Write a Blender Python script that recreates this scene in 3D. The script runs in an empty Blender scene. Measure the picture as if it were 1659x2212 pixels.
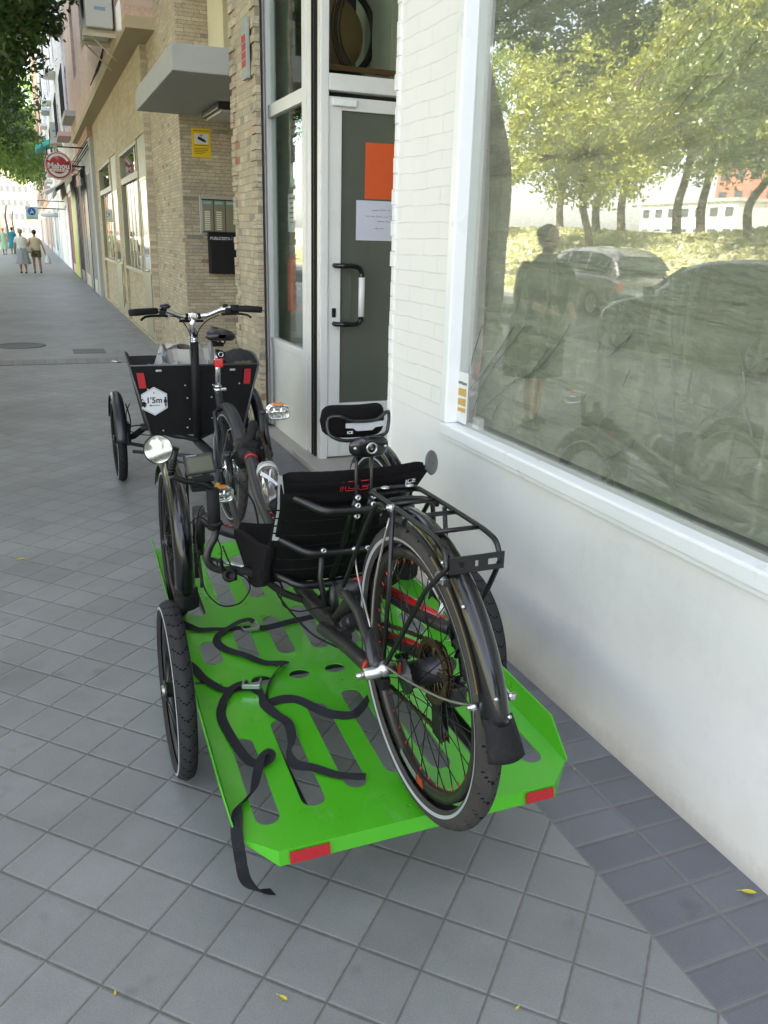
import bpy, bmesh, math, random
import numpy as np
from mathutils import Vector, Matrix
random.seed(7); rng = np.random.default_rng(7)
sc = bpy.context.scene
COL = sc.collection
R = math.radians
V = Vector
# ------------------------------------------------------------------ camera
cd = bpy.data.cameras.new('camera'); cam = bpy.data.objects.new('camera', cd); COL.objects.link(cam)
yaw, pitch, roll = 0.390, 0.3161, 0.0273
f = V((math.sin(yaw)*math.cos(pitch), math.cos(yaw)*math.cos(pitch), -math.sin(pitch)))
r0 = V((math.cos(yaw), -math.sin(yaw), 0)); u0 = r0.cross(f)
rr = r0*math.cos(roll)+u0*math.sin(roll); uu = -r0*math.sin(roll)+u0*math.cos(roll)
M = Matrix((rr, uu, -f)).transposed().to_4x4(); M.translation = V((0, 0, 1.5))
cam.matrix_world = M
cd.sensor_fit = 'VERTICAL'; cd.sensor_height = 24; cd.lens = 1795/2212*24
cd.clip_start = 0.02; cd.clip_end = 1500
sc.camera = cam
# ------------------------------------------------------------------ world + sun
SUN_EL, SUN_AZ = R(56), R(118)      # azimuth clockwise from +Y
w = bpy.data.worlds.new('World'); sc.world = w; w.use_nodes = True
nt = w.node_tree; bg = nt.nodes['Background']
sky = nt.nodes.new('ShaderNodeTexSky'); sky.sky_type = 'NISHITA'; sky.sun_disc = False
sky.sun_elevation = SUN_EL; sky.sun_rotation = SUN_AZ; sky.air_density = 1.0; sky.dust_density = 2.0
hs = nt.nodes.new('ShaderNodeHueSaturation'); hs.inputs['Saturation'].default_value = .55
wm = nt.nodes.new('ShaderNodeMix'); wm.data_type = 'RGBA'; wm.blend_type = 'MULTIPLY'; wm.inputs[0].default_value = 1; wm.inputs[7].default_value = (1.03, 1.0, .95, 1)
nt.links.new(sky.outputs[0], hs.inputs['Color']); nt.links.new(hs.outputs[0], wm.inputs[6]); nt.links.new(wm.outputs[2], bg.inputs[0]); bg.inputs[1].default_value = 0.15
sd = bpy.data.lights.new('sun', 'SUN'); sun = bpy.data.objects.new('sun', sd); COL.objects.link(sun)
sd.energy = 4.6; sd.angle = R(0.5); sd.color = (1, .93, .82)
dirv = V((math.sin(SUN_AZ)*math.cos(SUN_EL), math.cos(SUN_AZ)*math.cos(SUN_EL), math.sin(SUN_EL)))
sun.rotation_euler = dirv.to_track_quat('Z', 'Y').to_euler(); sun.location = (30, -20, 60)
sc.view_settings.view_transform = 'Standard'; sc.view_settings.look = 'None'
sc.view_settings.exposure = 2.85; sc.view_settings.gamma = 1.0; sc.view_settings.use_curve_mapping = False
# ------------------------------------------------------------------ helpers
def tag(o, label=None, cat=None, group=None, kind=None):
    if label: o['label'] = label
    if cat: o['category'] = cat
    if group: o['group'] = group
    if kind: o['kind'] = kind
    return o
def thing(name, loc, label, cat, group=None):
    o = bpy.data.objects.new(name, None); COL.objects.link(o); o.location = loc
    o.empty_display_size = .1
    return tag(o, label, cat, group)
def root_loc(p):
    while p.parent: p = p.parent
    return V(p.location)
class MB:
    """collects shapes in world coordinates, then makes ONE mesh object"""
    def __init__(s): s.v = []; s.f = []; s.m = []; s.sm = []; s.mi = 0; s.smooth = False
    def add(s, vs, fs):
        b = len(s.v); s.v += [tuple(v) for v in vs]
        for q in fs: s.f.append(tuple(b+i for i in q)); s.m.append(s.mi); s.sm.append(s.smooth)
    def box(s, x0, x1, y0, y1, z0, z1, mat=None):
        vs = [V((x, y, z)) for x in (x0, x1) for y in (y0, y1) for z in (z0, z1)]
        if mat: vs = [mat@v for v in vs]
        s.add(vs, [(0,1,3,2),(4,6,7,5),(0,4,5,1),(2,3,7,6),(0,2,6,4),(1,5,7,3)])
    def bbox(s, x0, x1, y0, y1, z0, z1, b=.01, mat=None):
        # box with chamfered edges
        bm = bmesh.new(); bmesh.ops.create_cube(bm, size=1)
        for v in bm.verts: v.co = V(((x0+x1)/2+v.co.x*(x1-x0), (y0+y1)/2+v.co.y*(y1-y0), (z0+z1)/2+v.co.z*(z1-z0)))
        bmesh.ops.bevel(bm, geom=bm.edges[:], offset=b, segments=2, affect='EDGES', profile=.6)
        bm.verts.index_update()
        vs = [mat@v.co if mat else v.co.copy() for v in bm.verts]; fs = [[v.index for v in q.verts] for q in bm.faces]
        bm.free(); s.add(vs, fs)
    def tube(s, pts, r, n=8, cap=True, closed=False, smooth=True):
        pts = [V(p) for p in pts]; N = len(pts)
        rs = r if isinstance(r, (list, tuple)) else [r]*N
        vs = []; up = None
        for i, p in enumerate(pts):
            if closed: t = pts[(i+1) % N]-pts[i-1]
            else: t = pts[min(i+1, N-1)]-pts[max(i-1, 0)]
            if t.length < 1e-9: t = V((0, 0, 1))
            t.normalize()
            if up is None:
                up = V((0, 0, 1)) if abs(t.z) < .9 else V((1, 0, 0))
            a = (up-t*up.dot(t))
            if a.length < 1e-6: a = t.orthogonal()
            a.normalize(); up = a; b = t.cross(a)
            for k in range(n):
                q = 2*math.pi*k/n
                vs.append(p+(a*math.cos(q)+b*math.sin(q))*rs[i])
        fs = []
        for i in range(N if closed else N-1):
            j = (i+1) % N
            for k in range(n): fs.append((i*n+k, i*n+(k+1) % n, j*n+(k+1) % n, j*n+k))
        o = s.smooth; s.smooth = smooth; s.add(vs, fs); s.smooth = o
        if cap and not closed:
            s.add([vs[k] for k in range(n)], [tuple(range(n))[::-1]])
            s.add([vs[(N-1)*n+k] for k in range(n)], [tuple(range(n))])
    def cyl(s, a, b, r, n=16, r2=None, smooth=True): s.tube([a, b], [r, r if r2 is None else r2], n, smooth=smooth)
    def lathe(s, o, ax, prof, n=24, smooth=True):
        # prof: list of (distance along axis, radius)
        o = V(o); ax = V(ax).normalized(); a = ax.orthogonal().normalized(); b = ax.cross(a); vs = []
        for d, r in prof:
            for k in range(n):
                q = 2*math.pi*k/n; vs.append(o+ax*d+(a*math.cos(q)+b*math.sin(q))*r)
        fs = []
        for i in range(len(prof)-1):
            for k in range(n): fs.append((i*n+k, i*n+(k+1) % n, (i+1)*n+(k+1) % n, (i+1)*n+k))
        t = s.smooth; s.smooth = smooth; s.add(vs, fs); s.smooth = t
    def prism(s, poly, fn, d0, d1):
        # poly 2D points, fn(u, v, d) -> point
        n = len(poly); vs = [fn(u, v, d0) for u, v in poly]+[fn(u, v, d1) for u, v in poly]
        s.add(vs, [tuple(range(n))[::-1], tuple(range(n, 2*n))]+[(i, (i+1) % n, n+(i+1) % n, n+i) for i in range(n)])
    def grid(s, fn, nu, nv, smooth=True):
        vs = [fn(i/nu, j/nv) for i in range(nu+1) for j in range(nv+1)]
        t = s.smooth; s.smooth = smooth
        s.add(vs, [(i*(nv+1)+j, (i+1)*(nv+1)+j, (i+1)*(nv+1)+j+1, i*(nv+1)+j+1) for i in range(nu) for j in range(nv)]); s.smooth = t
    def sphere(s, c, rad, n=12, m=8, mat=None):
        c = V(c); rad = V(rad) if not isinstance(rad, (int, float)) else V((rad,)*3); vs = []
        for i in range(m+1):
            for k in range(n):
                a = math.pi*i/m; q = 2*math.pi*k/n
                p = V((rad.x*math.sin(a)*math.cos(q), rad.y*math.sin(a)*math.sin(q), rad.z*math.cos(a)))
                vs.append(c+(mat@p if mat else p))
        t = s.smooth; s.smooth = True
        s.add(vs, [(i*n+k, (i+1)*n+k, (i+1)*n+(k+1) % n, i*n+(k+1) % n) for i in range(m) for k in range(n)]); s.smooth = t
    def build(s, name, mats, parent=None, kind=None, recalc=True, merge=True):
        if not isinstance(mats, (list, tuple)): mats = [mats]
        me = bpy.data.meshes.new(name)
        o = root_loc(parent) if parent else V((0, 0, 0))
        if not parent and s.v:
            a = np.array(s.v); o = V(((a[:, 0].min()+a[:, 0].max())/2, (a[:, 1].min()+a[:, 1].max())/2, a[:, 2].min()))
        me.from_pydata([(v[0]-o.x, v[1]-o.y, v[2]-o.z) for v in s.v], [], s.f)
        for m in mats: me.materials.append(m)
        me.polygons.foreach_set('material_index', s.m); me.polygons.foreach_set('use_smooth', s.sm)
        if recalc:
            bm = bmesh.new(); bm.from_mesh(me)
            if merge: bmesh.ops.remove_doubles(bm, verts=bm.verts, dist=1e-5)
            bmesh.ops.recalc_face_normals(bm, faces=bm.faces); bm.to_mesh(me); bm.free()
        me.update()
        ob = bpy.data.objects.new(name, me); COL.objects.link(ob)
        if parent: ob.parent = parent
        else: ob.location = o
        if kind: ob['kind'] = kind
        return ob
def fmesh(name, verts, faces_n, mat, parent=None, loc=V((0, 0, 0)), quads=True):
    me = bpy.data.meshes.new(name); k = 4 if quads else 3; n = len(verts)//k
    me.vertices.add(len(verts)); me.vertices.foreach_set('co', (verts-np.array(loc)).astype(np.float32).ravel())
    me.loops.add(n*k); me.loops.foreach_set('vertex_index', np.arange(n*k, dtype=np.int32))
    me.polygons.add(n); me.polygons.foreach_set('loop_start', np.arange(0, n*k, k, dtype=np.int32))
    me.update(calc_edges=True); me.materials.append(mat)
    o = bpy.data.objects.new(name, me); COL.objects.link(o)
    if parent: o.parent = parent
    else: o.location = loc
    return o
def spline(pts, k=6, closed=False):
    P = [V(p) for p in pts]; out = []; N = len(P)
    rng_ = range(N if closed else N-1)
    for i in rng_:
        if closed: a, b, c, d = P[i-1], P[i], P[(i+1) % N], P[(i+2) % N]
        else: a, b, c, d = P[max(i-1, 0)], P[i], P[i+1], P[min(i+2, N-1)]
        for j in range(k):
            t = j/k; out.append(.5*((2*b)+(c-a)*t+(2*a-5*b+4*c-d)*t*t+(3*b-3*c+d-a)*t**3))
    if not closed: out.append(P[-1])
    return out
def text_mb(txt, size, fn, depth=.001, mat=None, name='lettering', parent=None, bold=0.0, align='CENTER', kind=None, sx=1.0, shear=0.0):
    c = bpy.data.curves.new('t', 'FONT'); c.body = txt; c.size = size; c.align_x = align; c.align_y = 'CENTER'
    c.offset = bold; c.shear = shear; c.resolution_u = 3
    o = bpy.data.objects.new('t', c); COL.objects.link(o)
    dg = bpy.context.evaluated_depsgraph_get(); me = bpy.data.meshes.new_from_object(o.evaluated_get(dg))
    mb = MB(); vs = [fn(v.co.x*sx, v.co.y, depth) for v in me.vertices]
    mb.add(vs, [tuple(p.vertices) for p in me.polygons])
    bpy.data.objects.remove(o); bpy.data.curves.remove(c); bpy.data.meshes.remove(me)
    return mb.build(name, mat, parent, kind=kind, recalc=False)
# ------------------------------------------------------------------ materials
def hexc(r, g, b):
    def l(c): c /= 255; return c/12.92 if c <= .04045 else ((c+.055)/1.055)**2.4
    return (l(r), l(g), l(b), 1)
def mat(name, col, rough=.6, metal=0, var=.12, vscale=6, bump=0, bscale=40, coat=0, spec=.5, emit=None, transl=0):
    m = bpy.data.materials.new(name); m.use_nodes = True; t = m.node_tree; p = t.nodes['Principled BSDF']
    if len(col) == 3: col = (*col, 1)
    p.inputs['Roughness'].default_value = rough; p.inputs['Metallic'].default_value = metal
    p.inputs['Specular IOR Level'].default_value = spec
    if coat: p.inputs['Coat Weight'].default_value = coat; p.inputs['Coat Roughness'].default_value = .06
    tc = t.nodes.new('ShaderNodeTexCoord')
    if var:
        no = t.nodes.new('ShaderNodeTexNoise'); no.inputs['Scale'].default_value = vscale; no.inputs['Detail'].default_value = 6
        t.links.new(tc.outputs['Object'], no.inputs['Vector'])
        mx = t.nodes.new('ShaderNodeMix'); mx.data_type = 'RGBA'
        mx.inputs[6].default_value = tuple(c*(1-var) for c in col[:3])+(1,); mx.inputs[7].default_value = tuple(min(1, c*(1+var)) for c in col[:3])+(1,)
        t.links.new(no.outputs['Fac'], mx.inputs[0]); t.links.new(mx.outputs[2], p.inputs['Base Color'])
        mr = t.nodes.new('ShaderNodeMapRange'); mr.inputs[3].default_value = max(0, rough-.08); mr.inputs[4].default_value = min(1, rough+.08)
        t.links.new(no.outputs['Fac'], mr.inputs[0]); t.links.new(mr.outputs[0], p.inputs['Roughness'])
    else: p.inputs['Base Color'].default_value = col
    if bump:
        n2 = t.nodes.new('ShaderNodeTexNoise'); n2.inputs['Scale'].default_value = bscale; n2.inputs['Detail'].default_value = 8
        t.links.new(tc.outputs['Object'], n2.inputs['Vector'])
        b = t.nodes.new('ShaderNodeBump'); b.inputs['Strength'].default_value = bump; b.inputs['Distance'].default_value = .01
        t.links.new(n2.outputs['Fac'], b.inputs['Height']); t.links.new(b.outputs[0], p.inputs['Normal'])
    if emit: p.inputs['Emission Color'].default_value = (*emit[:3], 1); p.inputs['Emission Strength'].default_value = emit[3]
    return m
class NT:
    """small node helper"""
    def __init__(s, name):
        s.m = bpy.data.materials.new(name); s.m.use_nodes = True; s.t = s.m.node_tree; s.p = s.t.nodes['Principled BSDF']
        s.out = s.t.nodes['Material Output']
    def n(s, typ, **kw):
        x = s.t.nodes.new(typ)
        for k, v in kw.items(): setattr(x, k, v)
        return x
    def l(s, a, b): s.t.links.new(a, b)
    def math(s, op, a, b=None, c=None):
        x = s.n('ShaderNodeMath', operation=op)
        for i, q in enumerate((a, b, c)):
            if q is None: continue
            if isinstance(q, (int, float)): x.inputs[i].default_value = q
            else: s.l(q, x.inputs[i])
        return x.outputs[0]
    def mix(s, fac, a, b, bt='MIX'):
        x = s.n('ShaderNodeMix', data_type='RGBA', blend_type=bt)
        for i, q in ((0, fac), (6, a), (7, b)):
            if isinstance(q, (int, float)): x.inputs[i].default_value = q
            elif isinstance(q, tuple): x.inputs[i].default_value = q if len(q) == 4 else (*q, 1)
            else: s.l(q, x.inputs[i])
        return x.outputs[2]
    def noise(s, vec, scale, detail=6, rough=.5):
        x = s.n('ShaderNodeTexNoise'); x.inputs['Scale'].default_value = scale; x.inputs['Detail'].default_value = detail; x.inputs['Roughness'].default_value = rough
        s.l(vec, x.inputs['Vector']); return x.outputs['Fac']
    def ramp(s, fac, stops, interp='LINEAR'):
        x = s.n('ShaderNodeValToRGB'); x.color_ramp.interpolation = interp; e = x.color_ramp.elements
        while len(e) > 1: e.remove(e[-1])
        e[0].position, e[0].color = stops[0][0], (*stops[0][1][:3], 1)
        for p, c in stops[1:]:
            q = e.new(p); q.color = (*c[:3], 1)
        s.l(fac, x.inputs[0]); return x.outputs[0]
    def bump(s, h, strength=.5, dist=.01):
        b = s.n('ShaderNodeBump'); b.inputs['Strength'].default_value = strength; b.inputs['Distance'].default_value = dist
        s.l(h, b.inputs['Height']); s.l(b.outputs[0], s.p.inputs['Normal'])
def paving(name, diag, c1, c2, grout, su, ou, sv, ov, groove=.004):
    g = NT(name); pos = g.n('ShaderNodeNewGeometry').outputs['Position']
    sp = g.n('ShaderNodeSeparateXYZ'); g.l(pos, sp.inputs[0]); x, y = sp.outputs[0], sp.outputs[1]
    if diag: u, v, k = g.math('ADD', x, y), g.math('SUBTRACT', x, y), .7071
    else: u, v, k = x, y, 1.0
    un = g.math('DIVIDE', g.math('SUBTRACT', u, ou), su); vn = g.math('DIVIDE', g.math('SUBTRACT', v, ov), sv)
    def dist(a, s_): # distance to nearest integer in metres
        return g.math('MULTIPLY', g.math('ABSOLUTE', g.math('SUBTRACT', a, g.math('ROUND', a))), s_*k)
    wob = g.math('MULTIPLY', g.math('SUBTRACT', g.noise(pos, 60, 3), .5), .004)
    d = g.math('ADD', g.math('MINIMUM', dist(un, su), dist(vn, sv)), wob)
    gm = g.n('ShaderNodeMapRange'); gm.inputs[1].default_value = groove*.35; gm.inputs[2].default_value = groove; g.l(d, gm.inputs[0]); gm = gm.outputs[0]
    hm = g.n('ShaderNodeMapRange'); hm.inputs[1].default_value = 0; hm.inputs[2].default_value = groove*2.0; g.l(d, hm.inputs[0]); hm = hm.outputs[0]
    cb = g.n('ShaderNodeCombineXYZ'); g.l(g.math('FLOOR', un), cb.inputs[0]); g.l(g.math('FLOOR', vn), cb.inputs[1])
    wn = g.n('ShaderNodeTexWhiteNoise', noise_dimensions='3D'); g.l(cb.outputs[0], wn.inputs['Vector'])
    base = g.mix(wn.outputs['Value'], c1, c2)
    big = g.ramp(g.noise(pos, 1.1, 5), [(.3, (.80,)*3), (.7, (1.12,)*3)])
    base = g.mix(1.0, base, big, 'MULTIPLY')
    fine = g.ramp(g.noise(pos, 260, 4, .7), [(.25, (.72,)*3), (.75, (1.25,)*3)])
    base = g.mix(.8, base, fine, 'MULTIPLY')
    st = g.ramp(g.noise(pos, 5.5, 3, .55), [(.64, (1,)*3), (.74, (.66, .65, .66))])     # gum and oil stains
    base = g.mix(.75, base, st, 'MULTIPLY')
    vo = g.n('ShaderNodeTexVoronoi'); vo.inputs['Scale'].default_value = 2.6; g.l(pos, vo.inputs['Vector']); vs_ = g.n('ShaderNodeSeparateColor'); g.l(vo.outputs['Color'], vs_.inputs[0])
    rad = g.math('MULTIPLY', g.math('ADD', vs_.outputs[0], .25), .034); gum = g.math('MULTIPLY', g.math('LESS_THAN', g.math('ADD', vo.outputs['Distance'], g.math('MULTIPLY', g.noise(pos, 70, 3), .02)), rad), g.math('GREATER_THAN', vs_.outputs[1], .45))
    base = g.mix(g.math('MULTIPLY', gum, .45), base, (.075, .074, .072))
    gr2 = g.ramp(g.noise(pos, 2.3, 7, .75), [(.42, (1,)*3), (.72, (.78, .775, .76))]); base = g.mix(.8, base, gr2, 'MULTIPLY')
    col = g.mix(gm, grout, base); g.l(col, g.p.inputs['Base Color'])
    g.p.inputs['Roughness'].default_value = .46; g.p.inputs['Specular IOR Level'].default_value = .5
    h = g.math('ADD', g.math('MULTIPLY', hm, .6), g.math('ADD', g.math('MULTIPLY', g.noise(pos, 180, 4), .12), g.math('MULTIPLY', wn.outputs['Value'], .10)))
    g.bump(h, .55, .006)
    return g.m
def cladding(name, axis, bw, bh, stops, mortar, bumpd=.012, msize=.004, offx=0, rough=.8, squash=1.0, wob=.35, bs=.9):
    g = NT(name); pos = g.n('ShaderNodeNewGeometry').outputs['Position']
    sp = g.n('ShaderNodeSeparateXYZ'); g.l(pos, sp.inputs[0]); cb = g.n('ShaderNodeCombineXYZ')
    ha = sp.outputs[1 if axis == 'x' else 0]
    g.l(g.math('ADD', ha, 50+offx), cb.inputs[0])
    zz = g.math('ADD', sp.outputs[2], g.math('MULTIPLY', g.math('SUBTRACT', g.noise(pos, 3, 2), .5), bh*wob))
    g.l(g.math('ADD', zz, 20), cb.inputs[1])
    br = g.n('ShaderNodeTexBrick'); g.l(cb.outputs[0], br.inputs['Vector']); br.inputs['Scale'].default_value = 1
    br.inputs['Brick Width'].default_value = bw; br.inputs['Row Height'].default_value = bh; br.inputs['Mortar Size'].default_value = msize
    br.inputs['Mortar Smooth'].default_value = .2; br.offset = .37; br.offset_frequency = 2; br.squash = 1.45; br.squash_frequency = 3
    br.inputs['Color1'].default_value = (0, 0, 0, 1); br.inputs['Color2'].default_value = (1, 1, 1, 1); br.inputs['Mortar'].default_value = (.5, .5, .5, 1)
    c = g.ramp(br.outputs['Color'], stops, 'CONSTANT')
    c = g.mix(.75, c, g.ramp(g.noise(pos, 45, 7, .65), [(.3, (.68,)*3), (.7, (1.28,)*3)]), 'MULTIPLY')
    c = g.mix(.8, c, g.ramp(g.noise(pos, 1.5, 3), [(.3, (.85,)*3), (.7, (1.1,)*3)]), 'MULTIPLY')
    c = g.mix(br.outputs['Fac'], c, mortar)
    g.l(c, g.p.inputs['Base Color']); g.p.inputs['Roughness'].default_value = rough
    h = g.math('ADD', g.math('MULTIPLY', g.math('SUBTRACT', 1, br.outputs['Fac']), 1.0), g.math('ADD', g.math('MULTIPLY', br.outputs['Color'], .45), g.math('MULTIPLY', g.noise(pos, 55, 6), .5)))
    g.bump(h, bs, bumpd)
    return g.m
def glassmat(name, ior=1.7, tint=(.9, .95, .93), rough=.0, gcol=(1, 1, 1), wave=0, dust=0):
    g = NT(name); fr = g.n('ShaderNodeFresnel'); bf = g.n('ShaderNodeNewGeometry').outputs['Backfacing']
    g.l(g.math('ADD', g.math('MULTIPLY', bf, 1/ior-ior), ior), fr.inputs[0])      # same reflectance from both sides of the pane
    tr = g.n('ShaderNodeBsdfTransparent'); tr.inputs[0].default_value = (*tint, 1)
    gl = g.n('ShaderNodeBsdfGlossy'); gl.inputs['Roughness'].default_value = rough; gl.inputs['Color'].default_value = (*gcol, 1)
    mx = g.n('ShaderNodeMixShader'); g.l(fr.outputs[0], mx.inputs[0]); g.l(tr.outputs[0], mx.inputs[1]); g.l(gl.outputs[0], mx.inputs[2])
    if dust:     # thin even film of street dust on the pane
        df = g.n('ShaderNodeBsdfDiffuse'); df.inputs[0].default_value = (.62, .62, .55, 1); md_ = g.n('ShaderNodeMixShader'); pos_ = g.n('ShaderNodeNewGeometry').outputs['Position']
        g.l(g.math('MULTIPLY', g.math('ADD', g.noise(pos_, 1.2, 5, .6), .5), dust), md_.inputs[0]); g.l(mx.outputs[0], md_.inputs[1]); g.l(df.outputs[0], md_.inputs[2]); mx = md_
    g.l(mx.outputs[0], g.out.inputs['Surface']); g.t.nodes.remove(g.p)
    if wave:
        pos = g.n('ShaderNodeNewGeometry').outputs['Position']; b = g.n('ShaderNodeBump'); b.inputs['Strength'].default_value = wave; b.inputs['Distance'].default_value = .002
        g.l(g.noise(pos, 1.6, 1), b.inputs['Height']); g.l(b.outputs[0], gl.inputs['Normal']); g.l(b.outputs[0], fr.inputs['Normal'])
    return g.m
def leafmat(name, c1, c2, transl=.35):
    g = NT(name); gi = g.n('ShaderNodeNewGeometry'); ri = gi.outputs['Random Per Island']
    col = g.mix(ri, c1, c2)
    d = g.n('ShaderNodeBsdfDiffuse'); t = g.n('ShaderNodeBsdfTranslucent'); gl = g.n('ShaderNodeBsdfGlossy'); gl.inputs['Roughness'].default_value = .35
    g.l(col, d.inputs[0]); g.l(g.mix(.5, col, (c2[0]*1.6, c2[1]*1.7, c2[2]*.6)), t.inputs[0])
    m1 = g.n('ShaderNodeMixShader'); m1.inputs[0].default_value = transl; g.l(d.outputs[0], m1.inputs[1]); g.l(t.outputs[0], m1.inputs[2])
    m2 = g.n('ShaderNodeMixShader'); m2.inputs[0].default_value = .06; g.l(m1.outputs[0], m2.inputs[1]); g.l(gl.outputs[0], m2.inputs[2])
    g.l(m2.outputs[0], g.out.inputs['Surface']); g.t.nodes.remove(g.p); return g.m
m_black = mat('black_paint', (.005, .005, .0055), .38, var=.2, bump=.05, bscale=200)
m_gloss = mat('gloss_black_fender', (.003, .003, .004), .30, coat=.75, var=.0, spec=.15)
m_matte = mat('matte_black', (.006, .006, .0065), .62, var=.3, bump=.15, bscale=300, spec=.3)
m_rubber = mat('tyre_rubber', (.011, .011, .012), .78, var=.35, vscale=12, bump=.25, bscale=160, spec=.25)
m_rubber_mid = mat('worn_tyre_rubber', (.022, .022, .0235), .8, var=.4, vscale=12, bump=.25, bscale=160, spec=.25)
m_rubber_dust = mat('dusty_tyre_rubber', (.044, .041, .038), .85, var=.5, vscale=9, bump=.3, bscale=160, spec=.25)
m_fabric = mat('black_seat_fabric', (.0055, .005, .0055), .9, var=.35, vscale=20, bump=.6, bscale=500, spec=.15)
m_fabric2 = mat('charcoal_mesh_fabric', (.009, .0075, .009), .85, var=.4, vscale=30, bump=.6, bscale=400, spec=.15)
m_chrome = mat('polished_alloy', (.72, .72, .73), .16, 1, var=.06, vscale=30)
m_alu = mat('brushed_aluminium', (.55, .55, .56), .32, 1, var=.1, vscale=20)
m_steel = mat('dull_steel', (.35, .34, .33), .4, 1, var=.2, vscale=30)
m_dkmetal = mat('dark_metal', (.05, .05, .052), .38, .8, var=.25, vscale=25)
m_spoke = mat('black_spoke', (.015, .015, .015), .3, .7, var=0)
m_brass = mat('greasy_cassette', (.11, .08, .045), .48, .85, var=.4, vscale=60, bump=.3, bscale=200)
m_red = mat('red_paint', (.36, .012, .010), .35, coat=.4, var=.1)
m_redref = mat('red_reflector', (.36, .006, .012), .35, coat=.2, var=.12, vscale=80, bump=.3, bscale=300)
m_tailred = mat('red_lamp_lens', (.5, .008, .008), .15, coat=1, var=.2, vscale=60)
m_orange = mat('orange_reflector', (.7, .2, .02), .3, coat=.5, var=.1)
m_white = mat('white_print', (.62, .63, .65), .5, var=.05)
m_refl = mat('grey_reflective_tape', (.42, .43, .45), .45, .1, var=.12, vscale=40)
m_stripe = mat('reflective_tyre_stripe', (.34, .35, .38), .4, .0, var=.1, vscale=40)
m_green = mat('green_powder_coat', (.062, .37, .012), .30, var=.10, vscale=7, bump=.06, bscale=350, coat=.35)
def scuffed(m, tint, amt, scale):
    t = m.node_tree; p = t.nodes['Principled BSDF']; src = p.inputs['Base Color'].links[0].from_socket
    tc = t.nodes.new('ShaderNodeTexCoord'); mp = t.nodes.new('ShaderNodeMapping'); mp.inputs['Scale'].default_value = (1, .35, 1); t.links.new(tc.outputs['Object'], mp.inputs[0])
    n = t.nodes.new('ShaderNodeTexNoise'); n.inputs['Scale'].default_value = scale; n.inputs['Detail'].default_value = 9; n.inputs['Roughness'].default_value = .72; t.links.new(mp.outputs[0], n.inputs['Vector'])
    r = t.nodes.new('ShaderNodeMapRange'); r.inputs[1].default_value = .56; r.inputs[2].default_value = .74; r.inputs[4].default_value = amt; t.links.new(n.outputs['Fac'], r.inputs[0])
    x = t.nodes.new('ShaderNodeMix'); x.data_type = 'RGBA'; x.inputs[7].default_value = (*tint, 1); t.links.new(r.outputs[0], x.inputs[0]); t.links.new(src, x.inputs[6]); t.links.new(x.outputs[2], p.inputs['Base Color'])
    return m
scuffed(m_green, (.15, .36, .10), .75, 11)
m_strap = mat('black_webbing', (.008, .0085, .013), .8, var=.3, vscale=40, bump=.7, bscale=500)
m_mirror = mat('mirror_glass', (.85, .86, .85), .03, 1, var=0)
scuffed(m_rubber, (.045, .042, .038), .7, 16)
m_clearpl = mat('smoked_plastic', (.085, .075, .07), .16, coat=1, var=.25)
m_skin = mat('skin', (.42, .24, .17), .55, var=.08, bump=.05)
# ================================================================== SETTING
GZ = -0.12      # road level
c_tile1, c_tile2 = (.205, .211, .207), (.242, .249, .246)
m_pave = paving('grey_diagonal_paving', True, c_tile1, c_tile2, (.112, .108, .102), .2225, 1.445, .2115, .01, .0036)
m_pdark = paving('dark_border_paving', False, (.118, .123, .138), (.155, .16, .175), (.15, .138, .13), .1995, 1.166, .1043, 1.05, .0045)
m_sett = paving('stone_sett_strip', False, (.13, .13, .125), (.19, .19, .185), (.07, .068, .06), .12, 0, .42, 10.63, .006)
m_road = mat('asphalt', (.055, .055, .057), .85, var=.3, vscale=3, bump=.5, bscale=120)
m_kerb = mat('kerb_granite', (.3, .3, .29), .7, var=.2, vscale=20, bump=.3)
m_dryground = mat('dry_ground', (.30, .26, .18), .9, var=.3, vscale=1.2, bump=.5, bscale=20)
b = MB(); b.box(-5.1, 1.166, -46, 260, -.3, 0); sidewalk = b.build('sidewalk', m_pave, kind='structure')
m_pfar = paving('pale_border_paving', False, (.20, .205, .205), (.25, .255, .255), (.13, .125, .118), .1995, 1.166, .2086, 1.05, .0045)
b = MB(); b.box(1.166, 3.2, -46, 10.63, -.3, 0); b.build('sidewalk_border', m_pdark, kind='structure')
b = MB(); b.box(1.166, 3.2, 10.63, 260, -.3, 0); b.build('sidewalk_border', m_pfar, kind='structure')
b = MB(); b.box(-5.1, 1.5, 10.63, 11.05, 0, .004); b.build('sett_strip', m_sett, kind='structure')
b = MB(); b.box(-5.25, -5.1, -8, 260, -.3, .0); b.build('kerb', m_kerb, kind='structure')
b = MB(); b.box(-11.0, -5.25, -60, 400, -.5, GZ); b.build('road', m_road, kind='structure')
b = MB(); b.box(-11.15, -11.0, -60, 400, -.5, .0); b.build('kerb', m_kerb, kind='structure')
b = MB(); b.box(-400, 300, -300, 700, -1.2, -.55); b.build('ground', m_dryground, kind='structure')
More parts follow.
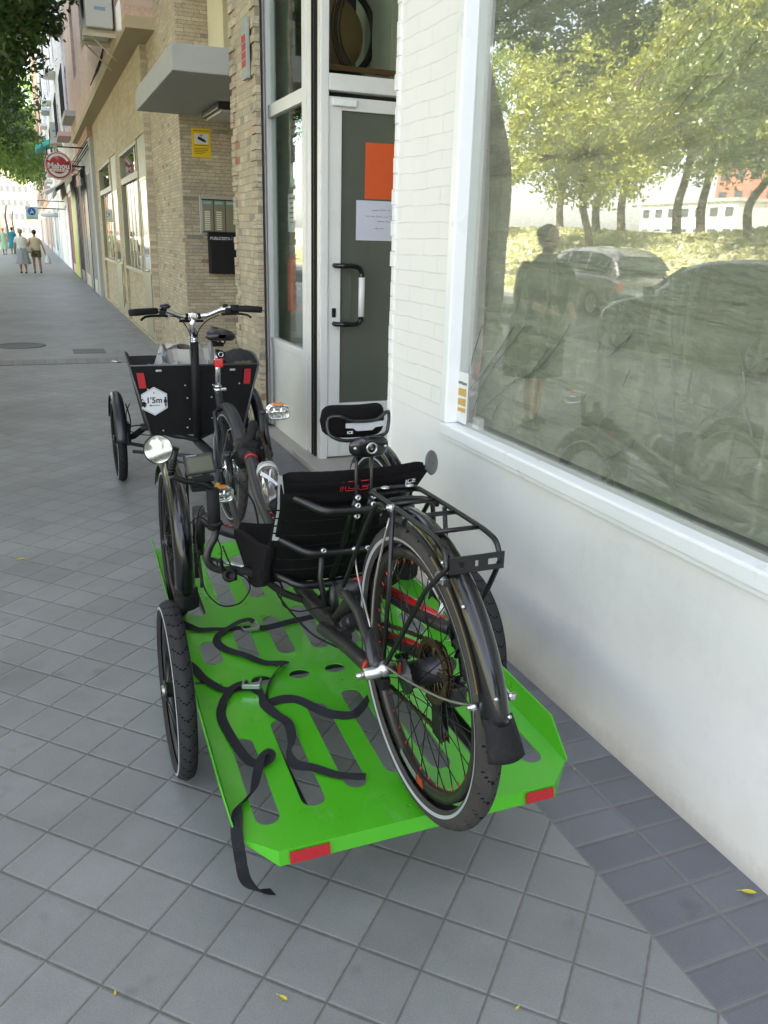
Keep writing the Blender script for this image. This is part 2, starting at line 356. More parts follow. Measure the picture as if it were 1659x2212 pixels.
# grassy bank across the street
g = NT('dry_grass_bank'); pos = g.n('ShaderNodeNewGeometry').outputs['Position']
c = g.mix(g.noise(pos, .35, 5), (.62, .60, .42), (.48, .50, .30)); c = g.mix(g.ramp(g.noise(pos, 14, 6, .7), [(.3, (0,)*3), (.7, (1,)*3)]), c, (.42, .40, .24))
g.l(c, g.p.inputs['Base Color']); g.p.inputs['Roughness'].default_value = .95; g.bump(g.noise(pos, 22, 8, .7), 1.0, .08); m_bank = g.m
def bank_h(x, y):
    d = -11.15-x
    if d < 1.0: return -.02
    t = min(1, (d-1.0)/7); t = t*t*(3-2*t)
    return -.02+t*(2.25+.25*math.sin(y*.13+1)+.12*math.sin(y*.41))
b = MB(); b.grid(lambda u, v: V((-11.15-u*60, -30+v*130, bank_h(-11.15-u*60, -30+v*130))), 60, 90); b.build('grass_bank', m_bank, kind='structure')
b = MB(); b.box(-60, -11.15, -60, 400, -.5, -.03); b.build('far_pavement', mat('far_pavement', (.42, .39, .33), .85, var=.15), kind='structure')
# hedge-like ground cover along the foot of the bank
N = 26000; px = -11.15-rng.uniform(1.1, 10, N); py = rng.uniform(0, 62, N)
pz = np.array([bank_h(a, c) for a, c in zip(px, py)])+rng.uniform(0, .28, N)*np.clip((px+14.6)/2, .25, 1.6)
ctr = np.stack([px, py, pz], 1); d1 = rng.normal(size=(N, 3)); d1 /= np.linalg.norm(d1, axis=1)[:, None]; d2 = np.cross(d1, rng.normal(size=(N, 3))); d2 /= np.linalg.norm(d2, axis=1)[:, None]
sz = rng.uniform(.05, .11, N)[:, None]
vv = np.stack([ctr-d1*sz-d2*sz*.5, ctr+d1*sz-d2*sz*.5, ctr+d1*sz+d2*sz*.5, ctr-d1*sz+d2*sz*.5], 1).reshape(-1, 3)
m_gc = leafmat('ground_cover_leaf', (.44, .46, .24), (.62, .60, .40))
o = fmesh('ground_cover', vv, N, m_gc, loc=V((-17, 30, 0))); tag(o, 'pale green low shrubs and dry grass covering the bank across the street', 'ground cover', kind='stuff')

# ------------------------------------------------------------------ trees
def tree(name, base, trunk, blobs, n, leaf, lm, bark, label, cat, group=None, seed=1, limbs=True):
    rg = np.random.default_rng(seed); t = thing(name, base, label, cat, group)
    tp = [V(p) for p in trunk]; mb = MB(); n_ = len(tp)
    r0_ = trunk_r = bark[1]
    mb.tube(spline(tp, 5), [r0_*(1-.45*i/(5*(n_-1))) for i in range(5*(n_-1)+1)], 10)
    top = tp[-1]; rn = random.Random(seed)
    if limbs:
        for (bc, br) in blobs:
            bc = V(bc); st = tp[-1].lerp(tp[-2], rn.random()*.5)
            mid = st.lerp(bc, .5)+V((rn.uniform(-.3, .3), rn.uniform(-.3, .3), rn.uniform(-.2, .4)))
            mb.tube(spline([st, mid, bc, bc+(bc-st).normalized()*br[0]*.5], 4), [r0_*.5*(1-.85*i/12) for i in range(13)], 6)
            for q in range(3):
                e = bc+V((rn.uniform(-1, 1)*br[0], rn.uniform(-1, 1)*br[1], rn.uniform(-1, .6)*br[2]))*.8
                mb.tube([mid, mid.lerp(e, .6)+V((0, 0, .1)), e], [r0_*.2, r0_*.12, .01], 5)
    mb.build('trunk', bark[0], t)
    vol = np.array([br[0]*br[1]*br[2] for _, br in blobs])**.67; vol /= vol.sum(); out = []
    for (bc, br), fr in zip(blobs, vol):
        k = max(8, int(n*fr/22))             # twigs, each with ~22 leaves
        dd = rg.normal(size=(k, 3)); dd /= np.linalg.norm(dd, axis=1)[:, None]
        rad = rg.uniform(.25, 1.0, k)**.5; rad *= 1+.22*np.sin(dd[:, 0]*5+seed)+.18*np.sin(dd[:, 2]*7+dd[:, 1]*4)
        cc = np.array(bc)+dd*rad[:, None]*np.array(br)
        tw = rg.normal(size=(k, 3)); tw[:, 2] -= .5; tw /= np.linalg.norm(tw, axis=1)[:, None]
        L = rg.uniform(.25, .6, k)*leaf*5
        s_ = rg.uniform(-.5, .5, (k, 22, 1)); ctr = cc[:, None, :]+tw[:, None, :]*s_*L[:, None, None]*1.6+rg.normal(size=(k, 22, 3))*leaf*1.1
        out.append(ctr.reshape(-1, 3))
    ctr = np.concatenate(out); m_ = len(ctr)
    a = rg.normal(size=(m_, 3)); a[:, 2] -= .3; a /= np.linalg.norm(a, axis=1)[:, None]; c_ = np.cross(a, rg.normal(size=(m_, 3))); c_ /= np.linalg.norm(c_, axis=1)[:, None]
    L = rg.uniform(.6, 1.25, m_)[:, None]*leaf; W = L*.42
    vv = np.stack([ctr-a*L, ctr+c_*W, ctr+a*L, ctr-c_*W], 1).reshape(-1, 3)
    fmesh('crown', vv, m_, lm, t, V(base)); return t
m_bark = mat('plane_tree_bark', (.12, .105, .085), .9, var=.4, vscale=10, bump=.8, bscale=18)
m_barkp = mat('pine_bark', (.13, .09, .06), .9, var=.4, vscale=8, bump=.8, bscale=18)
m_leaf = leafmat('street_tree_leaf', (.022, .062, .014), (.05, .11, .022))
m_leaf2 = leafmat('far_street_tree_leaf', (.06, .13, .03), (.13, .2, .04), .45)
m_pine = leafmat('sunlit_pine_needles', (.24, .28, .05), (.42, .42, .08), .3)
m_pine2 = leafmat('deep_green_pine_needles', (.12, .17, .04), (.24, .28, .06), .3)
TG = 'street trees along the kerb'
tree('street_tree', (-4.0, 13.0, 0), [(-4.0, 13.0, -.05), (-3.98, 12.95, 1.2), (-4.0, 12.9, 2.6), (-3.7, 13.1, 4.0), (-3.4, 13.2, 5.2)],
     [((-2.6, 12.0, 6.1), (1.9, 1.9, 1.5)), ((-4.6, 14.6, 6.4), (2.2, 2.0, 1.5)), ((-2.4, 15.4, 6.4), (2.0, 2.0, 1.4)), ((-.9, 14.6, 5.7), (1.35, 1.9, 1.25)), ((-.35, 15.8, 5.9), (1.1, 1.5, 1.1)), ((-4.2, 11.4, 6.6), (2.1, 2.0, 1.4)), ((-5.6, 13.2, 5.6), (1.5, 1.7, 1.2)), ((-3.2, 13.6, 7.9), (2.6, 2.6, 1.6)), ((-1.2, 13.2, 5.2), (.9, 1.0, .8)), ((-.75, 12.8, 6.9), (1.3, 1.6, 1.1)), ((.02, 12.4, 4.35), (.42, .8, .62)), ((.12, 13.2, 4.75), (.52, .8, .6)), ((.25, 14.6, 4.55), (.42, .9, .5)), ((-.15, 14.0, 4.2), (.5, .9, .5)), ((.5, 15.2, 5.1), (.40, .8, .45)), ((-.1, 16.5, 4.2), (.55, .9, .5))],
     120000, .062, m_leaf, (m_bark, .33), 'big shady street tree whose crown hangs over the sidewalk nearest the camera', 'tree', TG, 3)
tree('street_tree', (-4.1, 5.4, 0), [(-4.1, 5.4, -.05), (-4.12, 5.4, 1.5), (-4.2, 5.3, 3.2), (-4.3, 5.2, 4.9)],
     [((-3.9, 4.2, 6.1), (1.7, 1.8, 1.3)), ((-4.4, 7.4, 6.2), (2.1, 2.1, 1.5)), ((-6.0, 6.6, 6.3), (2.0, 2.0, 1.3)), ((-4.2, 5.6, 7.8), (2.5, 2.6, 1.5)), ((-6.2, 4.4, 5.4), (1.4, 1.5, 1.1)), ((-2.0, 3.4, 6.3), (1.5, 1.5, .9)), ((-.6, 1.6, 6.6), (1.3, 1.3, .8)), ((-1.2, 5.4, 6.5), (1.4, 1.3, .8)), ((.2, 4.0, 7.0), (1.2, 1.4, .8)), ((-2.6, .4, 6.6), (1.5, 1.3, .9)), ((-.2, 6.9, 7.2), (1.0, 1.2, .8))],  # clumps reaching over the sidewalk are unseen, added to break up sky light
     46000, .095, m_leaf, (m_bark, .2), 'street tree beside the parked dark car, seen as dark leaves reflected in the shop window', 'tree', TG, 5)
for i, (x, y, s) in enumerate([(-4.1, 21.5, 1.0), (-4.0, 30, 1.05), (-4.2, 39, 1.1), (-4.1, 49, 1.15), (-4.0, 61, 1.3), (-3.6, 76, 1.4), (-3.2, 96, 1.7), (-3.0, 124, 2.2), (-3, 165, 3.2)]):
    bl = [((x+dx*s, y+dy*s, dz*s), (rx*s, ry*s, rz*s)) for dx, dy, dz, rx, ry, rz in [(1.6, -1, 5.6, 2, 2, 1.5), (-.8, 1.2, 6, 2.2, 2, 1.6), (2.6, 1.2, 5.2, 1.7, 2, 1.4), (.4, -2.2, 6.2, 2, 1.8, 1.5), (.5, 0, 7.4, 2.5, 2.4, 1.5), (2.9, -.6, 4.7, 1.2, 1.5, 1.0)]]
    if i > 2: bl += [((x+3.2*s, y, 4.2*s), (1.4*s, 1.6*s, .9*s))]
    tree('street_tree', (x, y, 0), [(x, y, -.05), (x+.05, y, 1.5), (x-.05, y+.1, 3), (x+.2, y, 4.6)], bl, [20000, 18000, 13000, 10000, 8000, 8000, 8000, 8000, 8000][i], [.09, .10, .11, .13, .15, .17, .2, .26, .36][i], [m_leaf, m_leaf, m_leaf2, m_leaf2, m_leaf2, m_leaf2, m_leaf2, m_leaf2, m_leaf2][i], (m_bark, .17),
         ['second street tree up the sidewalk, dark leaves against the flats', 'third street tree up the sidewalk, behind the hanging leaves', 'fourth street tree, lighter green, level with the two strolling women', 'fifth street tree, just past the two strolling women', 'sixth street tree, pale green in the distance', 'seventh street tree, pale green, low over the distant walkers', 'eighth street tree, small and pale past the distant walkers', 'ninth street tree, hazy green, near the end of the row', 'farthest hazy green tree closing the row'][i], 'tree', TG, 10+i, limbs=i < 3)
tree('street_tree', (-1.6, -9.5, 0), [(-1.6, -9.5, -.05), (-1.6, -9.5, 1.2), (-1.5, -9.4, 2.4)], [((-2.4, -9.8, 3.0), (1.6, 1.4, .9)), ((-.6, -9.2, 2.6), (1.3, 1.3, .7)), ((-1.4, -9.6, 4.6), (2.2, 1.8, 1.2)), ((-.2, -10, 1.5), (.9, .8, .5)), ((.6, -9, 3.8), (1.2, 1.2, .8))], 9000, .1, m_leaf2, (m_bark, .16),
     'low leafy tree behind the viewer, seen only in the round mirror of the trike', 'tree', None, 77)
pines = [(-16.5, 16.5, 1.0, 0), (-17.5, 21.0, .9, 1), (-15.6, 26.5, .95, 0), (-19, 31, 1.05, 0), (-20, 13, 1.15, 0), (-17, 10.5, 1.05, 0), (-16, 38, 1.1, 1), (-25, 24, 1.3, 0), (-26, 17, 1.3, 0), (-24, 36, 1.3, 0), (-17, 47, 1.2, 0), (-22, 7, 1.3, 0), (-27, 46, 1.4, 1), (-31, 30, 1.7, 0), (-33, 21, 1.7, 1), (-31, 13, 1.6, 0), (-30, 39, 1.6, 0), (-21, 27, 1.1, 0)]
for i, (x, y, s, k) in enumerate(pines):
    z = bank_h(x, y); ln = random.Random(i).uniform(-.5, .5)
    bl = []
    rn = random.Random(40+i)
    for q in range(12):
        a = q*2.4+i; rad = (0.5+2.3*(q % 3)/2)*s
        bl.append(((x+ln+math.cos(a)*rad, y+ln+math.sin(a)*rad, z+(2.7+.42*q+rn.uniform(-.2, .3))*s), (1.7*s, 1.7*s, .80*s)))
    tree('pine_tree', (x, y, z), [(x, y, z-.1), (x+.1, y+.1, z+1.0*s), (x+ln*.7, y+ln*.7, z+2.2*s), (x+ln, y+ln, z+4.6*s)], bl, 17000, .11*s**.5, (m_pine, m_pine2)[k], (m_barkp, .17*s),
         'sunlit pine on the grassy bank across the street, seen only in the shop window', 'tree', 'pines on the bank across the street', 30+i)
# ================================================================== BUILDINGS
def cells_wall(mb, axis, d0, d1, us, zs, holes):
    """solid wall slab between d0 and d1 on the axis, cut by holes (u0,u1,z0,z1); only outer faces are made"""
    us = sorted(set(us+[h[0] for h in holes]+[h[1] for h in holes])); zs = sorted(set(zs+[h[2] for h in holes]+[h[3] for h in holes]))
    def solid(i, j):
        if i < 0 or j < 0 or i >= len(us)-1 or j >= len(zs)-1: return False
        cu, cz = (us[i]+us[i+1])/2, (zs[j]+zs[j+1])/2
        return not any(h[0] < cu < h[1] and h[2] < cz < h[3] for h in holes)
    def P(u, z, d): return V((d, u, z)) if axis == 'x' else V((u, d, z))
    for i in range(len(us)-1):
        for j in range(len(zs)-1):
            if not solid(i, j): continue
            u0, u1, z0, z1 = us[i], us[i+1], zs[j], zs[j+1]
            for d in (d0, d1): mb.add([P(u0, z0, d), P(u1, z0, d), P(u1, z1, d), P(u0, z1, d)], [(0, 1, 2, 3)])
            if not solid(i-1, j): mb.add([P(u0, z0, d0), P(u0, z1, d0), P(u0, z1, d1), P(u0, z0, d1)], [(0, 1, 2, 3)])
            if not solid(i+1, j): mb.add([P(u1, z0, d0), P(u1, z1, d0), P(u1, z1, d1), P(u1, z0, d1)], [(0, 1, 2, 3)])
            if not solid(i, j-1): mb.add([P(u0, z0, d0), P(u1, z0, d0), P(u1, z0, d1), P(u0, z0, d1)], [(0, 1, 2, 3)])
            if not solid(i, j+1): mb.add([P(u0, z1, d0), P(u1, z1, d0), P(u1, z1, d1), P(u0, z1, d1)], [(0, 1, 2, 3)])
# white painted wall: painted brick above, smooth rendered plinth below
g = NT('white_painted_wall'); pos = g.n('ShaderNodeNewGeometry').outputs['Position']; sp = g.n('ShaderNodeSeparateXYZ'); g.l(pos, sp.inputs[0])
cb = g.n('ShaderNodeCombineXYZ'); g.l(g.math('ADD', sp.outputs[1], 40), cb.inputs[0]); g.l(g.math('ADD', sp.outputs[2], g.math('MULTIPLY', g.noise(pos, 5, 2), .02)), cb.inputs[1])
br = g.n('ShaderNodeTexBrick'); g.l(cb.outputs[0], br.inputs['Vector']); br.inputs['Scale'].default_value = 1; br.inputs['Brick Width'].default_value = .27; br.inputs['Row Height'].default_value = .066; br.inputs['Mortar Size'].default_value = .0025; br.inputs['Mortar Smooth'].default_value = .4
up = g.n('ShaderNodeMapRange'); up.inputs[1].default_value = .72; up.inputs[2].default_value = .80; g.l(sp.outputs[2], up.inputs[0]); up = up.outputs[0]
jt = g.math('MULTIPLY', br.outputs['Fac'], g.math('MULTIPLY', up, g.ramp(g.noise(pos, 7, 4, .7), [(.42, (0,)*3), (.6, (1,)*3)])))
basec = g.mix(g.ramp(g.noise(pos, .9, 4), [(.35, (0,)*3), (.65, (1,)*3)]), (.725, .71, .685), (.775, .765, .745))
low = g.n('ShaderNodeMapRange'); low.inputs[1].default_value = .30; low.inputs[2].default_value = .0; g.l(g.math('ADD', sp.outputs[2], g.math('MULTIPLY', g.noise(pos, 6, 5), .18)), low.inputs[0])
basec = g.mix(g.math('MULTIPLY', low.outputs[0], .75), basec, (.47, .42, .37))
smd = g.ramp(g.noise(pos, 2.4, 8, .78), [(.50, (0,)*3), (.70, (1,)*3)]); basec = g.mix(g.math('MULTIPLY', g.math('MULTIPLY', smd, g.math('SUBTRACT', 1, up)), .30), basec, (.53, .53, .54))
spl = g.n('ShaderNodeMapRange'); spl.inputs[1].default_value = .12; spl.inputs[2].default_value = .0; g.l(g.math('ADD', sp.outputs[2], g.math('MULTIPLY', g.noise(pos, 28, 6, .7), .10)), spl.inputs[0])
basec = g.mix(g.math('MULTIPLY', spl.outputs[0], .8), basec, (.30, .27, .24))
mpw = g.n('ShaderNodeMapping'); mpw.inputs['Scale'].default_value = (1, 1, .22); g.l(pos, mpw.inputs[0])
basec = g.mix(g.math('MULTIPLY', g.ramp(g.noise(mpw.outputs[0], 9, 7, .7), [(.60, (0,)*3), (.80, (1,)*3)]), .22), basec, (.55, .53, .52))
ck1 = g.n('ShaderNodeTexVoronoi', feature='DISTANCE_TO_EDGE'); ck1.inputs['Scale'].default_value = 1.1; wv = g.n('ShaderNodeVectorMath', operation='ADD'); nzc = g.n('ShaderNodeTexNoise'); nzc.inputs['Scale'].default_value = 3; g.l(pos, nzc.inputs['Vector']); g.l(pos, wv.inputs[0]); g.l(nzc.outputs['Color'], wv.inputs[1]); g.l(wv.outputs[0], ck1.inputs['Vector'])
crk = g.math('MULTIPLY', g.math('LESS_THAN', ck1.outputs['Distance'], .0035), g.ramp(g.noise(pos, 1.6, 2), [(.50, (0,)*3), (.56, (1,)*3)]))

basec = g.mix(g.math('MULTIPLY', g.ramp(g.noise(pos, 3.1, 7, .75), [(.60, (0,)*3), (.78, (1,)*3)]), .30), basec, (.58, .56, .56))
basec = g.mix(g.math('MULTIPLY', jt, .28), basec, (.42, .40, .37))
g.l(basec, g.p.inputs['Base Color']); g.p.inputs['Roughness'].default_value = .55
h = g.math('SUBTRACT', g.math('ADD', g.math('MULTIPLY', g.noise(pos, 26, 7, .6), .28), g.math('ADD', g.math('MULTIPLY', g.noise(pos, 3.0, 3), 1.1), g.math('MULTIPLY', g.math('MULTIPLY', br.outputs['Color'], up), .25))), g.math('MULTIPLY', g.math('MULTIPLY', br.outputs['Fac'], up), .5))
g.bump(h, .6, .008); m_wwall = g.m
m_wframe = mat('white_lacquered_frame', (.78, .79, .79), .3, var=.04, coat=.2, bump=.03, bscale=30)
m_wframe2 = mat('worn_white_door_paint', (.69, .69, .665), .42, var=.10, vscale=5, bump=.15, bscale=30)
m_cream = mat('cream_render', (.60, .55, .38), .8, var=.08, bump=.2, bscale=60)
m_conc = mat('canopy_concrete', (.33, .34, .32), .8, var=.12, vscale=4, bump=.35, bscale=70)
m_dark = mat('dark_interior', (.02, .02, .018), .8, var=.3)
m_marble = mat('worn_stone_step', (.34, .32, .29), .5, var=.2, vscale=9, bump=.1)
m_floor_in = mat('interior_wall', (.42, .45, .38), .9, var=.2)
m_glass = glassmat('shop_window_glass', 2.1, (.95, .965, .95), wave=.12, dust=.06)
m_glass3 = glassmat('transom_glass_tint', 1.22, (.8, .82, .78))
m_glass2 = glassmat('side_window_glass', 1.42, (.85, .9, .88), wave=.1)
# ---- the white shop
shop = thing('white_shop', (1.52, 2, 0), 'white painted shop with a big film-covered window, glazed door and narrow side window', 'shop')
b = MB(); cells_wall(b, 'x', 1.52, 1.80, [-45.0, 3.665], [-.05, 5.5], [(-3.9, 3.075, .735, 3.55)])
rn = random.Random(4); z = .0
while z < 4.4:                                   # ragged painted brick ends down the doorway corner
    hh = .066; b.bbox(1.512-rn.uniform(0, .004), 1.66, 3.64, 3.668+rn.choice([.002, .004, .006, .009, .016, .0, .003]), z+.0006, z+hh-.0006, .003); z += hh
b.build('wall', m_wwall, shop)
b = MB()  # window frame, mitred boxes butted end to end
fx0, fx1 = 1.500, 1.60
b.bbox(fx0, fx1, -3.9, 3.075, .737, .79, .008); b.bbox(fx0, fx1, 3.02, 3.075, .79, 3.5, .008); b.bbox(fx0, fx1, -3.9, 3.075, 3.5, 3.55, .008); b.bbox(fx0, fx1, -3.9, -3.85, .79, 3.5, .008)
wf = b.build('window_frame', m_wframe, shop)
b = MB(); b.bbox(1.508, 1.53, -3.9, 3.085, .722, .737, .004); b.build('sill', m_wframe, wf)
b = MB(); b.box(1.556, 1.562, -3.85, 3.02, .79, 3.5); b.build('window_glass', m_glass, shop)
# wrinkled plastic dust sheet taped behind the glass
g = NT('wrinkled_plastic_sheet'); pos = g.n('ShaderNodeNewGeometry').outputs['Position']
mp = g.n('ShaderNodeMapping'); mp.inputs['Rotation'].default_value = (R(48), 0, 0); mp.inputs['Scale'].default_value = (1, .9, 5.5); g.l(pos, mp.inputs[0])
n1 = g.n('ShaderNodeTexNoise'); n1.inputs['Scale'].default_value = 1.6; n1.inputs['Detail'].default_value = 5; n1.inputs['Distortion'].default_value = .35; g.l(mp.outputs[0], n1.inputs['Vector'])
ridge = g.math('ABSOLUTE', g.math('SUBTRACT', n1.outputs['Fac'], .5)); ridge = g.math('POWER', g.math('SUBTRACT', 1, g.math('MULTIPLY', ridge, 4)), 5)
mp2 = g.n('ShaderNodeMapping'); mp2.inputs['Rotation'].default_value = (R(14), 0, 0); mp2.inputs['Scale'].default_value = (1, 5, 1.0); g.l(pos, mp2.inputs[0])
n2 = g.n('ShaderNodeTexNoise'); n2.inputs['Scale'].default_value = 1.3; n2.inputs['Detail'].default_value = 4; n2.inputs['Distortion'].default_value = .5; g.l(mp2.outputs[0], n2.inputs['Vector'])
r2 = g.math('POWER', g.math('SUBTRACT', 1, g.math('MULTIPLY', g.math('ABSOLUTE', g.math('SUBTRACT', n2.outputs['Fac'], .5)), 4)), 7)
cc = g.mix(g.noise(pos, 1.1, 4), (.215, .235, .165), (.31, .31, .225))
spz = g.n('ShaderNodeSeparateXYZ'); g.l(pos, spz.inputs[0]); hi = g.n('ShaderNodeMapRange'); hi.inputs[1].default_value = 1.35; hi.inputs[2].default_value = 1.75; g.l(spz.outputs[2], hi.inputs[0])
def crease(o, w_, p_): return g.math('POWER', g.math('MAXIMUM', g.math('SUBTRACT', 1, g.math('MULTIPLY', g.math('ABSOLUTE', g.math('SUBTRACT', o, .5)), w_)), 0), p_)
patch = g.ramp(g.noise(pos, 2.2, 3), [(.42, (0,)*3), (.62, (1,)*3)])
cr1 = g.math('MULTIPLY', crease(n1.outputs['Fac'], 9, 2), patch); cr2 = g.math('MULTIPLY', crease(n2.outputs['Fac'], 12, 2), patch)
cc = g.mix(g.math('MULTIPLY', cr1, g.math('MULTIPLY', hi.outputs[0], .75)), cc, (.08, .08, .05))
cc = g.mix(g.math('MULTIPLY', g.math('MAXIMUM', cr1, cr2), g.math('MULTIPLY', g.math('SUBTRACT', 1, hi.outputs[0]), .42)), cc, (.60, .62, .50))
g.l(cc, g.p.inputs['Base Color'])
g.p.inputs['Roughness'].default_value = .5; g.p.inputs['Specular IOR Level'].default_value = .25
g.bump(g.math('ADD', g.math('MULTIPLY', n1.outputs['Fac'], 1.0), g.math('ADD', g.math('MULTIPLY', n2.outputs['Fac'], .55), g.math('MULTIPLY', g.noise(pos, 11, 5), .15))), 1.0, .10); m_film = g.m
def folds(y, z):
    # sheet pinched at its taped corners: folds fan out from the lower far corner and fall from the top
    d = math.hypot(y-3.0, z-.8); a = math.atan2(z-.8, 3.0-y)
    sh = lambda x: math.copysign(abs(math.sin(x))**2.2, math.sin(x))          # sharp-edged pleats
    q = .009*sh(a*40+2*math.sin(a*7))*math.exp(-((d-.8)/.75)**2)
    q += .008*sh((y*3.4-z*2.4)*6.5+2*math.sin(y*1.3+z*.7))*min(1, max(0, (z-1.55)*1.2))*min(1, max(0, 2.5-y))
    q += .006*sh((y*1.0-z*1.6)*9+3*math.sin(y*3.1+z*2))*math.exp(-((z-1.0)/.3)**2)*min(1, max(0, 2.7-y))
    q += .005*sh(y*13+1.5*math.sin(z*4+y))*math.exp(-((z-1.35)/.4)**2)*min(1, max(0, 2.5-y))
    return q*1.8
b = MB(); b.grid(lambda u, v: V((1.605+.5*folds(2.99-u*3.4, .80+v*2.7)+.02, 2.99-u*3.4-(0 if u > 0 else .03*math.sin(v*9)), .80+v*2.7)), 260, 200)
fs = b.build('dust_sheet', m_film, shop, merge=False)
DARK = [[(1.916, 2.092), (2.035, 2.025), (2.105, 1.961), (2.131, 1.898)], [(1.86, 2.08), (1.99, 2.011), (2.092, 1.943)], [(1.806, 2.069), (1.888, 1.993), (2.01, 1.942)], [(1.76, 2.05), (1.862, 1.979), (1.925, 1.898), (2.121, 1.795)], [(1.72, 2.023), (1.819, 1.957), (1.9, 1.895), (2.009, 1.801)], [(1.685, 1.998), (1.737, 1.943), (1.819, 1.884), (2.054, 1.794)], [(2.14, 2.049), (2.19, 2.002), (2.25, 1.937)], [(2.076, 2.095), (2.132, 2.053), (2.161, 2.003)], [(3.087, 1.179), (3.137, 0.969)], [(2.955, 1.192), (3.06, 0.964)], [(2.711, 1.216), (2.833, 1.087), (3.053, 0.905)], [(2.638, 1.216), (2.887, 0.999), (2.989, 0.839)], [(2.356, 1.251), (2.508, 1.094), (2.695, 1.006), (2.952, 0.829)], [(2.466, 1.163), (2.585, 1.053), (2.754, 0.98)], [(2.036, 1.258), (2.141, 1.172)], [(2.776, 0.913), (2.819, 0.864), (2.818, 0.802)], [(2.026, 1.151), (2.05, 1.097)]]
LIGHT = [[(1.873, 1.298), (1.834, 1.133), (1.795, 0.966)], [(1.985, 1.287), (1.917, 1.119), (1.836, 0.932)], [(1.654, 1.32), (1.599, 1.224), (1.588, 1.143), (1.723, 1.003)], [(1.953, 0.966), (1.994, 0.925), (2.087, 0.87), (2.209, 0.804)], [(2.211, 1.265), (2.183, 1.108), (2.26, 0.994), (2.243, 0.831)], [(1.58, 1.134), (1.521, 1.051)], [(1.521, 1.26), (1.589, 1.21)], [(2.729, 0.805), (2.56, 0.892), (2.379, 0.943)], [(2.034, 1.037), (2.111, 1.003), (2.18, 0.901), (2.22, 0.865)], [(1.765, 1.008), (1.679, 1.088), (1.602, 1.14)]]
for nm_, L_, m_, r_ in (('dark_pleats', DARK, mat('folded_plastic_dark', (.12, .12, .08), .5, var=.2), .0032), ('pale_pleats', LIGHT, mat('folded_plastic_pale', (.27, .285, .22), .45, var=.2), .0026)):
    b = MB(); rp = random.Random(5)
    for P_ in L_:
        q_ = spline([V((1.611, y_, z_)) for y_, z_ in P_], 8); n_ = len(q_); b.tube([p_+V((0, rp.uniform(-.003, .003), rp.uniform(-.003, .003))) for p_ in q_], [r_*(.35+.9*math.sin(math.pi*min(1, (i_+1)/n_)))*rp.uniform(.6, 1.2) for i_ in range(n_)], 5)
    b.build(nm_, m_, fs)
b = MB(); b.box(1.70, 1.71, -3.9, 3.05, .74, 3.55); b.build('window_backing', m_dark, shop)
# ---- doorway: recessed side window and door
b = MB()
b.box(1.60, 3.2, 3.69, 6.62, -.1, .012); b.bbox(1.595, 3.2, 3.70, 5.65, .012, .045, .004); b.build('step', m_marble, shop)
b = MB()  # post between side window and door, and frame of side window (plane x=1.72)
b.bbox(1.70, 1.76, 5.53, 5.735, .012, 4.2, .012); b.bbox(1.70, 1.77, 6.665, 6.94, .012, 4.2, .012)
b.bbox(1.712, 1.765, 5.735, 6.665, 2.345, 2.43, .006); b.bbox(1.712, 1.765, 5.735, 6.665, .675, .735, .006); b.bbox(1.72, 1.758, 5.735, 6.665, .012, .675, .003)
b.bbox(1.69, 1.70, 6.70, 6.78, .012, 4.2, .003); b.bbox(1.69, 1.70, 5.62, 5.70, .012, 4.2, .003)
sf = b.build('side_window_frame', m_wframe2, shop)
b = MB(); b.box(1.738, 1.742, 5.735, 6.665, .735, 2.345); b.box(1.738, 1.742, 5.735, 6.665, 2.43, 4.2); b.build('side_window_glass', m_glass2, sf)
b = MB(); b.box(2.2, 2.25, 5.45, 7.1, .02, 4.2); b.box(1.76, 2.2, 7.0, 7.05, .02, 4.2); b.build('interior_wall', m_floor_in, shop)
b = MB(); b.box(1.703, 1.745, 5.402, 5.528, .012, 4.2); b.box(1.692, 1.703, 5.44, 5.452, .012, 4.2); b.box(1.692, 1.703, 5.49, 5.502, .012, 4.2); b.build('shutter_guide', mat('rusty_black_guide', (.018, .015, .014), .5, .3, var=.6, vscale=30, bump=.6, bscale=80), shop)
# door wall faces the camera
b = MB()
b.bbox(1.70, 1.755, 5.33, 5.40, .045, 4.2, .008); b.bbox(1.755, 2.75, 5.33, 5.40, 2.36, 2.455, .008); b.bbox(2.70, 2.75, 5.33, 5.40, .045, 2.36, .008)
b.build('door_frame', m_wframe2, shop)
d = MB()
d.bbox(1.757, 1.845, 5.345, 5.39, .055, 2.33, .006); d.bbox(2.62, 2.698, 5.345, 5.39, .055, 2.33, .006); d.bbox(1.845, 2.62, 5.347, 5.388, 2.255, 2.33, .004); d.bbox(1.845, 2.62, 5.347, 5.388, .055, .43, .004); d.bbox(1.90, 2.56, 5.340, 5.347, .12, .38, .006)
door = d.build('door', m_wframe2, shop)
b = MB(); b.box(1.845, 2.62, 5.365, 5.371, .43, 2.255); b.build('door_glass', mat('frosted_dark_door_glass', (.085, .095, .075), .18, var=.2, vscale=2, coat=.7), door)
b = MB(); b.mi = 0
yy = 5.27
b.tube(spline([(1.80, 5.345, 1.335), (1.80, 5.30, 1.335), (1.84, yy, 1.335), (1.90, yy, 1.335), (1.945, yy, 1.325), (1.962, yy, 1.295), (1.965, yy, 1.262), (1.965, yy, 1.02), (1.962, yy, .995), (1.945, yy, .972), (1.90, yy, .965), (1.84, yy, .965), (1.80, 5.30, .965), (1.80, 5.345, .965)], 4), .0165, 10)
hd = b.build('door_handle', m_gloss, door)
b = MB(); b.cyl((1.965, yy, 1.015), (1.965, yy, 1.265), .020, 14); b.build('grip_sleeve', mat('white_grip_sleeve', (.74, .72, .72), .35, var=.03), hd)
b = MB(); b.bbox(1.785, 1.812, 5.338, 5.345, 1.005, 1.065, .003); b.build('lock_plate', m_gloss, door)
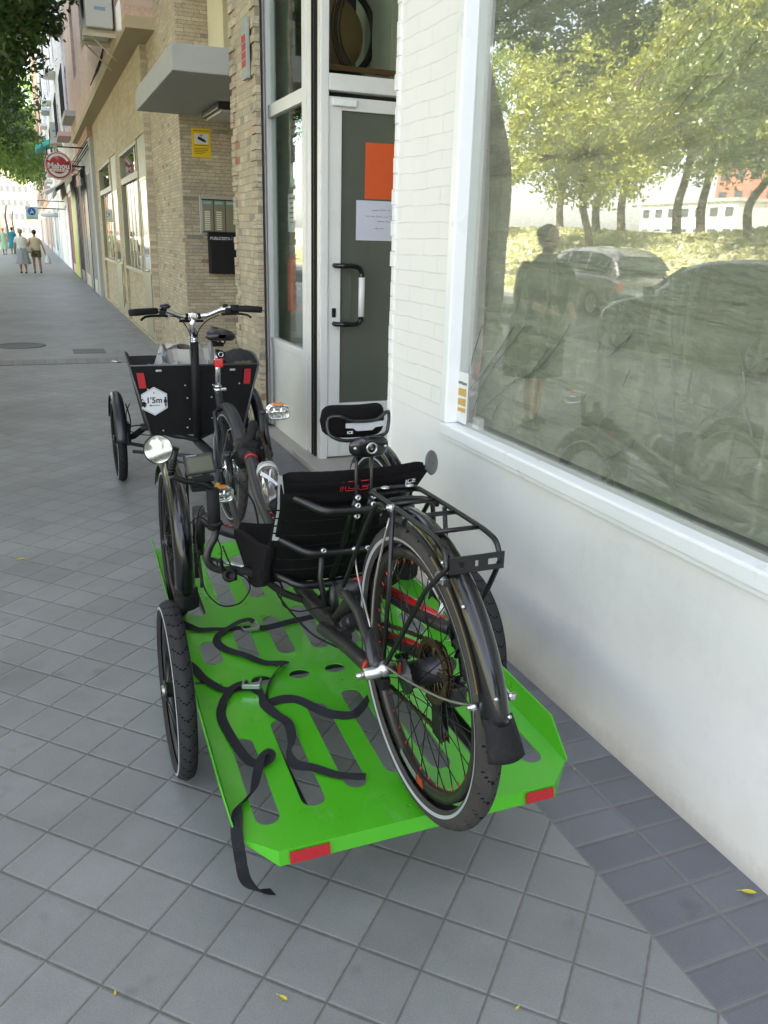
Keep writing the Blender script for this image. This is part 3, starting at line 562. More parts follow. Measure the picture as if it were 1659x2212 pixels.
b = MB(); b.bbox(1.775, 1.93, 5.315, 5.345, 2.275, 2.315, .006); b.bbox(1.84, 1.852, 5.311, 5.316, 2.288, 2.300, .001); b.build('door_sensor', m_wframe, door)
b = MB(); b.box(1.757, 2.74, 5.36, 5.366, 2.457, 4.2); b.build('transom_glass', m_glass3, shop)
b = MB(); b.box(1.74, 3.0, 6.1, 6.15, 2.0, 4.2); b.box(1.74, 3.0, 5.41, 6.1, 2.33, 2.36); b.build('transom_backing', m_dark, shop)
b = MB(); b.box(1.757, 2.72, 5.43, 5.46, 2.49, 2.52); b.build('transom_shelf', mat('brown_wood_shelf', (.16, .08, .03), .6, var=.3), shop)
b = MB(); b.box(2.75, 3.1, 3.69, 5.45, 0, 5); b.box(1.80, 2.75, 3.66, 3.69, 0, 5); b.build('entrance_side_wall', m_wframe2, shop)
b = MB(); b.box(1.70, 3.2, 5.33, 5.5, 4.2, 5.5); b.box(1.70, 1.9, 5.5, 6.94, 4.2, 5.5); b.box(1.55, 2.75, 3.69, 5.33, 4.3, 5.5); b.build('lintel', m_wwall, shop)
# upper storeys over the shops: cast the street's shade
b = MB(); cells_wall(b, 'x', 1.5, 1.9, [-45, 9.0], [5.5, 17.5], [(y, y+1.3, z, z+1.5) for y in (-11, -7, -3, 1, 5) for z in (6.6, 9.6, 12.6)])
b.box(1.9, 12, -45, 9, 5.5, 5.7); b.box(1.9, 12, -45, 9, 17.3, 17.5)
upb = b.build('upper_storeys', mat('upper_brick', (.36, .22, .15), .85, var=.15, vscale=8), shop)
b = MB()
for y in (-11, -7, -3, 1, 5):
    for z in (6.6, 9.6, 12.6): b.box(1.62, 1.66, y, y+1.3, z, z+1.5)
b.build('upper_windows', m_dark, upb)
# things seen behind the transom glass and side window
b = MB()
for rr_, tr in ((.33, .014), (.30, .007), (.36, .006)):
    b.tube([V((2.22+rr_*math.cos(a)*.9, 5.72, 2.80+rr_*math.sin(a))) for a in [2*math.pi*k/56 for k in range(56)]], tr, 6, closed=True)
tw = b.build('bicycle_wheel', mat('dark_brown_rubber', (.05, .035, .025), .4, var=.2)); tag(tw, 'dark bicycle wheel hanging behind the glass over the shop door', 'wheel')
b = MB(); b.lathe((1.98, 5.86, 2.78), (.35, -.95, 0), [(0, 0), (0, .21), (.01, .215), (.03, .20), (.035, 0)], 40); o = b.build('hanging_drum', mat('tan_drum_skin', (.42, .27, .12), .6, var=.2)); tag(o, 'round tan disc hanging behind the glass over the shop door', 'ornament')
b = MB()
b.tube([V((1.98+.235*math.cos(a), 5.80, 2.78+.26*math.sin(a))) for a in [2*math.pi*k/48 for k in range(48)]], .022, 8, closed=True); b.build('tyre_ring', m_rubber, o)
b = MB(); b.box(1.768, 1.771, 5.76, 6.26, 1.85, 2.27); o = b.build('framed_poster', mat('pale_green_poster', (.52, .60, .52), .5, var=.1)); tag(o, 'pale green poster with a dark figure inside the narrow side window', 'poster')
b = MB(); 
b.prism([(6.05, 2.18), (6.02, 2.05), (5.98, 2.02), (5.97, 1.96), (6.03, 1.95), (6.05, 1.90), (6.09, 1.93), (6.14, 1.97), (6.10, 2.0), (6.08, 2.06)], lambda u, v, d: V((1.766-d, u, v)), 0, .001)
b.build('poster_figure', m_black, o)
b = MB(); b.box(1.760, 1.762, 6.10, 6.30, 1.54, 1.80); o = b.build('hours_notice', m_white); tag(o, 'small white notice stuck inside the narrow side window below the poster', 'notice')
b = MB()
for i in range(6): b.box(1.7585, 1.7595, 6.14+.01*(i % 2), 6.26-.015*(i % 3), 1.765-.033*i, 1.775-.033*i)
b.build('notice_lines', m_dkmetal, o)
b = MB(); b.box(1.86, 1.89, 6.18, 6.24, .02, 1.5); b.box(1.86, 1.89, 5.75, 6.5, .98, 1.02); b.box(1.86, 1.89, 6.18, 6.24, 1.75, 2.33); b.box(1.84, 1.86, 5.8, 6.45, .5, .54)
o = b.build('wooden_easel', mat('yellow_pine_wood', (.45, .25, .07), .5, var=.25, vscale=20)); tag(o, 'light wooden stand seen inside the narrow side window', 'easel')
b = MB(); b.bbox(1.80, 1.84, 6.35, 6.48, .95, 1.32, .01); b.bbox(1.80, 1.86, 6.30, 6.45, 1.32, 1.36, .01); o = b.build('fire_extinguisher_bag', mat('salmon_canvas', (.60, .12, .08), .6, var=.2)); tag(o, 'salmon red padded object standing inside the narrow side window', 'bag')
# papers on the door glass
b = MB(); b.box(2.01, 2.33, 5.361, 5.3645, 1.75, 2.085); o = b.build('orange_notice', mat('orange_paper', (.62, .09, .015), .7, var=.12, vscale=12)); tag(o, 'plain orange sheet taped to the glass of the shop door', 'notice')
b = MB(); b.grid(lambda u, v: V((1.952+u*.30, 5.3605-.004*math.sin(u*3.1)*math.sin(v*3), 1.495+v*.245)), 8, 6); o = b.build('handwritten_note', mat('lilac_white_paper', (.55, .56, .66), .7, var=.04)); tag(o, 'white handwritten note taped below the orange sheet on the shop door', 'notice')
def scrib(mb, x0, x1, z, h, y, seed):
    rn = random.Random(seed); x = x0; pts = []
    while x < x1:
        L = rn.uniform(.02, .05); n = int(L/.004); p = [V((x+i*.004, y, z+rn.uniform(-h, h))) for i in range(n+1)]
        mb.tube(p, .0009, 4); x += L+.012
b = MB()
for k, (x0, x1, z, h) in enumerate([(2.06, 2.23, 1.682, .007), (2.02, 2.23, 1.645, .005), (2.10, 2.23, 1.615, .005), (2.08, 2.14, 1.572, .004)]): scrib(b, x0, x1, z, h, 5.3555, k)
b.build('handwriting', m_dkmetal, o)
# alarm sticker and sensor low in the window corner
b = MB(); b.box(1.5525, 1.5555, 2.935, 3.02, .80, 1.005); al = b.build('alarm_sticker', mat('sticker_white', (.66, .67, .66), .4, var=.05)); tag(al, 'white and gold alarm sticker low in the near corner of the big window', 'sticker')
b = MB()
for zz, hh in ((.925, .032), (.885, .03), (.853, .018)): b.prism([(2.945, zz-hh/2), (3.012, zz-hh/2), (3.012, zz+hh/2-.004), (2.945, zz+hh/2)], lambda u, v, d: V((1.5515-d*0, u, v)) if d == 0 else V((1.5525, u, v)), 0, 1)
b.build('sticker_print', mat('gold_print', (.5, .31, .06), .5, var=.3, vscale=90), al)
WT = lambda cy, cz: (lambda u, v, d: V((1.5505, cy-u, cz+v)))
text_mb('verisure', .022, WT(2.978, .962), mat=m_dkmetal, name='sticker_lettering', parent=al, bold=.0004)
b = MB(); b.bbox(1.575, 1.60, 2.87, 2.92, .79, .835, .003); o = b.build('window_sensor', m_wframe); tag(o, 'small white sensor box inside the big window beside the alarm sticker', 'sensor')

# ---- stone clad apartment entrance
ST = [(0, (.42, .36, .25)), (.13, (.47, .41, .29)), (.26, (.39, .335, .235)), (.38, (.44, .36, .27)), (.50, (.37, .325, .24)), (.60, (.49, .43, .31)), (.70, (.41, .35, .25)), (.86, (.25, .235, .20)), (.89, (.42, .32, .24)), (.93, (.38, .33, .25)), (.982, (.33, .16, .11)), (.99, (.44, .38, .27))]
m_stx = cladding('split_stone_cladding_side', 'x', .17, .037, ST, (.24, .20, .14), msize=.0022, bs=.65)
m_sty = cladding('split_stone_cladding_front', 'y', .17, .037, ST, (.20, .165, .12), msize=.0022, bs=.65)
m_stxs = cladding('split_stone_cladding_pillar', 'x', .13, .055, ST, (.27, .225, .16), offx=.07, msize=.0025, bs=.7)
BG = [(0, (.46, .39, .27)), (.3, (.50, .43, .30)), (.6, (.43, .37, .26)), (.85, (.52, .45, .32))]
m_bex = cladding('beige_slip_brick', 'x', .24, .050, BG, (.36, .30, .21), bumpd=.006, msize=.003)
m_olive = mat('olive_grey_door_metal', (.26, .245, .17), .45, .25, var=.12)
m_gold = mat('gold_anodised_frame', (.50, .40, .20), .32, .7, var=.1)
apt = thing('apartment_entrance', (1.6, 8, 0), 'stone clad block entrance with projecting concrete canopy', 'building')
rn = random.Random(9); b = MB(); b.box(1.60, 1.637, 6.56, 6.96, 0, 6.0); b.box(1.60, 1.74, 6.96, 7.37, 0, 6.0); z = 0
while z < 4.2:                       # individual proud stones give the pillar its ragged arris
    hh = rn.choice([.04, .055, .07]); y = 7.37
    if rn.random() < .8: b.bbox(1.588-rn.uniform(0, .006), 1.637, 7.37-rn.uniform(.08, .2), 7.372+rn.uniform(.002, .01), z+.002, z+hh-.002, .003)
    if rn.random() < .6: b.bbox(1.590-rn.uniform(0, .006), 1.633, 6.555-rn.uniform(0, .006), 6.56+rn.uniform(.08, .2), z+.002, z+hh-.002, .003)
    z += hh
b.build('stone_pillar', m_stxs, apt)
b = MB(); b.box(1.589, 3.0, 9.992, 10.0, 0, 3.9); b.build('stone_return_wall', m_sty, apt)
b = MB(); cells_wall(b, 'x', 1.585, 1.75, [10.0, 12.4], [0, 6], []); b.build('stone_side_wall', m_stx, apt)
b = MB(); b.box(1.74, 3.0, 7.2, 7.37, 0, 3.9); b.box(2.9, 3.0, 7.37, 10, 0, 3.9); b.build('porch_wall', m_cream, apt)
b = MB(); b.bbox(1.135, 3.0, 7.39, 9.93, 2.725, 2.925, .012); b.build('canopy', m_conc, apt)
b = MB(); b.box(1.93, 3.0, 9.2, 9.99, 2.93, 6); b.box(1.60, 3.0, 7.4, 9.2, 3.75, 6); b.build('cream_upper_wall', m_cream, apt)
b = MB(); b.bbox(1.76, 2.2, 8.75, 9.6, 2.66, 2.722, .01); lp = b.build('porch_lamp', m_dkmetal, apt)
b = MB(); b.bbox(1.80, 2.16, 8.80, 9.55, 2.64, 2.66, .004); b.build('lamp_diffuser', mat('grey_lamp_diffuser', (.45, .46, .43), .4), lp)
# alarm-company plaque on the pillar
b = MB(); b.bbox(1.556, 1.582, 6.64, 6.80, 2.60, 3.0, .004); pq = b.build('pillar_plaque', mat('grey_plaque', (.30, .33, .31), .5, var=.15)); tag(pq, 'narrow grey and red plaque high on the stone pillar beside the shop', 'plaque')
b = MB()
for k in range(4): b.box(1.5545, 1.5575, 6.665, 6.79, 2.68+k*.055, 2.725+k*.055)
b.build('plaque_panel', mat('faded_red_print', (.40, .05, .06), .6, var=.2), pq)
# yellow CCTV sign
YT = lambda cx, cz, y=9.982: (lambda u, v, d: V((cx+u, y, cz+v)))
b = MB(); b.bbox(1.712, 1.918, 9.988, 9.998, 2.315, 2.61, .002); ys = b.build('camera_warning_sign', mat('warning_yellow', (.75, .50, .01), .4, var=.05)); tag(ys, 'yellow video surveillance sign on the stone wall under the canopy', 'sign')
b = MB(); b.box(1.742, 1.892, 9.985, 9.988, 2.452, 2.555); b.build('sign_panel', m_white, ys)
b = MB(); m_ = Matrix.Translation((1.817, 9.983, 2.498))@Matrix.Rotation(R(24), 4, 'Y'); b.box(-.035, .035, -.001, .001, -.014, .014, m_); b.box(.035, .052, -.001, .001, -.009, .009, m_); b.box(-.042, -.035, -.001, .001, -.018, .018, m_); b.box(1.812, 1.818, 9.982, 9.984, 2.512, 2.54); b.box(1.795, 1.838, 9.982, 9.984, 2.54, 2.546); b.build('camera_symbol', m_black, ys)
text_mb('ZONA VIDEOVIGILADA', .0165, YT(1.815, 2.582), mat=m_black, name='sign_lettering', parent=ys, bold=.0003)
b = MB(); b.box(1.735, 1.895, 9.984, 9.987, 2.435, 2.440)
for k, (a_, c_) in enumerate([(1.735, 1.83), (1.735, 1.86), (1.735, 1.885), (1.735, 1.89)]): b.box(a_, c_, 9.984, 9.987, 2.352+k*.017, 2.357+k*.017)
b.build('sign_small_print', m_dkmetal, ys)
# intercom and mailbox
b = MB(); b.bbox(1.765, 2.20, 9.97, 9.998, 1.515, 1.925, .004); ic = b.build('intercom_panel', mat('brushed_panel', (.42, .43, .40), .42, .6, var=.1)); tag(ic, 'metal intercom panel with name buttons on the stone wall', 'intercom')
b = MB()
for k in range(3): b.bbox(1.79+k*.132, 1.915+k*.132, 9.960, 9.97, 1.54, 1.875, .003)
pn = b.build('intercom_module', mat('olive_alloy_module', (.27, .26, .20), .4, .6, var=.1), ic)
b = MB(); b.box(1.785, 2.2, 9.957, 9.96, 1.875, 1.886); b.box(1.785, 2.2, 9.957, 9.96, 1.53, 1.54)
for k in range(3): b.box(1.9155+k*.132, 1.9215+k*.132, 9.956, 9.97, 1.54, 1.875)
b.build('module_divider', m_black, ic)
b = MB()
for k in range(2):
    for q in range(9): b.box(1.815+k*.132, 1.875+k*.132, 9.956, 9.96, 1.56+q*.023, 1.573+q*.023)
b.build('name_buttons', mat('cream_name_tag', (.62, .62, .5), .5, var=.1), ic)
mtl = mat('teal_label', (.20, .42, .40), .5)
for k in range(3): b = MB(); b.box(1.805+k*.132, 1.89+k*.132, 9.956, 9.96, 1.835, 1.86); b.build('module_label', mtl, ic)
b = MB(); b.bbox(1.845, 2.22, 9.84, 9.997, 1.085, 1.44, .008); b.prism([(9.997, 1.44), (9.84, 1.40), (9.90, 1.53), (9.997, 1.53)], lambda u, v, d: V((d, u, v)), 1.842, 2.222); mbx = b.build('advertising_mailbox', m_matte); tag(mbx, 'black advertising mailbox lettered PUBLICESTA under the intercom panel', 'mailbox')
text_mb('PUBLICESTA', .042, lambda u, v, d: V((1.965+u, 9.868+v*.45, 1.468+v)), mat=m_refl, name='mailbox_lettering', parent=mbx, bold=.0018)
b = MB(); b.box(2.095, 2.099, 9.865, 9.868, 1.455, 1.49); b.build('mailbox_mark', m_refl, mbx)
# ---- beige shopfront with two barred windows
bei = thing('beige_shopfront', (1.5, 17, 0), 'beige brick shopfront with two tall gold-framed barred windows', 'building')
HO = [(12.66, 16.1, .90, 2.79), (17.0, 21.05, .90, 2.86)]
HO = [(12.45, 16.1, .02, 2.79), (16.85, 21.05, .02, 2.86)]
b = MB(); cells_wall(b, 'x', 1.5, 1.70, [12.4, 22.0], [0, 3.82], HO); b.build('wall', m_bex, bei)
for k, (y0, y1, z1, fr) in enumerate([(13.45, 16.1, 2.79, 12.45), (18.0, 21.05, 2.86, 16.85)]):
    z0 = .90
    b = MB(); b.box(1.545, 1.565, y0, y1, .02, z0); b.build('under_window_panel', m_bex, bei)
    b = MB(); F = .06
    b.bbox(1.50, 1.56, y0, y1, z0, z0+F, .004); b.bbox(1.50, 1.56, y0, y1, z1-F, z1-.001, .004); b.bbox(1.50, 1.56, y1-F, y1-.001, z0+F, z1-F, .004); b.bbox(1.50, 1.56, y0, y0+F, z0+F, z1-F, .004)
    b.bbox(1.505, 1.555, y0+F, y1-F, 2.28, 2.38, .004)
    wfr = b.build('window_frame', m_olive, bei)
    b = MB(); n_ = 5
    for q in range(1, n_): yb = y0+F+(y1-y0-2*F)*q/n_; b.bbox(1.538, 1.545, yb-.022, yb+.022, z0+F, 2.28, .002)
    b.bbox(1.53, 1.545, y0+(y1-y0)*.22-.03, y0+(y1-y0)*.22+.03, 2.38, z1-F, .003); b.build('window_bars', m_gold, wfr)
    b = MB(); b.box(1.548, 1.552, y0+F, y1-F, z0+F, z1-F); b.build('pane', m_glass2, wfr)
    b = MB(); b.box(1.66, 1.69, fr+.02, y1-.02, .03, z1-.02); b.build('window_backing', m_dark, bei)
    b = MB(); b.bbox(1.515, 1.56, fr+.005, y0-.005, .03, z1-.001, .004); b.bbox(1.495, 1.515, fr+.10, y0-.10, .15, .95, .004); dr = b.build('side_door', m_olive, bei)
    b = MB(); b.box(1.505, 1.512, fr+.10, fr+.14, .95, 2.25); b.box(1.505, 1.512, y0-.14, y0-.10, .95, 2.25); b.box(1.505, 1.512, fr+.14, y0-.14, 2.21, 2.25); b.build('door_trim', m_gold, dr)
    b = MB(); b.box(1.5125, 1.514, fr+.15, y0-.15, 1.0, 2.2); b.build('door_pane', mat('reflective_door_pane', (.10, .12, .11), .08, var=.1, coat=1), dr)
    b = MB(); b.tube([(1.49, fr+.12, 1.0), (1.455, fr+.12, 1.0), (1.455, fr+.26, 1.0)], .012, 8); b.build('handle', m_chrome, dr)
b = MB(); b.tube([(1.485, 16.5, .25), (1.485, 16.5, .95)], .009, 8); b.bbox(1.47, 1.5, 16.47, 16.53, .95, 1.03, .006); o = b.build('gold_door_pull', m_gold, bei)  # thin gold door handle between the two windows
# overhanging first floor
g_up = cladding('pink_stucco_brick', 'x', .25, .06, [(0, (.50, .35, .27)), (.5, (.53, .38, .30)), (.8, (.47, .33, .25))], (.45, .35, .28), msize=.006, bumpd=.004)
b = MB(); b.box(1.25, 3.0, 11.5, 26.5, 3.82, 3.95); b.build('soffit', m_cream if False else mat('tan_soffit', (.36, .30, .19), .8, var=.1), bei)
b = MB(); cells_wall(b, 'x', 1.25, 1.45, [11.5, 26.5], [3.95, 17], [(y, y+1.2, z, z+1.5) for y in (15, 18.5, 22) for z in (4.9, 7.9, 10.9)]); b.box(1.45, 12, 11.5, 11.7, 3.95, 17); b.build('upper_wall', g_up, bei)
b = MB(); b.box(1.44, 1.9, 8.9, 11.5, 6.0, 17); b.build('upper_stair_wall', m_stx, bei)
b = MB()
for y in (15, 18.5, 22):
    for z in (4.9, 7.9, 10.9): b.box(1.34, 1.37, y, y+1.2, z, z+1.5)
b.build('upper_windows', m_dark, bei)
def ac_unit(loc, label, s=1.0, n=None):
    t = thing('air_conditioner', loc, label, 'air conditioner', 'air conditioners on the facades'); x, y, z = loc
    b = MB(); b.bbox(x-.17, x+.17, y, y+.85*s, z, z+.62*s, .02); bd = b.build('casing', mat('ac_casing', (.50, .52, .48), .5, var=.06), t)
    b = MB()
    for k in range(7): b.tube([V((x-.175, y+.32*s+(.03+k*.032)*math.cos(a), z+.31*s+(.03+k*.032)*math.sin(a))) for a in [6.283*q/24 for q in range(24)]], .004, 4, closed=True)
    b.build('fan_grille', m_dkmetal, t)
    b = MB(); b.box(x-.06, x+.08, y-.003, y, z+.2, z+.24); b.box(x-.10, x-.0, y-.003, y, z+.36, z+.44); b.build('casing_label', mat('blue_grey_label', (.2, .33, .45), .5), t)
    mb_ = mat('yellowed_bracket', (.45, .42, .30), .6, var=.2)
    for yy_ in (y+.1, y+.7*s): b = MB(); b.box(x-.2, 1.25, yy_, yy_+.04, z-.05, z-.005); b.tube([(x-.15, yy_+.02, z-.04), (1.25, yy_+.02, z-.35)], .012, 5); b.build('wall_bracket', mb_, t)
    b = MB(); b.box(x-.22, 1.25, y+.02, y+.05, z-.1, z-.05); b.build('bracket_rail', mb_, t); return t
ac_unit((1.06, 12.7, 4.02), 'grey air conditioner on a bracket above the tan soffit, nearest the camera', 1.25)
ac_unit((1.05, 33, 4.35), 'pale air conditioner far up the facade above the round red beer sign', 1.1)
b = MB(); b.lathe((1.28, 12.0, 3.86), (0, 0, 1), [(0, .0), (0, .07), (.02, .085), (.26, .085), (.33, .05), (.36, .025), (.40, .025), (.40, 0)], 16); o = b.build('plastic_bottle', mat('cloudy_white_plastic', (.70, .71, .72), .4)); tag(o, 'white plastic jug hung beside the nearest air conditioner', 'bottle')
b = MB()
for k in range(5): b.tube(spline([(1.22, 12.2+k*.4, 5.6), (1.1-.03*k, 12.6+.5*k, 4.9), (1.22, 13.2+.3*k, 4.3-.05*k), (1.2, 14.8+k*.6, 3.98)], 6), .009, 5)
o = b.build('facade_cables', m_rubber); tag(o, 'loose black cables dangling on the wall behind the air conditioner', 'cable')
# ---- the row of shops farther up the street
def facade(name, y0, y1, x, H, col, label, upcol, parts, seed=0):
    t = thing(name, (x, (y0+y1)/2, 0), label, 'building')
    m1 = mat(name+'_ground_floor', col, .75, var=.12, vscale=3, bump=.2, bscale=30)
    um = cladding(name+'_brick', 'x', .25, .065, [(0, upcol), (.5, tuple(c*1.12 for c in upcol)), (.8, tuple(c*.85 for c in upcol))], tuple(c*.85 for c in upcol), msize=.006, bumpd=.004)
    holes = [(a, c, 0.02, z) for a, c, z, _, _ in parts]
    b = MB(); cells_wall(b, 'x', x, x+.3, [y0, y1], [0, 3.6], holes); b.build('wall', m1, t)
    wy = [y0+(y1-y0)*(k+.5)/max(1, int((y1-y0)/3.4)) for k in range(max(1, int((y1-y0)/3.4)))]
    hs = [(q-.6, q+.6, zf, zf+1.5) for q in wy for zf in (4.7, 7.7, 10.7, 13.7) if zf+2 < H]
    b = MB(); cells_wall(b, 'x', x-.04, x+.3, [y0+.01, y1-.01], [3.6, H], hs); b.box(x+.3, x+9, y0, y0+.2, 3.6, H); b.build('upper_wall', um, t)
    b = MB()
    for h_ in hs: b.box(x+.12, x+.15, h_[0], h_[1], h_[2], h_[3])
    b.build('upper_windows', m_dark, t)
    for a, c, z, m_, kind in parts:
        b = MB()
        if kind == 'shutter':
            k = 0; zz = .02
            while zz < z-.3: b.bbox(x+.05, x+.09, a+.02, c-.02, zz, zz+.085, .012); zz += .088
            b.bbox(x-.02, x+.1, a, c, z-.3, z-.002, .01)
        elif kind == 'glass':
            b.bbox(x-.02, x+.05, a, a+.09, .02, z-.002, .01); b.bbox(x-.02, x+.05, c-.09, c, .02, z-.002, .01); b.bbox(x-.02, x+.05, a+.09, c-.09, z-.1, z-.002, .01); b.bbox(x-.02, x+.05, a+.09, c-.09, .02, .35, .01); b.bbox(x-.02, x+.05, (a+c)/2-.04, (a+c)/2+.04, .35, z-.1, .01)
        else: b.bbox(x-.03, x+.08, a, c, .02, z-.002, .01)
        pr = b.build({'shutter': 'roller_shutter', 'glass': 'shop_window', 'panel': 'door_panel'}[kind], m_, t)
        if kind == 'glass':
            b = MB(); b.box(x+.0, x+.005, a+.09, c-.09, .35, z-.1); b.build('pane', mat('dark_shop_pane', (.06, .07, .07), .06, coat=1, var=.2), pr)
    # balconies with railings on the upper floors
    for q in wy[::2]:
        for zf in (4.3, 7.3):
            if zf+3 > H: continue
            b = MB(); b.box(x-.42, x-.045, q-1.1, q+1.1, zf-.10, zf+.02); ba = b.build('balcony', m1, t)
            b = MB(); b.box(x-.42, x-.40, q-1.1, q+1.1, zf+1.0, zf+1.04)
            for s in range(19): yy_ = q-1.1+s*2.18/18; b.box(x-.417, x-.403, yy_, yy_+.015, zf+.02, zf+1.0)
            b.build('railing', m_dkmetal, ba)
    return t
mg = mat('grey_panel', (.36, .37, .36), .5, var=.1); md = mat('black_door_trim', (.025, .022, .03), .4, var=.2); ml = mat('lime_green_panel', (.45, .55, .02), .5, var=.05); mp_ = mat('pink_tile_panel', (.60, .34, .30), .5, var=.1); mv = mat('violet_trim', (.10, .03, .12), .5); mbr = mat('bright_white_wall', (.80, .80, .83), .6, var=.03); mbl = mat('blue_grey_shutter', (.30, .38, .44), .4, .2, var=.08); mbw = mat('brown_door', (.22, .10, .05), .6)
facade('grey_corner_shop', 22.0, 27.6, 1.42, 15, (.40, .41, .40), 'grey fronted shop with black door surrounds next to the beige shopfront', (.46, .30, .24), [(22.6, 23.8, 2.95, mg, 'glass'), (24.0, 24.9, 2.9, md, 'panel'), (25.2, 27.2, 2.85, mg, 'glass')])
facade('lime_door_shop', 27.6, 36.0, 1.40, 16, (.50, .35, .32), 'narrow shop with a lime green door panel and pink tiling', (.62, .56, .56), [(27.8, 29.6, 2.8, md, 'glass'), (29.9, 30.7, 2.8, md, 'panel'), (30.8, 33.4, 2.8, ml, 'panel'), (33.6, 35.8, 2.8, mp_, 'glass')])
facade('white_fronted_shop', 36.0, 48.0, 1.40, 17, (.78, .78, .80), 'bright white shop front glowing beyond the lime green door', (.66, .62, .62), [(36.2, 36.9, 2.9, mv, 'panel'), (38.5, 41, 2.8, mbr, 'shutter')])
facade('blue_shutter_shop', 48.0, 72.0, 1.40, 15, (.52, .54, .55), 'shop row with blue grey shutters near the blue square sign', (.58, .58, .62), [(49, 54, 2.9, mbl, 'shutter'), (55.5, 60, 2.9, mbl, 'glass'), (61.5, 66, 2.9, mbl, 'shutter'), (67, 71, 2.9, mg, 'glass')])
facade('brown_door_building', 72.0, 105.0, 1.40, 18, (.50, .42, .33), 'tan building with brown doors far up the street', (.46, .30, .2), [(74, 79, 3, mbw, 'panel'), (82, 88, 3, mg, 'glass'), (91, 95, 3, mbw, 'panel'), (98, 103, 3, mg, 'shutter')])
facade('farthest_building', 105.0, 170.0, 1.35, 14, (.60, .55, .45), 'pale farthest building closing the row of shops', (.5, .4, .3), [(110, 120, 3, mg, 'glass'), (128, 140, 3, mbw, 'panel'), (146, 160, 3, mg, 'glass')])
def block(name, x0, x1, y0, y1, z0, H, col, label, cat='building', face='y', rows=4, cols=6, group=None):
    t = thing(name, ((x0+x1)/2, y0, z0), label, cat, group)
    b = MB(); b.bbox(x0, x1, y0, y1, z0, z0+H, .05); b.build('wall', mat(name+'_wall', col, .8, var=.08), t)
    b = MB()
    for i in range(cols):
        for j in range(rows):
            if face == 'y': w_ = (x1-x0)/cols; b.box(x0+w_*(i+.25), x0+w_*(i+.75), y0-.06, y0+.02, z0+H*(j+.35)/rows, z0+H*(j+.75)/rows)
            else: w_ = (y1-y0)/cols; b.box(x1-.02, x1+.06, y0+w_*(i+.25), y0+w_*(i+.75), z0+H*(j+.35)/rows, z0+H*(j+.75)/rows)
    b.build('windows', mat(name+'_window', (.10, .11, .12), .3, var=.1), t)
    b = MB(); b.box(x0-.15, x1+.15, y0-.15, y1+.15, z0+H, z0+H+.3); b.build('roof', mat(name+'_roof', tuple(c*.7 for c in col), .8), t); return t
block('cream_tower', -6, 0.2, 215, 225, 0, 26, (.32, .25, .16), 'cream apartment tower closing the end of the street behind the leaves', rows=9, cols=5)
block('orange_tower', -16, -7, 240, 250, 0, 22, (.30, .13, .07), 'orange apartment block at the end of the street', rows=8, cols=6)
# beyond the bank, seen in the window
block('brick_apartments', -72, -64, 52, 74, 0, 9.5, (.50, .22, .15), 'pink brick apartment block beyond the bank, seen in the shop window', face='x', rows=5, cols=10)
block('white_flats', -60, -54, 60, 73, 0, 5.5, (.66, .65, .6), 'low white flats beyond the bank, seen in the shop window', face='x', rows=3, cols=7)
block('white_pavilion', -52, -46, 34, 44, 0, 4.8, (.72, .70, .68), 'low white pavilion beyond the bank, seen in the shop window', face='x', rows=1, cols=6)
block('red_brick_hall', -56, -48, 22, 31, 0, 6.8, (.48, .12, .09), 'red brick hall beyond the pines, seen in the shop window', face='x', rows=2, cols=5)
block('pink_house', -50, -43, 10, 19, 0, 5.2, (.55, .30, .25), 'pink house at the right of the bank, seen in the shop window', face='x', rows=2, cols=5)
# ---- signs on the facades
t = thing('beer_sign', (.78, 24.5, 3.1), 'round red Mahou beer sign on a bracket over the shops', 'sign')
b = MB(); b.lathe((.78, 24.44, 3.1), (0, 1, 0), [(0, 0), (0, .315), (.015, .335), (.10, .335), (.115, .315), (.115, 0)], 40); b.build('sign_disc', mat('beer_sign_red', (.33, .02, .02), .35, coat=.4, var=.06), t)
b = MB(); b.tube([V((.78+.318*math.cos(a), 24.436, 3.1+.318*math.sin(a))) for a in [6.283*k/48 for k in range(48)]], .008, 6, closed=True)
def arc(mb, cx, cz, r0_, r1_, a0, a1, y, n=20):
    vs = []
    for k in range(n+1):
        a = a0+(a1-a0)*k/n; vs += [V((cx+r0_*math.cos(a), y, cz+r0_*math.sin(a))), V((cx+r1_*math.cos(a), y, cz+r1_*math.sin(a)))]
    mb.add(vs, [(2*k, 2*k+1, 2*k+3, 2*k+2) for k in range(n)])
arc(b, .78, 3.1, .225, .285, .45, 2.69, 24.434); arc(b, .78, 3.1, .20, .27, 3.55, 5.87, 24.434)
b.box(.60, .96, 24.434, 24.437, 2.955, 3.012)
b.build('sign_border', mat('beer_sign_white', (.66, .62, .58), .5), t)
text_mb('Mahou', .19, lambda u, v, d: V((.78+u, 24.430, 3.085+v)), mat=m_white, name='sign_lettering', parent=t, bold=.006)
b = MB()
for k in range(5):
    cx, cz = .64+k*.07, 2.985-abs(k-2)*.004; pts = [(cx+(.024 if q % 2 == 0 else .010)*math.sin(q*math.pi/5), cz+(.024 if q % 2 == 0 else .010)*math.cos(q*math.pi/5)) for q in range(10)]
    b.prism(pts, lambda u, v, d: V((u, 24.432-d, v)), 0, .002)
b.build('sign_stars', m_red, t)
b = MB(); b.tube([(1.1, 24.5, 3.1), (1.42, 24.5, 3.1)], .02, 6); b.tube([(.78, 24.5, 3.43), (.78, 24.5, 3.55), (1.42, 24.5, 3.55)], .018, 6)
for k in range(4): b.tube([(1.09, 24.5, 2.95+k*.09), (1.36, 24.5, 2.85+k*.13)], .007, 4)
b.build('sign_bracket', m_dkmetal, t)
t = thing('vet_sign', (.05, 40, 2.2), 'square blue and white sign with a dog symbol hanging over the far pavement', 'sign')
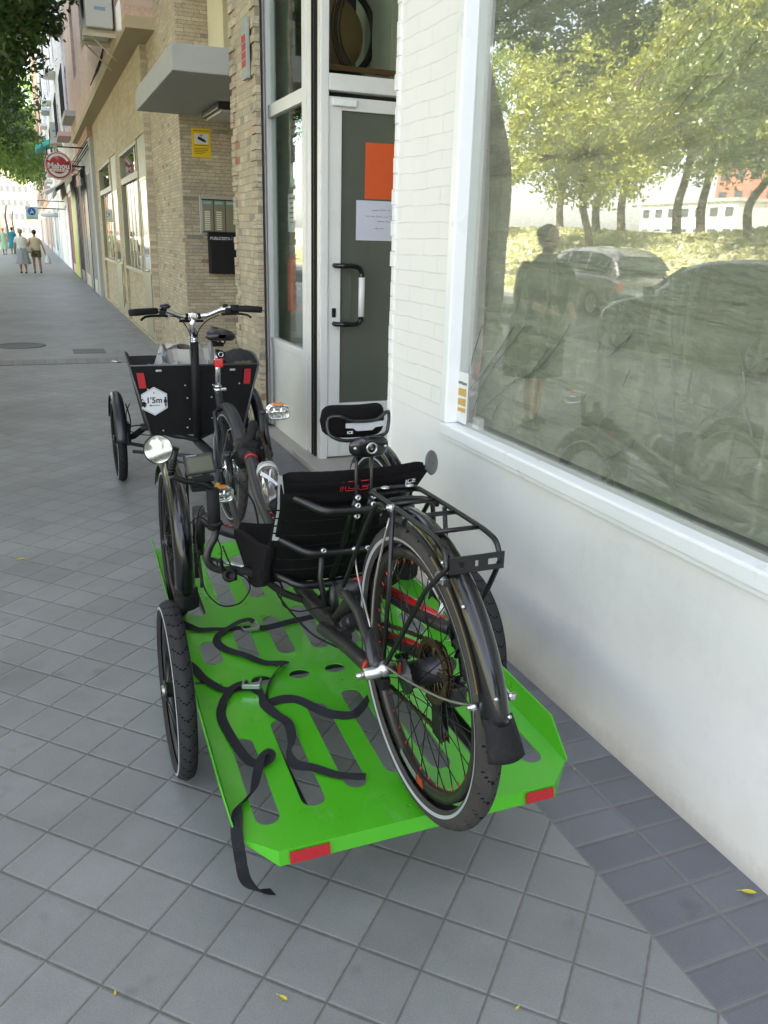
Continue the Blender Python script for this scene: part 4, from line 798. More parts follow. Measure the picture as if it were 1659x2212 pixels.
b = MB(); b.bbox(-.19, .30, 39.95, 40.1, 1.98, 2.46, .02); b.build('sign_box', mat('pale_blue_lightbox', (.38, .60, .68), .4), t)
b = MB(); b.lathe((.055, 39.94, 2.26), (0, 1, 0), [(0, 0), (0, .155), (.008, .155)], 32); b.build('sign_roundel', mat('deep_blue_roundel', (.01, .09, .38), .4), t)
b = MB(); b.prism([(-.07, -.07), (-.05, -.01), (.0, .0), (.01, .03), (.06, .03), (.07, -.08), (.05, -.08), (.04, -.03), (-.02, -.04), (-.04, -.08)], lambda u, v, d: V((.055+u, 39.935-d, 2.25+v)), 0, .003); b.prism([(-.02, .04), (.0, .12), (.02, .04)], lambda u, v, d: V((.055+u, 39.935-d, 2.25+v)), 0, .003); b.build('dog_symbol', m_white, t)
b = MB(); b.box(-.10, .2, 39.94, 39.95, 2.03, 2.045); b.build('sign_small_print', mat('blue_print', (.02, .2, .45), .5), t)
b = MB(); b.box(-.19, .30, 39.96, 40.09, 1.94, 1.98); b.build('yellow_trim', ml, t)
b = MB(); b.tube([(.3, 40.02, 2.4), (1.4, 40.02, 2.4)], .02, 6); b.tube([(.0, 40.02, 2.46), (.0, 40.02, 2.7), (1.4, 40.02, 2.7)], .015, 6); b.build('sign_bracket', m_dkmetal, t)
def awning(y0, y1, z, out, m_, label, name='awning'):
    b = MB(); X = 1.40
    b.add([V((X, y0, z)), V((X, y1, z)), V((X-out, y1, z-.45)), V((X-out, y0, z-.45)), V((X-out, y0, z-.62)), V((X-out, y1, z-.62)), V((X-out+.02, y1, z-.62)), V((X-out+.02, y0, z-.62)), V((X-out+.02, y0, z-.47)), V((X-out+.02, y1, z-.47)), V((X, y1, z-.03)), V((X, y0, z-.03))],
          [(0, 1, 2, 3), (3, 2, 5, 4), (4, 5, 6, 7), (7, 6, 9, 8), (8, 9, 10, 11), (0, 3, 8, 11), (3, 4, 7, 8), (1, 10, 9, 2), (2, 9, 6, 5)])
    o = b.build(name, m_); tag(o, label, 'awning', 'shop awnings up the street')
awning(24.6, 27.2, 3.15, .38, md, 'black awning over the grey shop behind the beer sign')
awning(29.2, 33.5, 3.2, .62, mat('navy_awning', (.05, .045, .10), .7), 'dark navy awning beyond the black one')
awning(37, 42, 3.4, .8, mat('white_awning', (.62, .62, .66), .7), 'white awning over the white shop front')
awning(43.5, 45, 3.5, .9, m_red, 'short red awning beside the white one')
b = MB(); b.cyl((.55, 52, 2.35), (1.4, 52, 2.35), .11, 14); b.cyl((.53, 52, 2.35), (.55, 52, 2.35), .09, 14); o = b.build('rolled_awning', mbr); tag(o, 'rolled cream awning jutting out by the blue square sign', 'awning')
for (y, z, col_, lb) in [(26.8, 3.05, m_cream, 'small cream pennant sign under the beer sign'), (30.4, 2.85, m_cream, 'second small cream pennant sign farther along')]:
    b = MB(); b.prism([(.98, z), (1.18, z+.12), (1.18, z-.2), (.98, z-.42)], lambda u, v, d: V((u, y+d, v)), 0, .03); tag(b.build('pennant_sign', col_), lb, 'sign')
b = MB(); b.prism([(.5, 5.2), (1.36, 5.6), (1.36, 5.4), (.5, 5.0)], lambda u, v, d: V((u, 44+d, v)), 0, 3.0); tag(b.build('green_awning', mat('teal_awning', (.05, .38, .33), .6)), 'teal folding awning arm high on the far facade', 'awning', 'shop awnings up the street')
b = MB()
for k, z in enumerate((3.35, 3.42, 3.5)): b.tube(spline([(1.38, 22+.1*k, z), (1.3, 26, z-.12), (1.36, 31, z-.02), (1.3, 37, z-.1), (1.36, 44, z)], 6), .014, 5)
tag(b.build('street_cables', m_rubber), 'black cables slung along the facades above the shop fronts', 'cable')
# pavement odds and ends
b = MB(); b.lathe((-.30, 12.5, 0), (0, 0, 1), [(0, .33), (.006, .33), (.008, .30), (.005, .29), (.006, 0)], 32); tag(b.build('manhole_cover', mat('cast_iron_cover', (.12, .12, .12), .6, .4, var=.2)), 'dark round manhole cover in the pavement at the left edge', 'manhole cover')
b = MB(); b.bbox(.35, .75, 11.55, 11.98, -.01, .006, .003); tag(b.build('access_cover', mat('grey_access_cover', (.11, .11, .105), .6, var=.2)), 'square grey access cover in the pavement beyond the cargo box', 'manhole cover')
m_yl = mat('fallen_yellow_leaf', (.50, .42, .03), .6, var=.25, vscale=60)
def leaf(x, y, a, s, lab):
    b = MB(); c_, s_ = math.cos(a), math.sin(a)
    pr = [(-1, 0), (-.6, .32), (0, .42), (.6, .25), (1, 0), (.6, -.25), (0, -.42), (-.6, -.3)]
    vs = [V((x+s*(u*c_-v*s_), y+s*(u*s_+v*c_), .006+.25*s*abs(v)+.08*s*u*u)) for u, v in pr]+[V((x, y, .005))]
    b.add(vs, [(i, (i+1) % 8, 8) for i in range(8)]); b.tube([V((x+s*c_, y+s*s_, .008)), V((x+1.5*s*c_, y+1.5*s*s_, .006))], .0007, 4)
    tag(b.build('fallen_leaf', m_yl, recalc=False), lab, 'leaf', 'fallen yellow leaves on the paving')
leaf(.334, 1.289, 2.2, .012, 'yellow leaf on the grey paving at the bottom centre'); leaf(-.198, 4.073, .2, .02, 'yellow leaf on the paving far left, level with the cargo bike'); leaf(1.478, 1.18, 2.6, .019, 'yellow leaf on the dark border at the foot of the white wall')
leaf(.778, 1.097, .4, .007, 'tiny yellow leaf on the paving at the bottom right'); leaf(.012, 1.422, 1.4, .007, 'tiny yellow leaf on the paving at the bottom left'); leaf(1.36, 1.75, 1.0, .005, 'leaf scrap on the dark border beside the green ramp')
# ================================================================== CARS (seen in the shop window)
m_cglass = mat('car_glass', (.02, .025, .028), .05, coat=1, var=.1)
m_hub = m_alu
def car(base, col, L, W, H, label, plate=True, front=1, hatch=True):
    x, y, z = base; t = thing('parked_car', base, label, 'car', 'cars parked across the sidewalk')
    mp = mat('car_paint', col, .28, .35, coat=1, var=.04)
    def S(u):                                   # u 0..1 rear to front: (bottom, belt/hood height, half width)
        zt = np.interp(u, [0, .02, .08, .3, .62, .72, .9, .97, 1], [.60, .82, .92, .96, .96, .94, .80, .66, .48])*H/1.5
        zb = np.interp(u, [0, .05, .15, .85, .95, 1], [.34, .26, .22, .22, .25, .32]); hw = W/2*np.interp(u, [0, .03, .12, .85, .96, 1], [.86, .94, 1, 1, .92, .78])
        return zb, zt, hw
    yy = lambda u: y+front*(u-.5)*L
    b = MB(); ns = 40; ring = []
    for i in range(ns+1):
        u = i/ns; zb, zt, hw = S(u); mid = (zb+zt)/2
        ring.append([V((x+hw*cx, yy(u), z+zb+(zt-zb)*cz)) for cx, cz in [(-.80, 0), (-.97, .12), (-1, .4), (-.985, .75), (-.93, .95), (-.80, 1), (-.4, 1.02), (.4, 1.02), (.80, 1), (.93, .95), (.985, .75), (1, .4), (.97, .12), (.80, 0)]])
    vs = [p for r_ in ring for p in r_]; k = 14; b.smooth = True
    b.add(vs, [(i*k+j, (i+1)*k+j, (i+1)*k+(j+1) % k, i*k+(j+1) % k) for i in range(ns) for j in range(k)]); b.add(ring[0], [tuple(range(k))]); b.add(ring[-1], [tuple(range(k))[::-1]])
    body = b.build('body', mp, t)
    us = [.03, .10, .2, .35, .5, .58, .74] if hatch else [.10, .2, .3, .4, .5, .6, .74]
    zr = [.97, 1.34, 1.47, 1.5, 1.47, 1.40, .95]; b = MB(); ring = []
    def gr(u, zz, inset=0):
        zb, zt, hw = S(u); top = z+zz*H/1.5; lo = z+zt-.02; hh = max(.0, (top-lo))
        return [V((x+hw*cx, yy(u), lo+hh*cz)) for cx, cz in [(-.93, 0), (-.86, .35), (-.77, .8), (-.68, .95), (-.35, 1), (.35, 1), (.68, .95), (.77, .8), (.86, .35), (.93, 0)]]
    g2 = [(np.interp(i/24, [0, 1], [us[0], us[-1]])) for i in range(25)]
    ring = [gr(u, np.interp(u, us, zr)) for u in g2]; vs = [p for r_ in ring for p in r_]; k = 10; b.smooth = True
    b.add(vs, [(i*k+j, (i+1)*k+j, (i+1)*k+j+1, i*k+j+1) for i in range(24) for j in range(k-1)]); b.build('roof', mp, t)
    b = MB()                                    # side, rear and front glass as slightly proud panels
    for s in (-1, 1):
        for u0_, u1_ in ((.10, .27), (.285, .45), (.465, .635)):
            pts = []
            for u in np.linspace(u0_, u1_, 6): pts.append((u, .12))
            for u in np.linspace(u1_, u0_, 6): pts.append((u, .80))
            P = []
            for u, q in pts:
                zb, zt, hw = S(u); top = z+np.interp(u, us, zr)*H/1.5; lo = z+zt-.02; hh = top-lo; cx = np.interp(q, [0, .35, .8, .95], [.93, .86, .77, .68])
                P.append(V((x+s*(hw*cx+.006), yy(u), lo+hh*q)))
            b.add(P, [tuple(range(12))])
    for (ua, za, ub, zb_) in ((.04, 1.02, .092, 1.30), (.715, 1.02, .60, 1.36)):
        za2, zb2 = z+za*H/1.5, z+zb_*H/1.5; off = -.03 if ua < .5 else .03; hwa, hwb = W/2*.80, W/2*.66
        b.add([V((x-hwa, yy(ua+off*.5), za2)), V((x+hwa, yy(ua+off*.5), za2)), V((x+hwb, yy(ub+off*.5), zb2)), V((x-hwb, yy(ub+off*.5), zb2))], [(0, 1, 2, 3)])
    b.build('windows', m_cglass, t)
    for s in (-1, 1):
        for u in (.18, .81):
            cx, cy, cz = x+s*(W/2-.10), yy(u), z+.32
            b = MB(); b.lathe((cx-s*.10, cy, cz), (s, 0, 0), [(0, .22), (0, .30), (.03, .32), (.17, .32), (.205, .30), (.205, .215)], 28); wh = b.build('wheel', m_rubber, t)
            b = MB(); b.lathe((cx-s*.10, cy, cz), (s, 0, 0), [(.16, .0), (.19, .05), (.17, .06), (.16, .20), (.20, .216), (.205, .216)], 28)
            for q in range(5):
                a = q*1.2566; m_ = Matrix.Translation((cx+s*.085, cy, cz))@Matrix.Rotation(a, 4, 'X'); b.box(-.012, .012, -.025, .025, .03, .205, m_)
            b.build('rim', m_hub, wh)
    for s in (-1, 1):
        b = MB(); zb, zt, hw = S(.03); b.bbox(x+s*hw*.98-.10*(s+1), x+s*hw*.98+.10*(1-s), yy(.0)-.005 if front > 0 else yy(.03), yy(.03) if front > 0 else yy(0)+.005, z+zt-.26, z+zt-.09, .02); b.build('tail_light', m_tailred, t)
        b = MB(); zb, zt, hw = S(.95); a_, c_ = sorted((yy(.94), yy(.985))); b.bbox(x+s*hw*.9-.13*(s+1), x+s*hw*.9+.13*(1-s), a_, c_, z+zt-.14, z+zt-.03, .02); b.build('headlight', m_chrome, t)
    b = MB(); a_, c_ = sorted((yy(0)-front*.02, yy(0))); b.box(x-.26, x+.26, a_, c_, z+.5, z+.61); b.build('licence_plate', m_white, t)
    b = MB(); a_, c_ = sorted((yy(-.008), yy(.02))); b.bbox(x-W*.42, x+W*.42, a_, c_, z+.30, z+.46, .03); b.build('bumper', m_matte, t)
    for s in (-1, 1):
        b = MB(); b.bbox(x+s*(W/2+.01)-.02, x+s*(W/2+.14)+.02, yy(.66)-.05, yy(.66)+.05, z+.95, z+1.08, .02); b.build('wing_mirror', mp, t)
    return t
car((-10.0, 18.55, GZ), (.22, .215, .20), 4.6, 1.82, 1.62, 'grey brown estate car parked below the bank, rear toward the camera')
car((-10.1, 28.2, GZ), (.03, .035, .04), 4.4, 1.8, 1.5, 'dark car with red tail lights parked ahead of the grey estate')
car((-6.25, 9.6, GZ), (.008, .010, .010), 4.5, 1.8, 1.50, 'black car parked at the kerb nearest the shop window', front=1)
car((-10.1, 8.4, GZ), (.06, .07, .10), 4.4, 1.8, 1.5, 'dark blue car parked behind the grey estate across the road')
# ================================================================== PEOPLE
m_hairg = mat('grey_hair', (.32, .31, .29), .8, var=.3, vscale=60, bump=.6, bscale=200); m_haird = mat('dark_red_hair', (.05, .015, .012), .7, var=.3, vscale=60, bump=.6, bscale=200)
m_shoe = mat('dark_shoe', (.02, .02, .022), .5)
def person(base, H, face, label, top, bottom, hair, pose, bot_kind='skirt', skin=m_skin, sleeves=True, group=None):
    """body: one fused surface; clothes and hair are children. face = heading (radians, 0 looks along +Y)"""
    x, y, z = base; t = thing('person', base, label, 'person', group); c_, s_ = math.cos(face), math.sin(face); k = H/1.62
    def W(p): return V((x+(p[0]*c_-p[1]*s_)*k, y+(p[0]*s_+p[1]*c_)*k, z+p[2]*k))
    bm_ = MB()
    def limb(pts, rs, mb=bm_, n=10): mb.tube(spline([W(p) for p in pts], 4), list(np.interp(np.linspace(0, 1, 4*(len(pts)-1)+1), np.linspace(0, 1, len(rs)), [r*k for r in rs])), n)
    def torso(mb, rings, n=18):
        vs = []
        for (cx, cy, cz, rx, ry) in rings:
            for q in range(n): a = 6.28318*q/n; vs.append(W((cx+rx*math.cos(a), cy+ry*math.sin(a), cz)))
        mb.smooth = True; m = len(rings)
        mb.add(vs, [(i*n+q, i*n+(q+1) % n, (i+1)*n+(q+1) % n, (i+1)*n+q) for i in range(m-1) for q in range(n)]); mb.add(vs[:n], [tuple(range(n))[::-1]]); mb.add(vs[-n:], [tuple(range(n))])
    lean = pose.get('lean', 0)
    T = [(0, 0, .76, .15, .11), (0, 0, .86, .175, .125), (0, 0, .96, .16, .115), (0, lean*.2, 1.06, .145, .105), (0, lean*.5, 1.18, .165, .115), (0, lean*.8, 1.27, .17, .11), (0, lean, 1.33, .13, .085), (0, lean*1.1, 1.37, .06, .055), (0, lean*1.2, 1.42, .05, .05)]
    torso(bm_, T); hx = lean*1.4
    hc = W((0, hx+.01, 1.52)); rot = Matrix.Rotation(face, 3, 'Z')
    bm_.sphere(hc, V((.072, .088, .108))*k, 16, 12, rot); bm_.sphere(W((0, hx+.085, 1.505)), V((.014, .018, .022))*k, 8, 6, rot); bm_.sphere(W((0, hx+.045, 1.445)), V((.035, .035, .03))*k, 8, 6, rot)
    for s in (-1, 1): bm_.sphere(W((s*.074, hx, 1.51)), V((.010, .018, .028))*k, 8, 6, rot)
    for s, key in ((-1, 'L'), (1, 'R')):
        foot, knee = pose['f'+key], pose['k'+key]
        limb([(s*.085, 0, .82), ((s*.09+knee[0])/2, knee[1]*.5, .65), knee, ((knee[0]+foot[0])/2, (knee[1]+foot[1])/2-.015, (knee[2]+foot[2])/2+.03), (foot[0], foot[1], .08)], [.085, .075, .055, .052, .032])
        limb([(foot[0], foot[1]-.04, .04), (foot[0], foot[1]+.06, .035), (foot[0], foot[1]+.15, .02)], [.035, .04, .025])
        el, ha = pose['e'+key], pose['h'+key]
        limb([(s*.15, lean*.9, 1.30), (s*.185, (lean*.9+el[1])/2, 1.22), el, ((el[0]+ha[0])/2, (el[1]+ha[1])/2, (el[2]+ha[2])/2), ha], [.05, .045, .038, .034, .024])
        dv = (V(ha)-V(el)).normalized()
        palm = V(ha)+dv*.05; limb([tuple(V(ha)), tuple(palm)], [.026, .033])
        for q in range(4): f0 = palm+V(((q-1.5)*.012, 0, 0)); limb([tuple(f0), tuple(f0+dv*.045+V((0, .01, 0))), tuple(f0+dv*.075+V((0, .025, 0)))], [.009, .008, .006], n=6)
        limb([tuple(palm-dv*.03+V((-s*.02, .01, 0))), tuple(palm+dv*.01+V((-s*.04, .03, 0)))], [.009, .008], n=6)
    body = bm_.build('body', skin, t, merge=False)
    md_ = body.modifiers.new('fuse', 'REMESH'); md_.mode = 'VOXEL'; md_.voxel_size = .011; md_.use_smooth_shade = True
    b = MB(); torso(b, [(a, c, d_, rx*1.10+.008, ry*1.12+.01) for a, c, d_, rx, ry in T[1 if bot_kind != 'dress' else 0:7]]+[(0, lean*1.05, 1.365, .075, .065)])
    if sleeves:
        for s, key in ((-1, 'L'), (1, 'R')): el = pose['e'+key]; limb([(s*.15, lean*.9, 1.30), (s*.185, (lean*.9+el[1])/2, 1.22), ((s*.185+el[0])/2, el[1]*.7, (1.22+el[2])/2)], [.062, .056, .052], mb=b)
    b.build('blouse', top, t)
    b = MB()
    if bot_kind == 'skirt':
        n = 36; vs = []; R_ = [(.99, .17, .125), (.90, .19, .15), (.7, .215, .17), (.5, .25, .2), (.34, .285, .225)]
        for i, (zz, rx, ry) in enumerate(R_):
            for q in range(n): a = 6.28318*q/n; w_ = 1+.045*i*math.sin(a*7+1)*.6; vs.append(W((rx*w_*math.cos(a), ry*w_*math.sin(a), zz)))
        b.smooth = True; b.add(vs, [(i*n+q, i*n+(q+1) % n, (i+1)*n+(q+1) % n, (i+1)*n+q) for i in range(4) for q in range(n)]); b.build('skirt', bottom, t)
    elif bot_kind in ('shorts', 'trousers'):
        torso(b, [(0, 0, .78, .17, .13), (0, 0, .88, .19, .14), (0, 0, .97, .175, .128)])
        for s, key in ((-1, 'L'), (1, 'R')):
            kn, ft = pose['k'+key], pose['f'+key]
            if bot_kind == 'shorts': limb([(s*.085, 0, .84), ((s*.09+kn[0])/2, kn[1]*.5, .62)], [.105, .098], mb=b)
            else: limb([(s*.085, 0, .84), ((s*.09+kn[0])/2, kn[1]*.5, .65), kn, (ft[0], ft[1], .1)], [.10, .09, .072, .06], mb=b)
        b.build(bot_kind, bottom, t)
    if bot_kind == 'coat':
        b = MB(); torso(b, [(0, -.02, .42, .27, .20), (0, -.02, .60, .27, .19), (0, 0, .85, .25, .18), (0, 0, 1.05, .23, .17), (0, lean*.5, 1.20, .225, .16), (0, lean*.9, 1.30, .19, .13), (0, lean, 1.36, .11, .09), (0, lean*1.1, 1.41, .075, .07)])
        for s, key in ((-1, 'L'), (1, 'R')): el, ha = pose['e'+key], pose['h'+key]; limb([(s*.15, lean*.9, 1.30), (s*.20, (lean*.9+el[1])/2, 1.22), el, ((el[0]+ha[0])/2, (el[1]+ha[1])/2, (el[2]+ha[2])/2)], [.08, .075, .07, .065], mb=b)
        b.build('coat', bottom, t)
    b = MB(); b.sphere(W((0, hx-.018, 1.545)), V((.088, .095, .098))*k, 16, 10, rot)
    if pose.get('bun'): b.sphere(W((0, hx-.115, 1.57)), V((.05, .05, .05))*k, 10, 8, rot)
    b.build('hair', hair, t)
    b = MB()
    for key in 'LR': ft = pose['f'+key]; b.tube([W((ft[0], ft[1]-.055, .03)), W((ft[0], ft[1]+.06, .03)), W((ft[0], ft[1]+.165, .022))], [.036*k, .046*k, .026*k], 10)
    b.build('shoes', m_shoe, t)
    b = MB()
    for s in (-1, 1): b.sphere(W((s*.03, hx+.092, 1.53)), V((.010, .006, .007))*k, 8, 6, rot)
    b.sphere(W((0, hx+.09, 1.468)), V((.022, .008, .005))*k, 8, 6, rot); b.build('eyes_and_mouth', m_haird, t)
    return t, W
m_check = None
g = NT('blue_white_check_cloth'); pos = g.n('ShaderNodeTexCoord').outputs['Object']; ck = g.n('ShaderNodeTexChecker'); ck.inputs['Scale'].default_value = 34; g.l(pos, ck.inputs[0]); ck.inputs[1].default_value = (.10, .14, .20, 1); ck.inputs[2].default_value = (.52, .55, .58, 1); g.l(ck.outputs[0], g.p.inputs[0]); g.p.inputs['Roughness'].default_value = .9; m_check = g.m
walk = dict(fL=(-.08, .16, .02), fR=(.08, -.12, .04), kL=(-.09, .12, .45), kR=(.09, .02, .44), eL=(-.24, -.03, 1.02), eR=(.24, .02, 1.02), hL=(-.25, .10, .82), hR=(.20, .16, .88))
person((-.42, 34.4, 0), 1.54, 0.05, 'older woman in a white top and blue checked skirt, left of the pair walking away', mat('white_blouse', (.75, .76, .75), .8), m_check, m_hairg, dict(walk, hR=(.28, .12, .95)), 'skirt', group='people strolling up the street')
w2 = dict(walk, fL=(-.10, .05, .02), fR=(.12, .18, .02), kL=(-.10, .04, .45), kR=(.11, .15, .45), hR=(.33, -.02, .78), eR=(.27, -.04, 1.02), hL=(-.30, .1, .95))
person((.05, 34.6, 0), 1.52, -.05, 'dark haired woman in a beige top and olive shorts, right of the pair walking away', mat('beige_top', (.60, .52, .38), .8), mat('olive_shorts', (.12, .12, .07), .9), m_haird, w2, 'shorts', sleeves=False, group='people strolling up the street')
b = MB(); b.lathe((-.17, 34.42, .72), (0, 0, 1), [(0, .0), (.0, .08), (.05, .12), (.16, .11), (.20, .05), (.2, 0)], 16); b.tube(spline([(-.25, 34.4, .88), (-.22, 34.38, 1.15), (-.08, 34.5, 1.27)], 5), .012, 6); tag(b.build('shoulder_bag', mat('cream_leather', (.50, .44, .34), .6)), 'cream shoulder bag hanging between the two strolling women', 'handbag')
b = MB(); b.lathe((.42, 34.55, .34), (.0, 0, 1), [(0, .0), (0, .11), (.05, .125), (.2, .085), (.33, .035), (.40, .012), (.44, .02), (.44, 0)], 14); tag(b.build('carrier_bag', mat('white_carrier_bag', (.80, .81, .82), .5, transl=.3)), 'white plastic carrier bag held by the woman in beige', 'bag')
person((-1.72, 60, 0), 1.6, 3.1, 'distant woman in a pale green dress at the left edge', mat('pale_green_dress', (.35, .52, .36), .8), mat('pale_green_skirt', (.35, .52, .36), .8), m_haird, walk, 'skirt', group='people strolling up the street')
person((-1.25, 62, 0), 1.66, .1, 'distant woman in a teal dress with dark hair', mat('teal_dress', (.02, .22, .30), .8), mat('teal_skirt', (.02, .22, .30), .8), m_haird, w2, 'skirt', group='people strolling up the street')
p3 = dict(fL=(-.09, .12, .02), fR=(.09, -.10, .02), kL=(-.09, .10, .46), kR=(.09, .0, .46), eL=(-.22, .08, 1.04), eR=(.22, .10, 1.05), hL=(-.12, .30, .98), hR=(.10, .33, .97), lean=.05, bun=True)
person((-.80, 6.2, 0), 1.64, math.pi, 'person in a dark green coat with hair tied back, mirrored in the big window', mat('dark_green_coat', (.05, .07, .04), .8, var=.2), mat('dark_skirt_cloth', (.02, .025, .015), .9), mat('brown_hair', (.03, .02, .014), .7, var=.3), p3, 'coat')
# ================================================================== WHEELS
m_groove_shade = mat('tread_groove_shade', (.006, .006, .006), .9, var=0, spec=.1)  # near-black groove faces: the tread's shade is put into the colour
def wheel(parent, c, Ro, tw, ri, th=0.0, tilt=0.0, spokes=32, stripe=None, side=-1, name='wheel', tyre_m=None, rim_m=None, hubr=.022, hubl=.05, nip=None, tread=True, valve=None, hub_m=None):
    c = V(c); n = V((math.cos(th)*math.cos(tilt), math.sin(th)*math.cos(tilt), math.sin(tilt))); fw = V((-math.sin(th), math.cos(th), 0)); up = n.cross(fw)
    P = lambda r, a, d: c+(fw*math.cos(a)+up*math.sin(a))*r+n*d
    tyre_m = tyre_m or m_rubber; rim_m = rim_m or m_matte; rt = tw/2; rc = Ro-rt
    # rim
    b = MB(); prof = [(ri-.006, -.010), (ri-.002, -.0125), (ri+.014, -.0125), (ri+.014, .0125), (ri-.002, .0125), (ri-.006, .010), (ri-.010, .006), (ri-.010, -.006)]
    N = 72; k = len(prof); vs = [P(r, 2*math.pi*i/N, d) for i in range(N) for r, d in prof]; b.smooth = True
    b.add(vs, [(i*k+j, i*k+(j+1) % k, ((i+1) % N)*k+(j+1) % k, ((i+1) % N)*k+j) for i in range(N) for j in range(k)])
    rim = b.build(name, rim_m, parent)
    # tyre, with shallow tread blocks
    b = MB(); N = 396 if tread else 96; m_ = 18; vs = []
    for i in range(N):
        a = 2*math.pi*i/N
        for j in range(m_):
            q = -2.45+4.9*j/(m_-1)          # angle from outward radial
            dep = 0
            if tread and abs(q) < 1.15:
                ph = (i+int(abs(q)*6)) % 11
                dep = .0035 if ph == 0 else 0
                if abs(abs(q)-.30) < .14: dep = .0015
            rr_ = rt-dep; vs.append(P(rc+rr_*math.cos(q), a, rr_*math.sin(q)))
    b.smooth = True
    def groove(i, j):
        q = abs(-2.45+4.9*(j+.5)/(m_-1)); return tread and q < 1.15 and ((i+int(q*6)) % 11 == 0)
    for flag in (False, True):
        b.mi = int(flag); b.add(vs if not flag else [], []); b.v = b.v[:len(vs)]
        for i in range(N):
            for j in range(m_-1):
                if bool(groove(i, j)) == flag: b.f.append((i*m_+j, i*m_+j+1, ((i+1) % N)*m_+j+1, ((i+1) % N)*m_+j)); b.m.append(b.mi); b.sm.append(True)
    b.build('tyre', [tyre_m, m_groove_shade], rim, merge=False)
    if stripe:
        b = MB(); N = 96
        for sd in (-1, 1):
            vs = []
            for i in range(N):
                for rr_ in (stripe-.0035, stripe+.0035):
                    q = math.acos(max(-1, min(1, (rr_-rc)/rt))); vs.append(P(rr_, 2*math.pi*i/N, sd*(rt*math.sin(q)+.0008)))
            b.add(vs, [(2*i, 2*i+1, (2*i+3) % (2*N), (2*i+2) % (2*N)) for i in range(N)])
        b.build('reflective_stripe', m_stripe, rim)
    b = MB()
    for i in range(spokes):
        a0 = 2*math.pi*i/spokes; d = (hubl*.5) if i % 2 else -(hubl*.5); cr = (1 if (i//2) % 2 else -1)*.85
        b.cyl(P(ri-.008, a0, 0), P(hubr*1.25, a0+cr, d), .0014 if ri < .24 else .0013, 4)
    b.mi = 1
    if nip:
        for i in range(spokes): a0 = 2*math.pi*i/spokes; b.cyl(P(ri-.022, a0, 0), P(ri-.009, a0, 0), .0020, 5)
    b.build('spokes', [m_spoke, nip or m_spoke], rim)
    b = MB(); b.lathe(c-n*(hubl*.5+.012), n, [(0, 0), (0, .008), (.008, .010), (.010, hubr*1.35), (.015, hubr*1.35), (.018, hubr), (hubl+.006, hubr), (hubl+.009, hubr*1.35), (hubl+.014, hubr*1.35), (hubl+.016, .010), (hubl+.024, .008), (hubl+.024, 0)], 20)
    b.build('hub', hub_m or m_dkmetal, rim)
    if valve is not None:
        b = MB(); b.cyl(P(ri-.008, valve, 0), P(ri-.048, valve, 0), .0035, 8); b.cyl(P(ri-.026, valve, 0), P(ri-.055, valve, 0), .0052, 8); b.build('valve', m_white, rim)
    return P
def fender(parent, c, rf, wd, th, tilt, a0, a1, m_=None, name='fender', crown=.016, n=44, stays=None):
    c = V(c); nn = V((math.cos(th)*math.cos(tilt), math.sin(th)*math.cos(tilt), math.sin(tilt))); fw = V((-math.sin(th), math.cos(th), 0)); up = nn.cross(fw)
    P = lambda r, a, d: c+(fw*math.cos(a)+up*math.sin(a))*r+nn*d
    b = MB(); m2 = 12; prof = []
    for j in range(m2+1): t = -1+2*j/m2; prof.append((rf+crown*(1-abs(t)**2.4)*1.5-crown*.5*abs(t)**6, t*wd/2))
    prof = prof+[(r-.0018, d*.97) for r, d in prof[::-1]]; k = len(prof)
    vs = [P(r, a0+(a1-a0)*i/n, d) for i in range(n+1) for r, d in prof]; b.smooth = True
    b.add(vs, [(i*k+j, i*k+(j+1) % k, (i+1)*k+(j+1) % k, (i+1)*k+j) for i in range(n) for j in range(k)])
    b.add(vs[:k], [tuple(range(k))]); b.add(vs[-k:], [tuple(range(k))[::-1]])
    return b.build(name, m_ or m_gloss, parent), P
# ================================================================== GREEN RAMP TRAILER
PZ = .262
trl = thing('flatbed_trailer', (.73, 2.3, 0), 'bright green slotted steel flatbed trailer carrying the recumbent trike', 'trailer')
def PX(u, y): return .288+.034*(y-1.45)+u*.838         # plate u 0..1 across, slight skew as it stands
def slot_poly(uc, y0, y1, hw, n=8):
    p = []
    for k in range(n+1): a = math.pi*k/n; p.append((uc+hw*math.cos(a), y1-hw*1.05+hw*1.05*math.sin(a)))
    for k in range(n+1): a = math.pi+math.pi*k/n; p.append((uc+hw*math.cos(a), y0+hw*1.05+hw*1.05*math.sin(a)))
    return p
cols = [.092, .229, .366, .5, .634, .771, .908]; hw = .0285
tops = [1.86, 1.915, 1.965, 2.005, 1.965, 1.915, 1.86]; bots = [1.508, 1.535, 1.565, 1.59, 1.565, 1.535, 1.508]
slots = []
for u, a, c_ in zip(cols, bots, tops): slots.append((u*.838, a, c_, hw))
for u, a, c_ in zip(cols, [2.27]*7, [2.43, 2.49, 2.555, 2.605, 2.555, 2.49, 2.43]): slots.append((u*.838, a, c_, hw))
for u, a, c_ in zip(cols, [2.625, 2.665, 2.715, 2.76, 2.715, 2.665, 2.625], [3.16]*7): slots.append((u*.838, a, c_, hw))
hol = [(u*.838, 2.135, .031) for u in (.229, .366, .5, .634, .771)]
scr = [(.47*.838, 1.462), (.64*.838, 1.468), (.5*.838, 2.06), (.3*.838, 2.68), (.7*.838, 2.68), (.30*.838, 2.2)]
bm = bmesh.new()
outline = [(.0, 1.49), (.076, 1.418), (.762, 1.418), (.838, 1.49), (.838, 3.32), (.0, 3.32)]
def loop(pts):
    vs = [bm.verts.new((p[0], p[1], 0)) for p in pts]; return [bm.edges.new((vs[i], vs[(i+1) % len(vs)])) for i in range(len(vs))]
es = loop(outline)
for s_ in slots: es += loop(slot_poly(*s_))
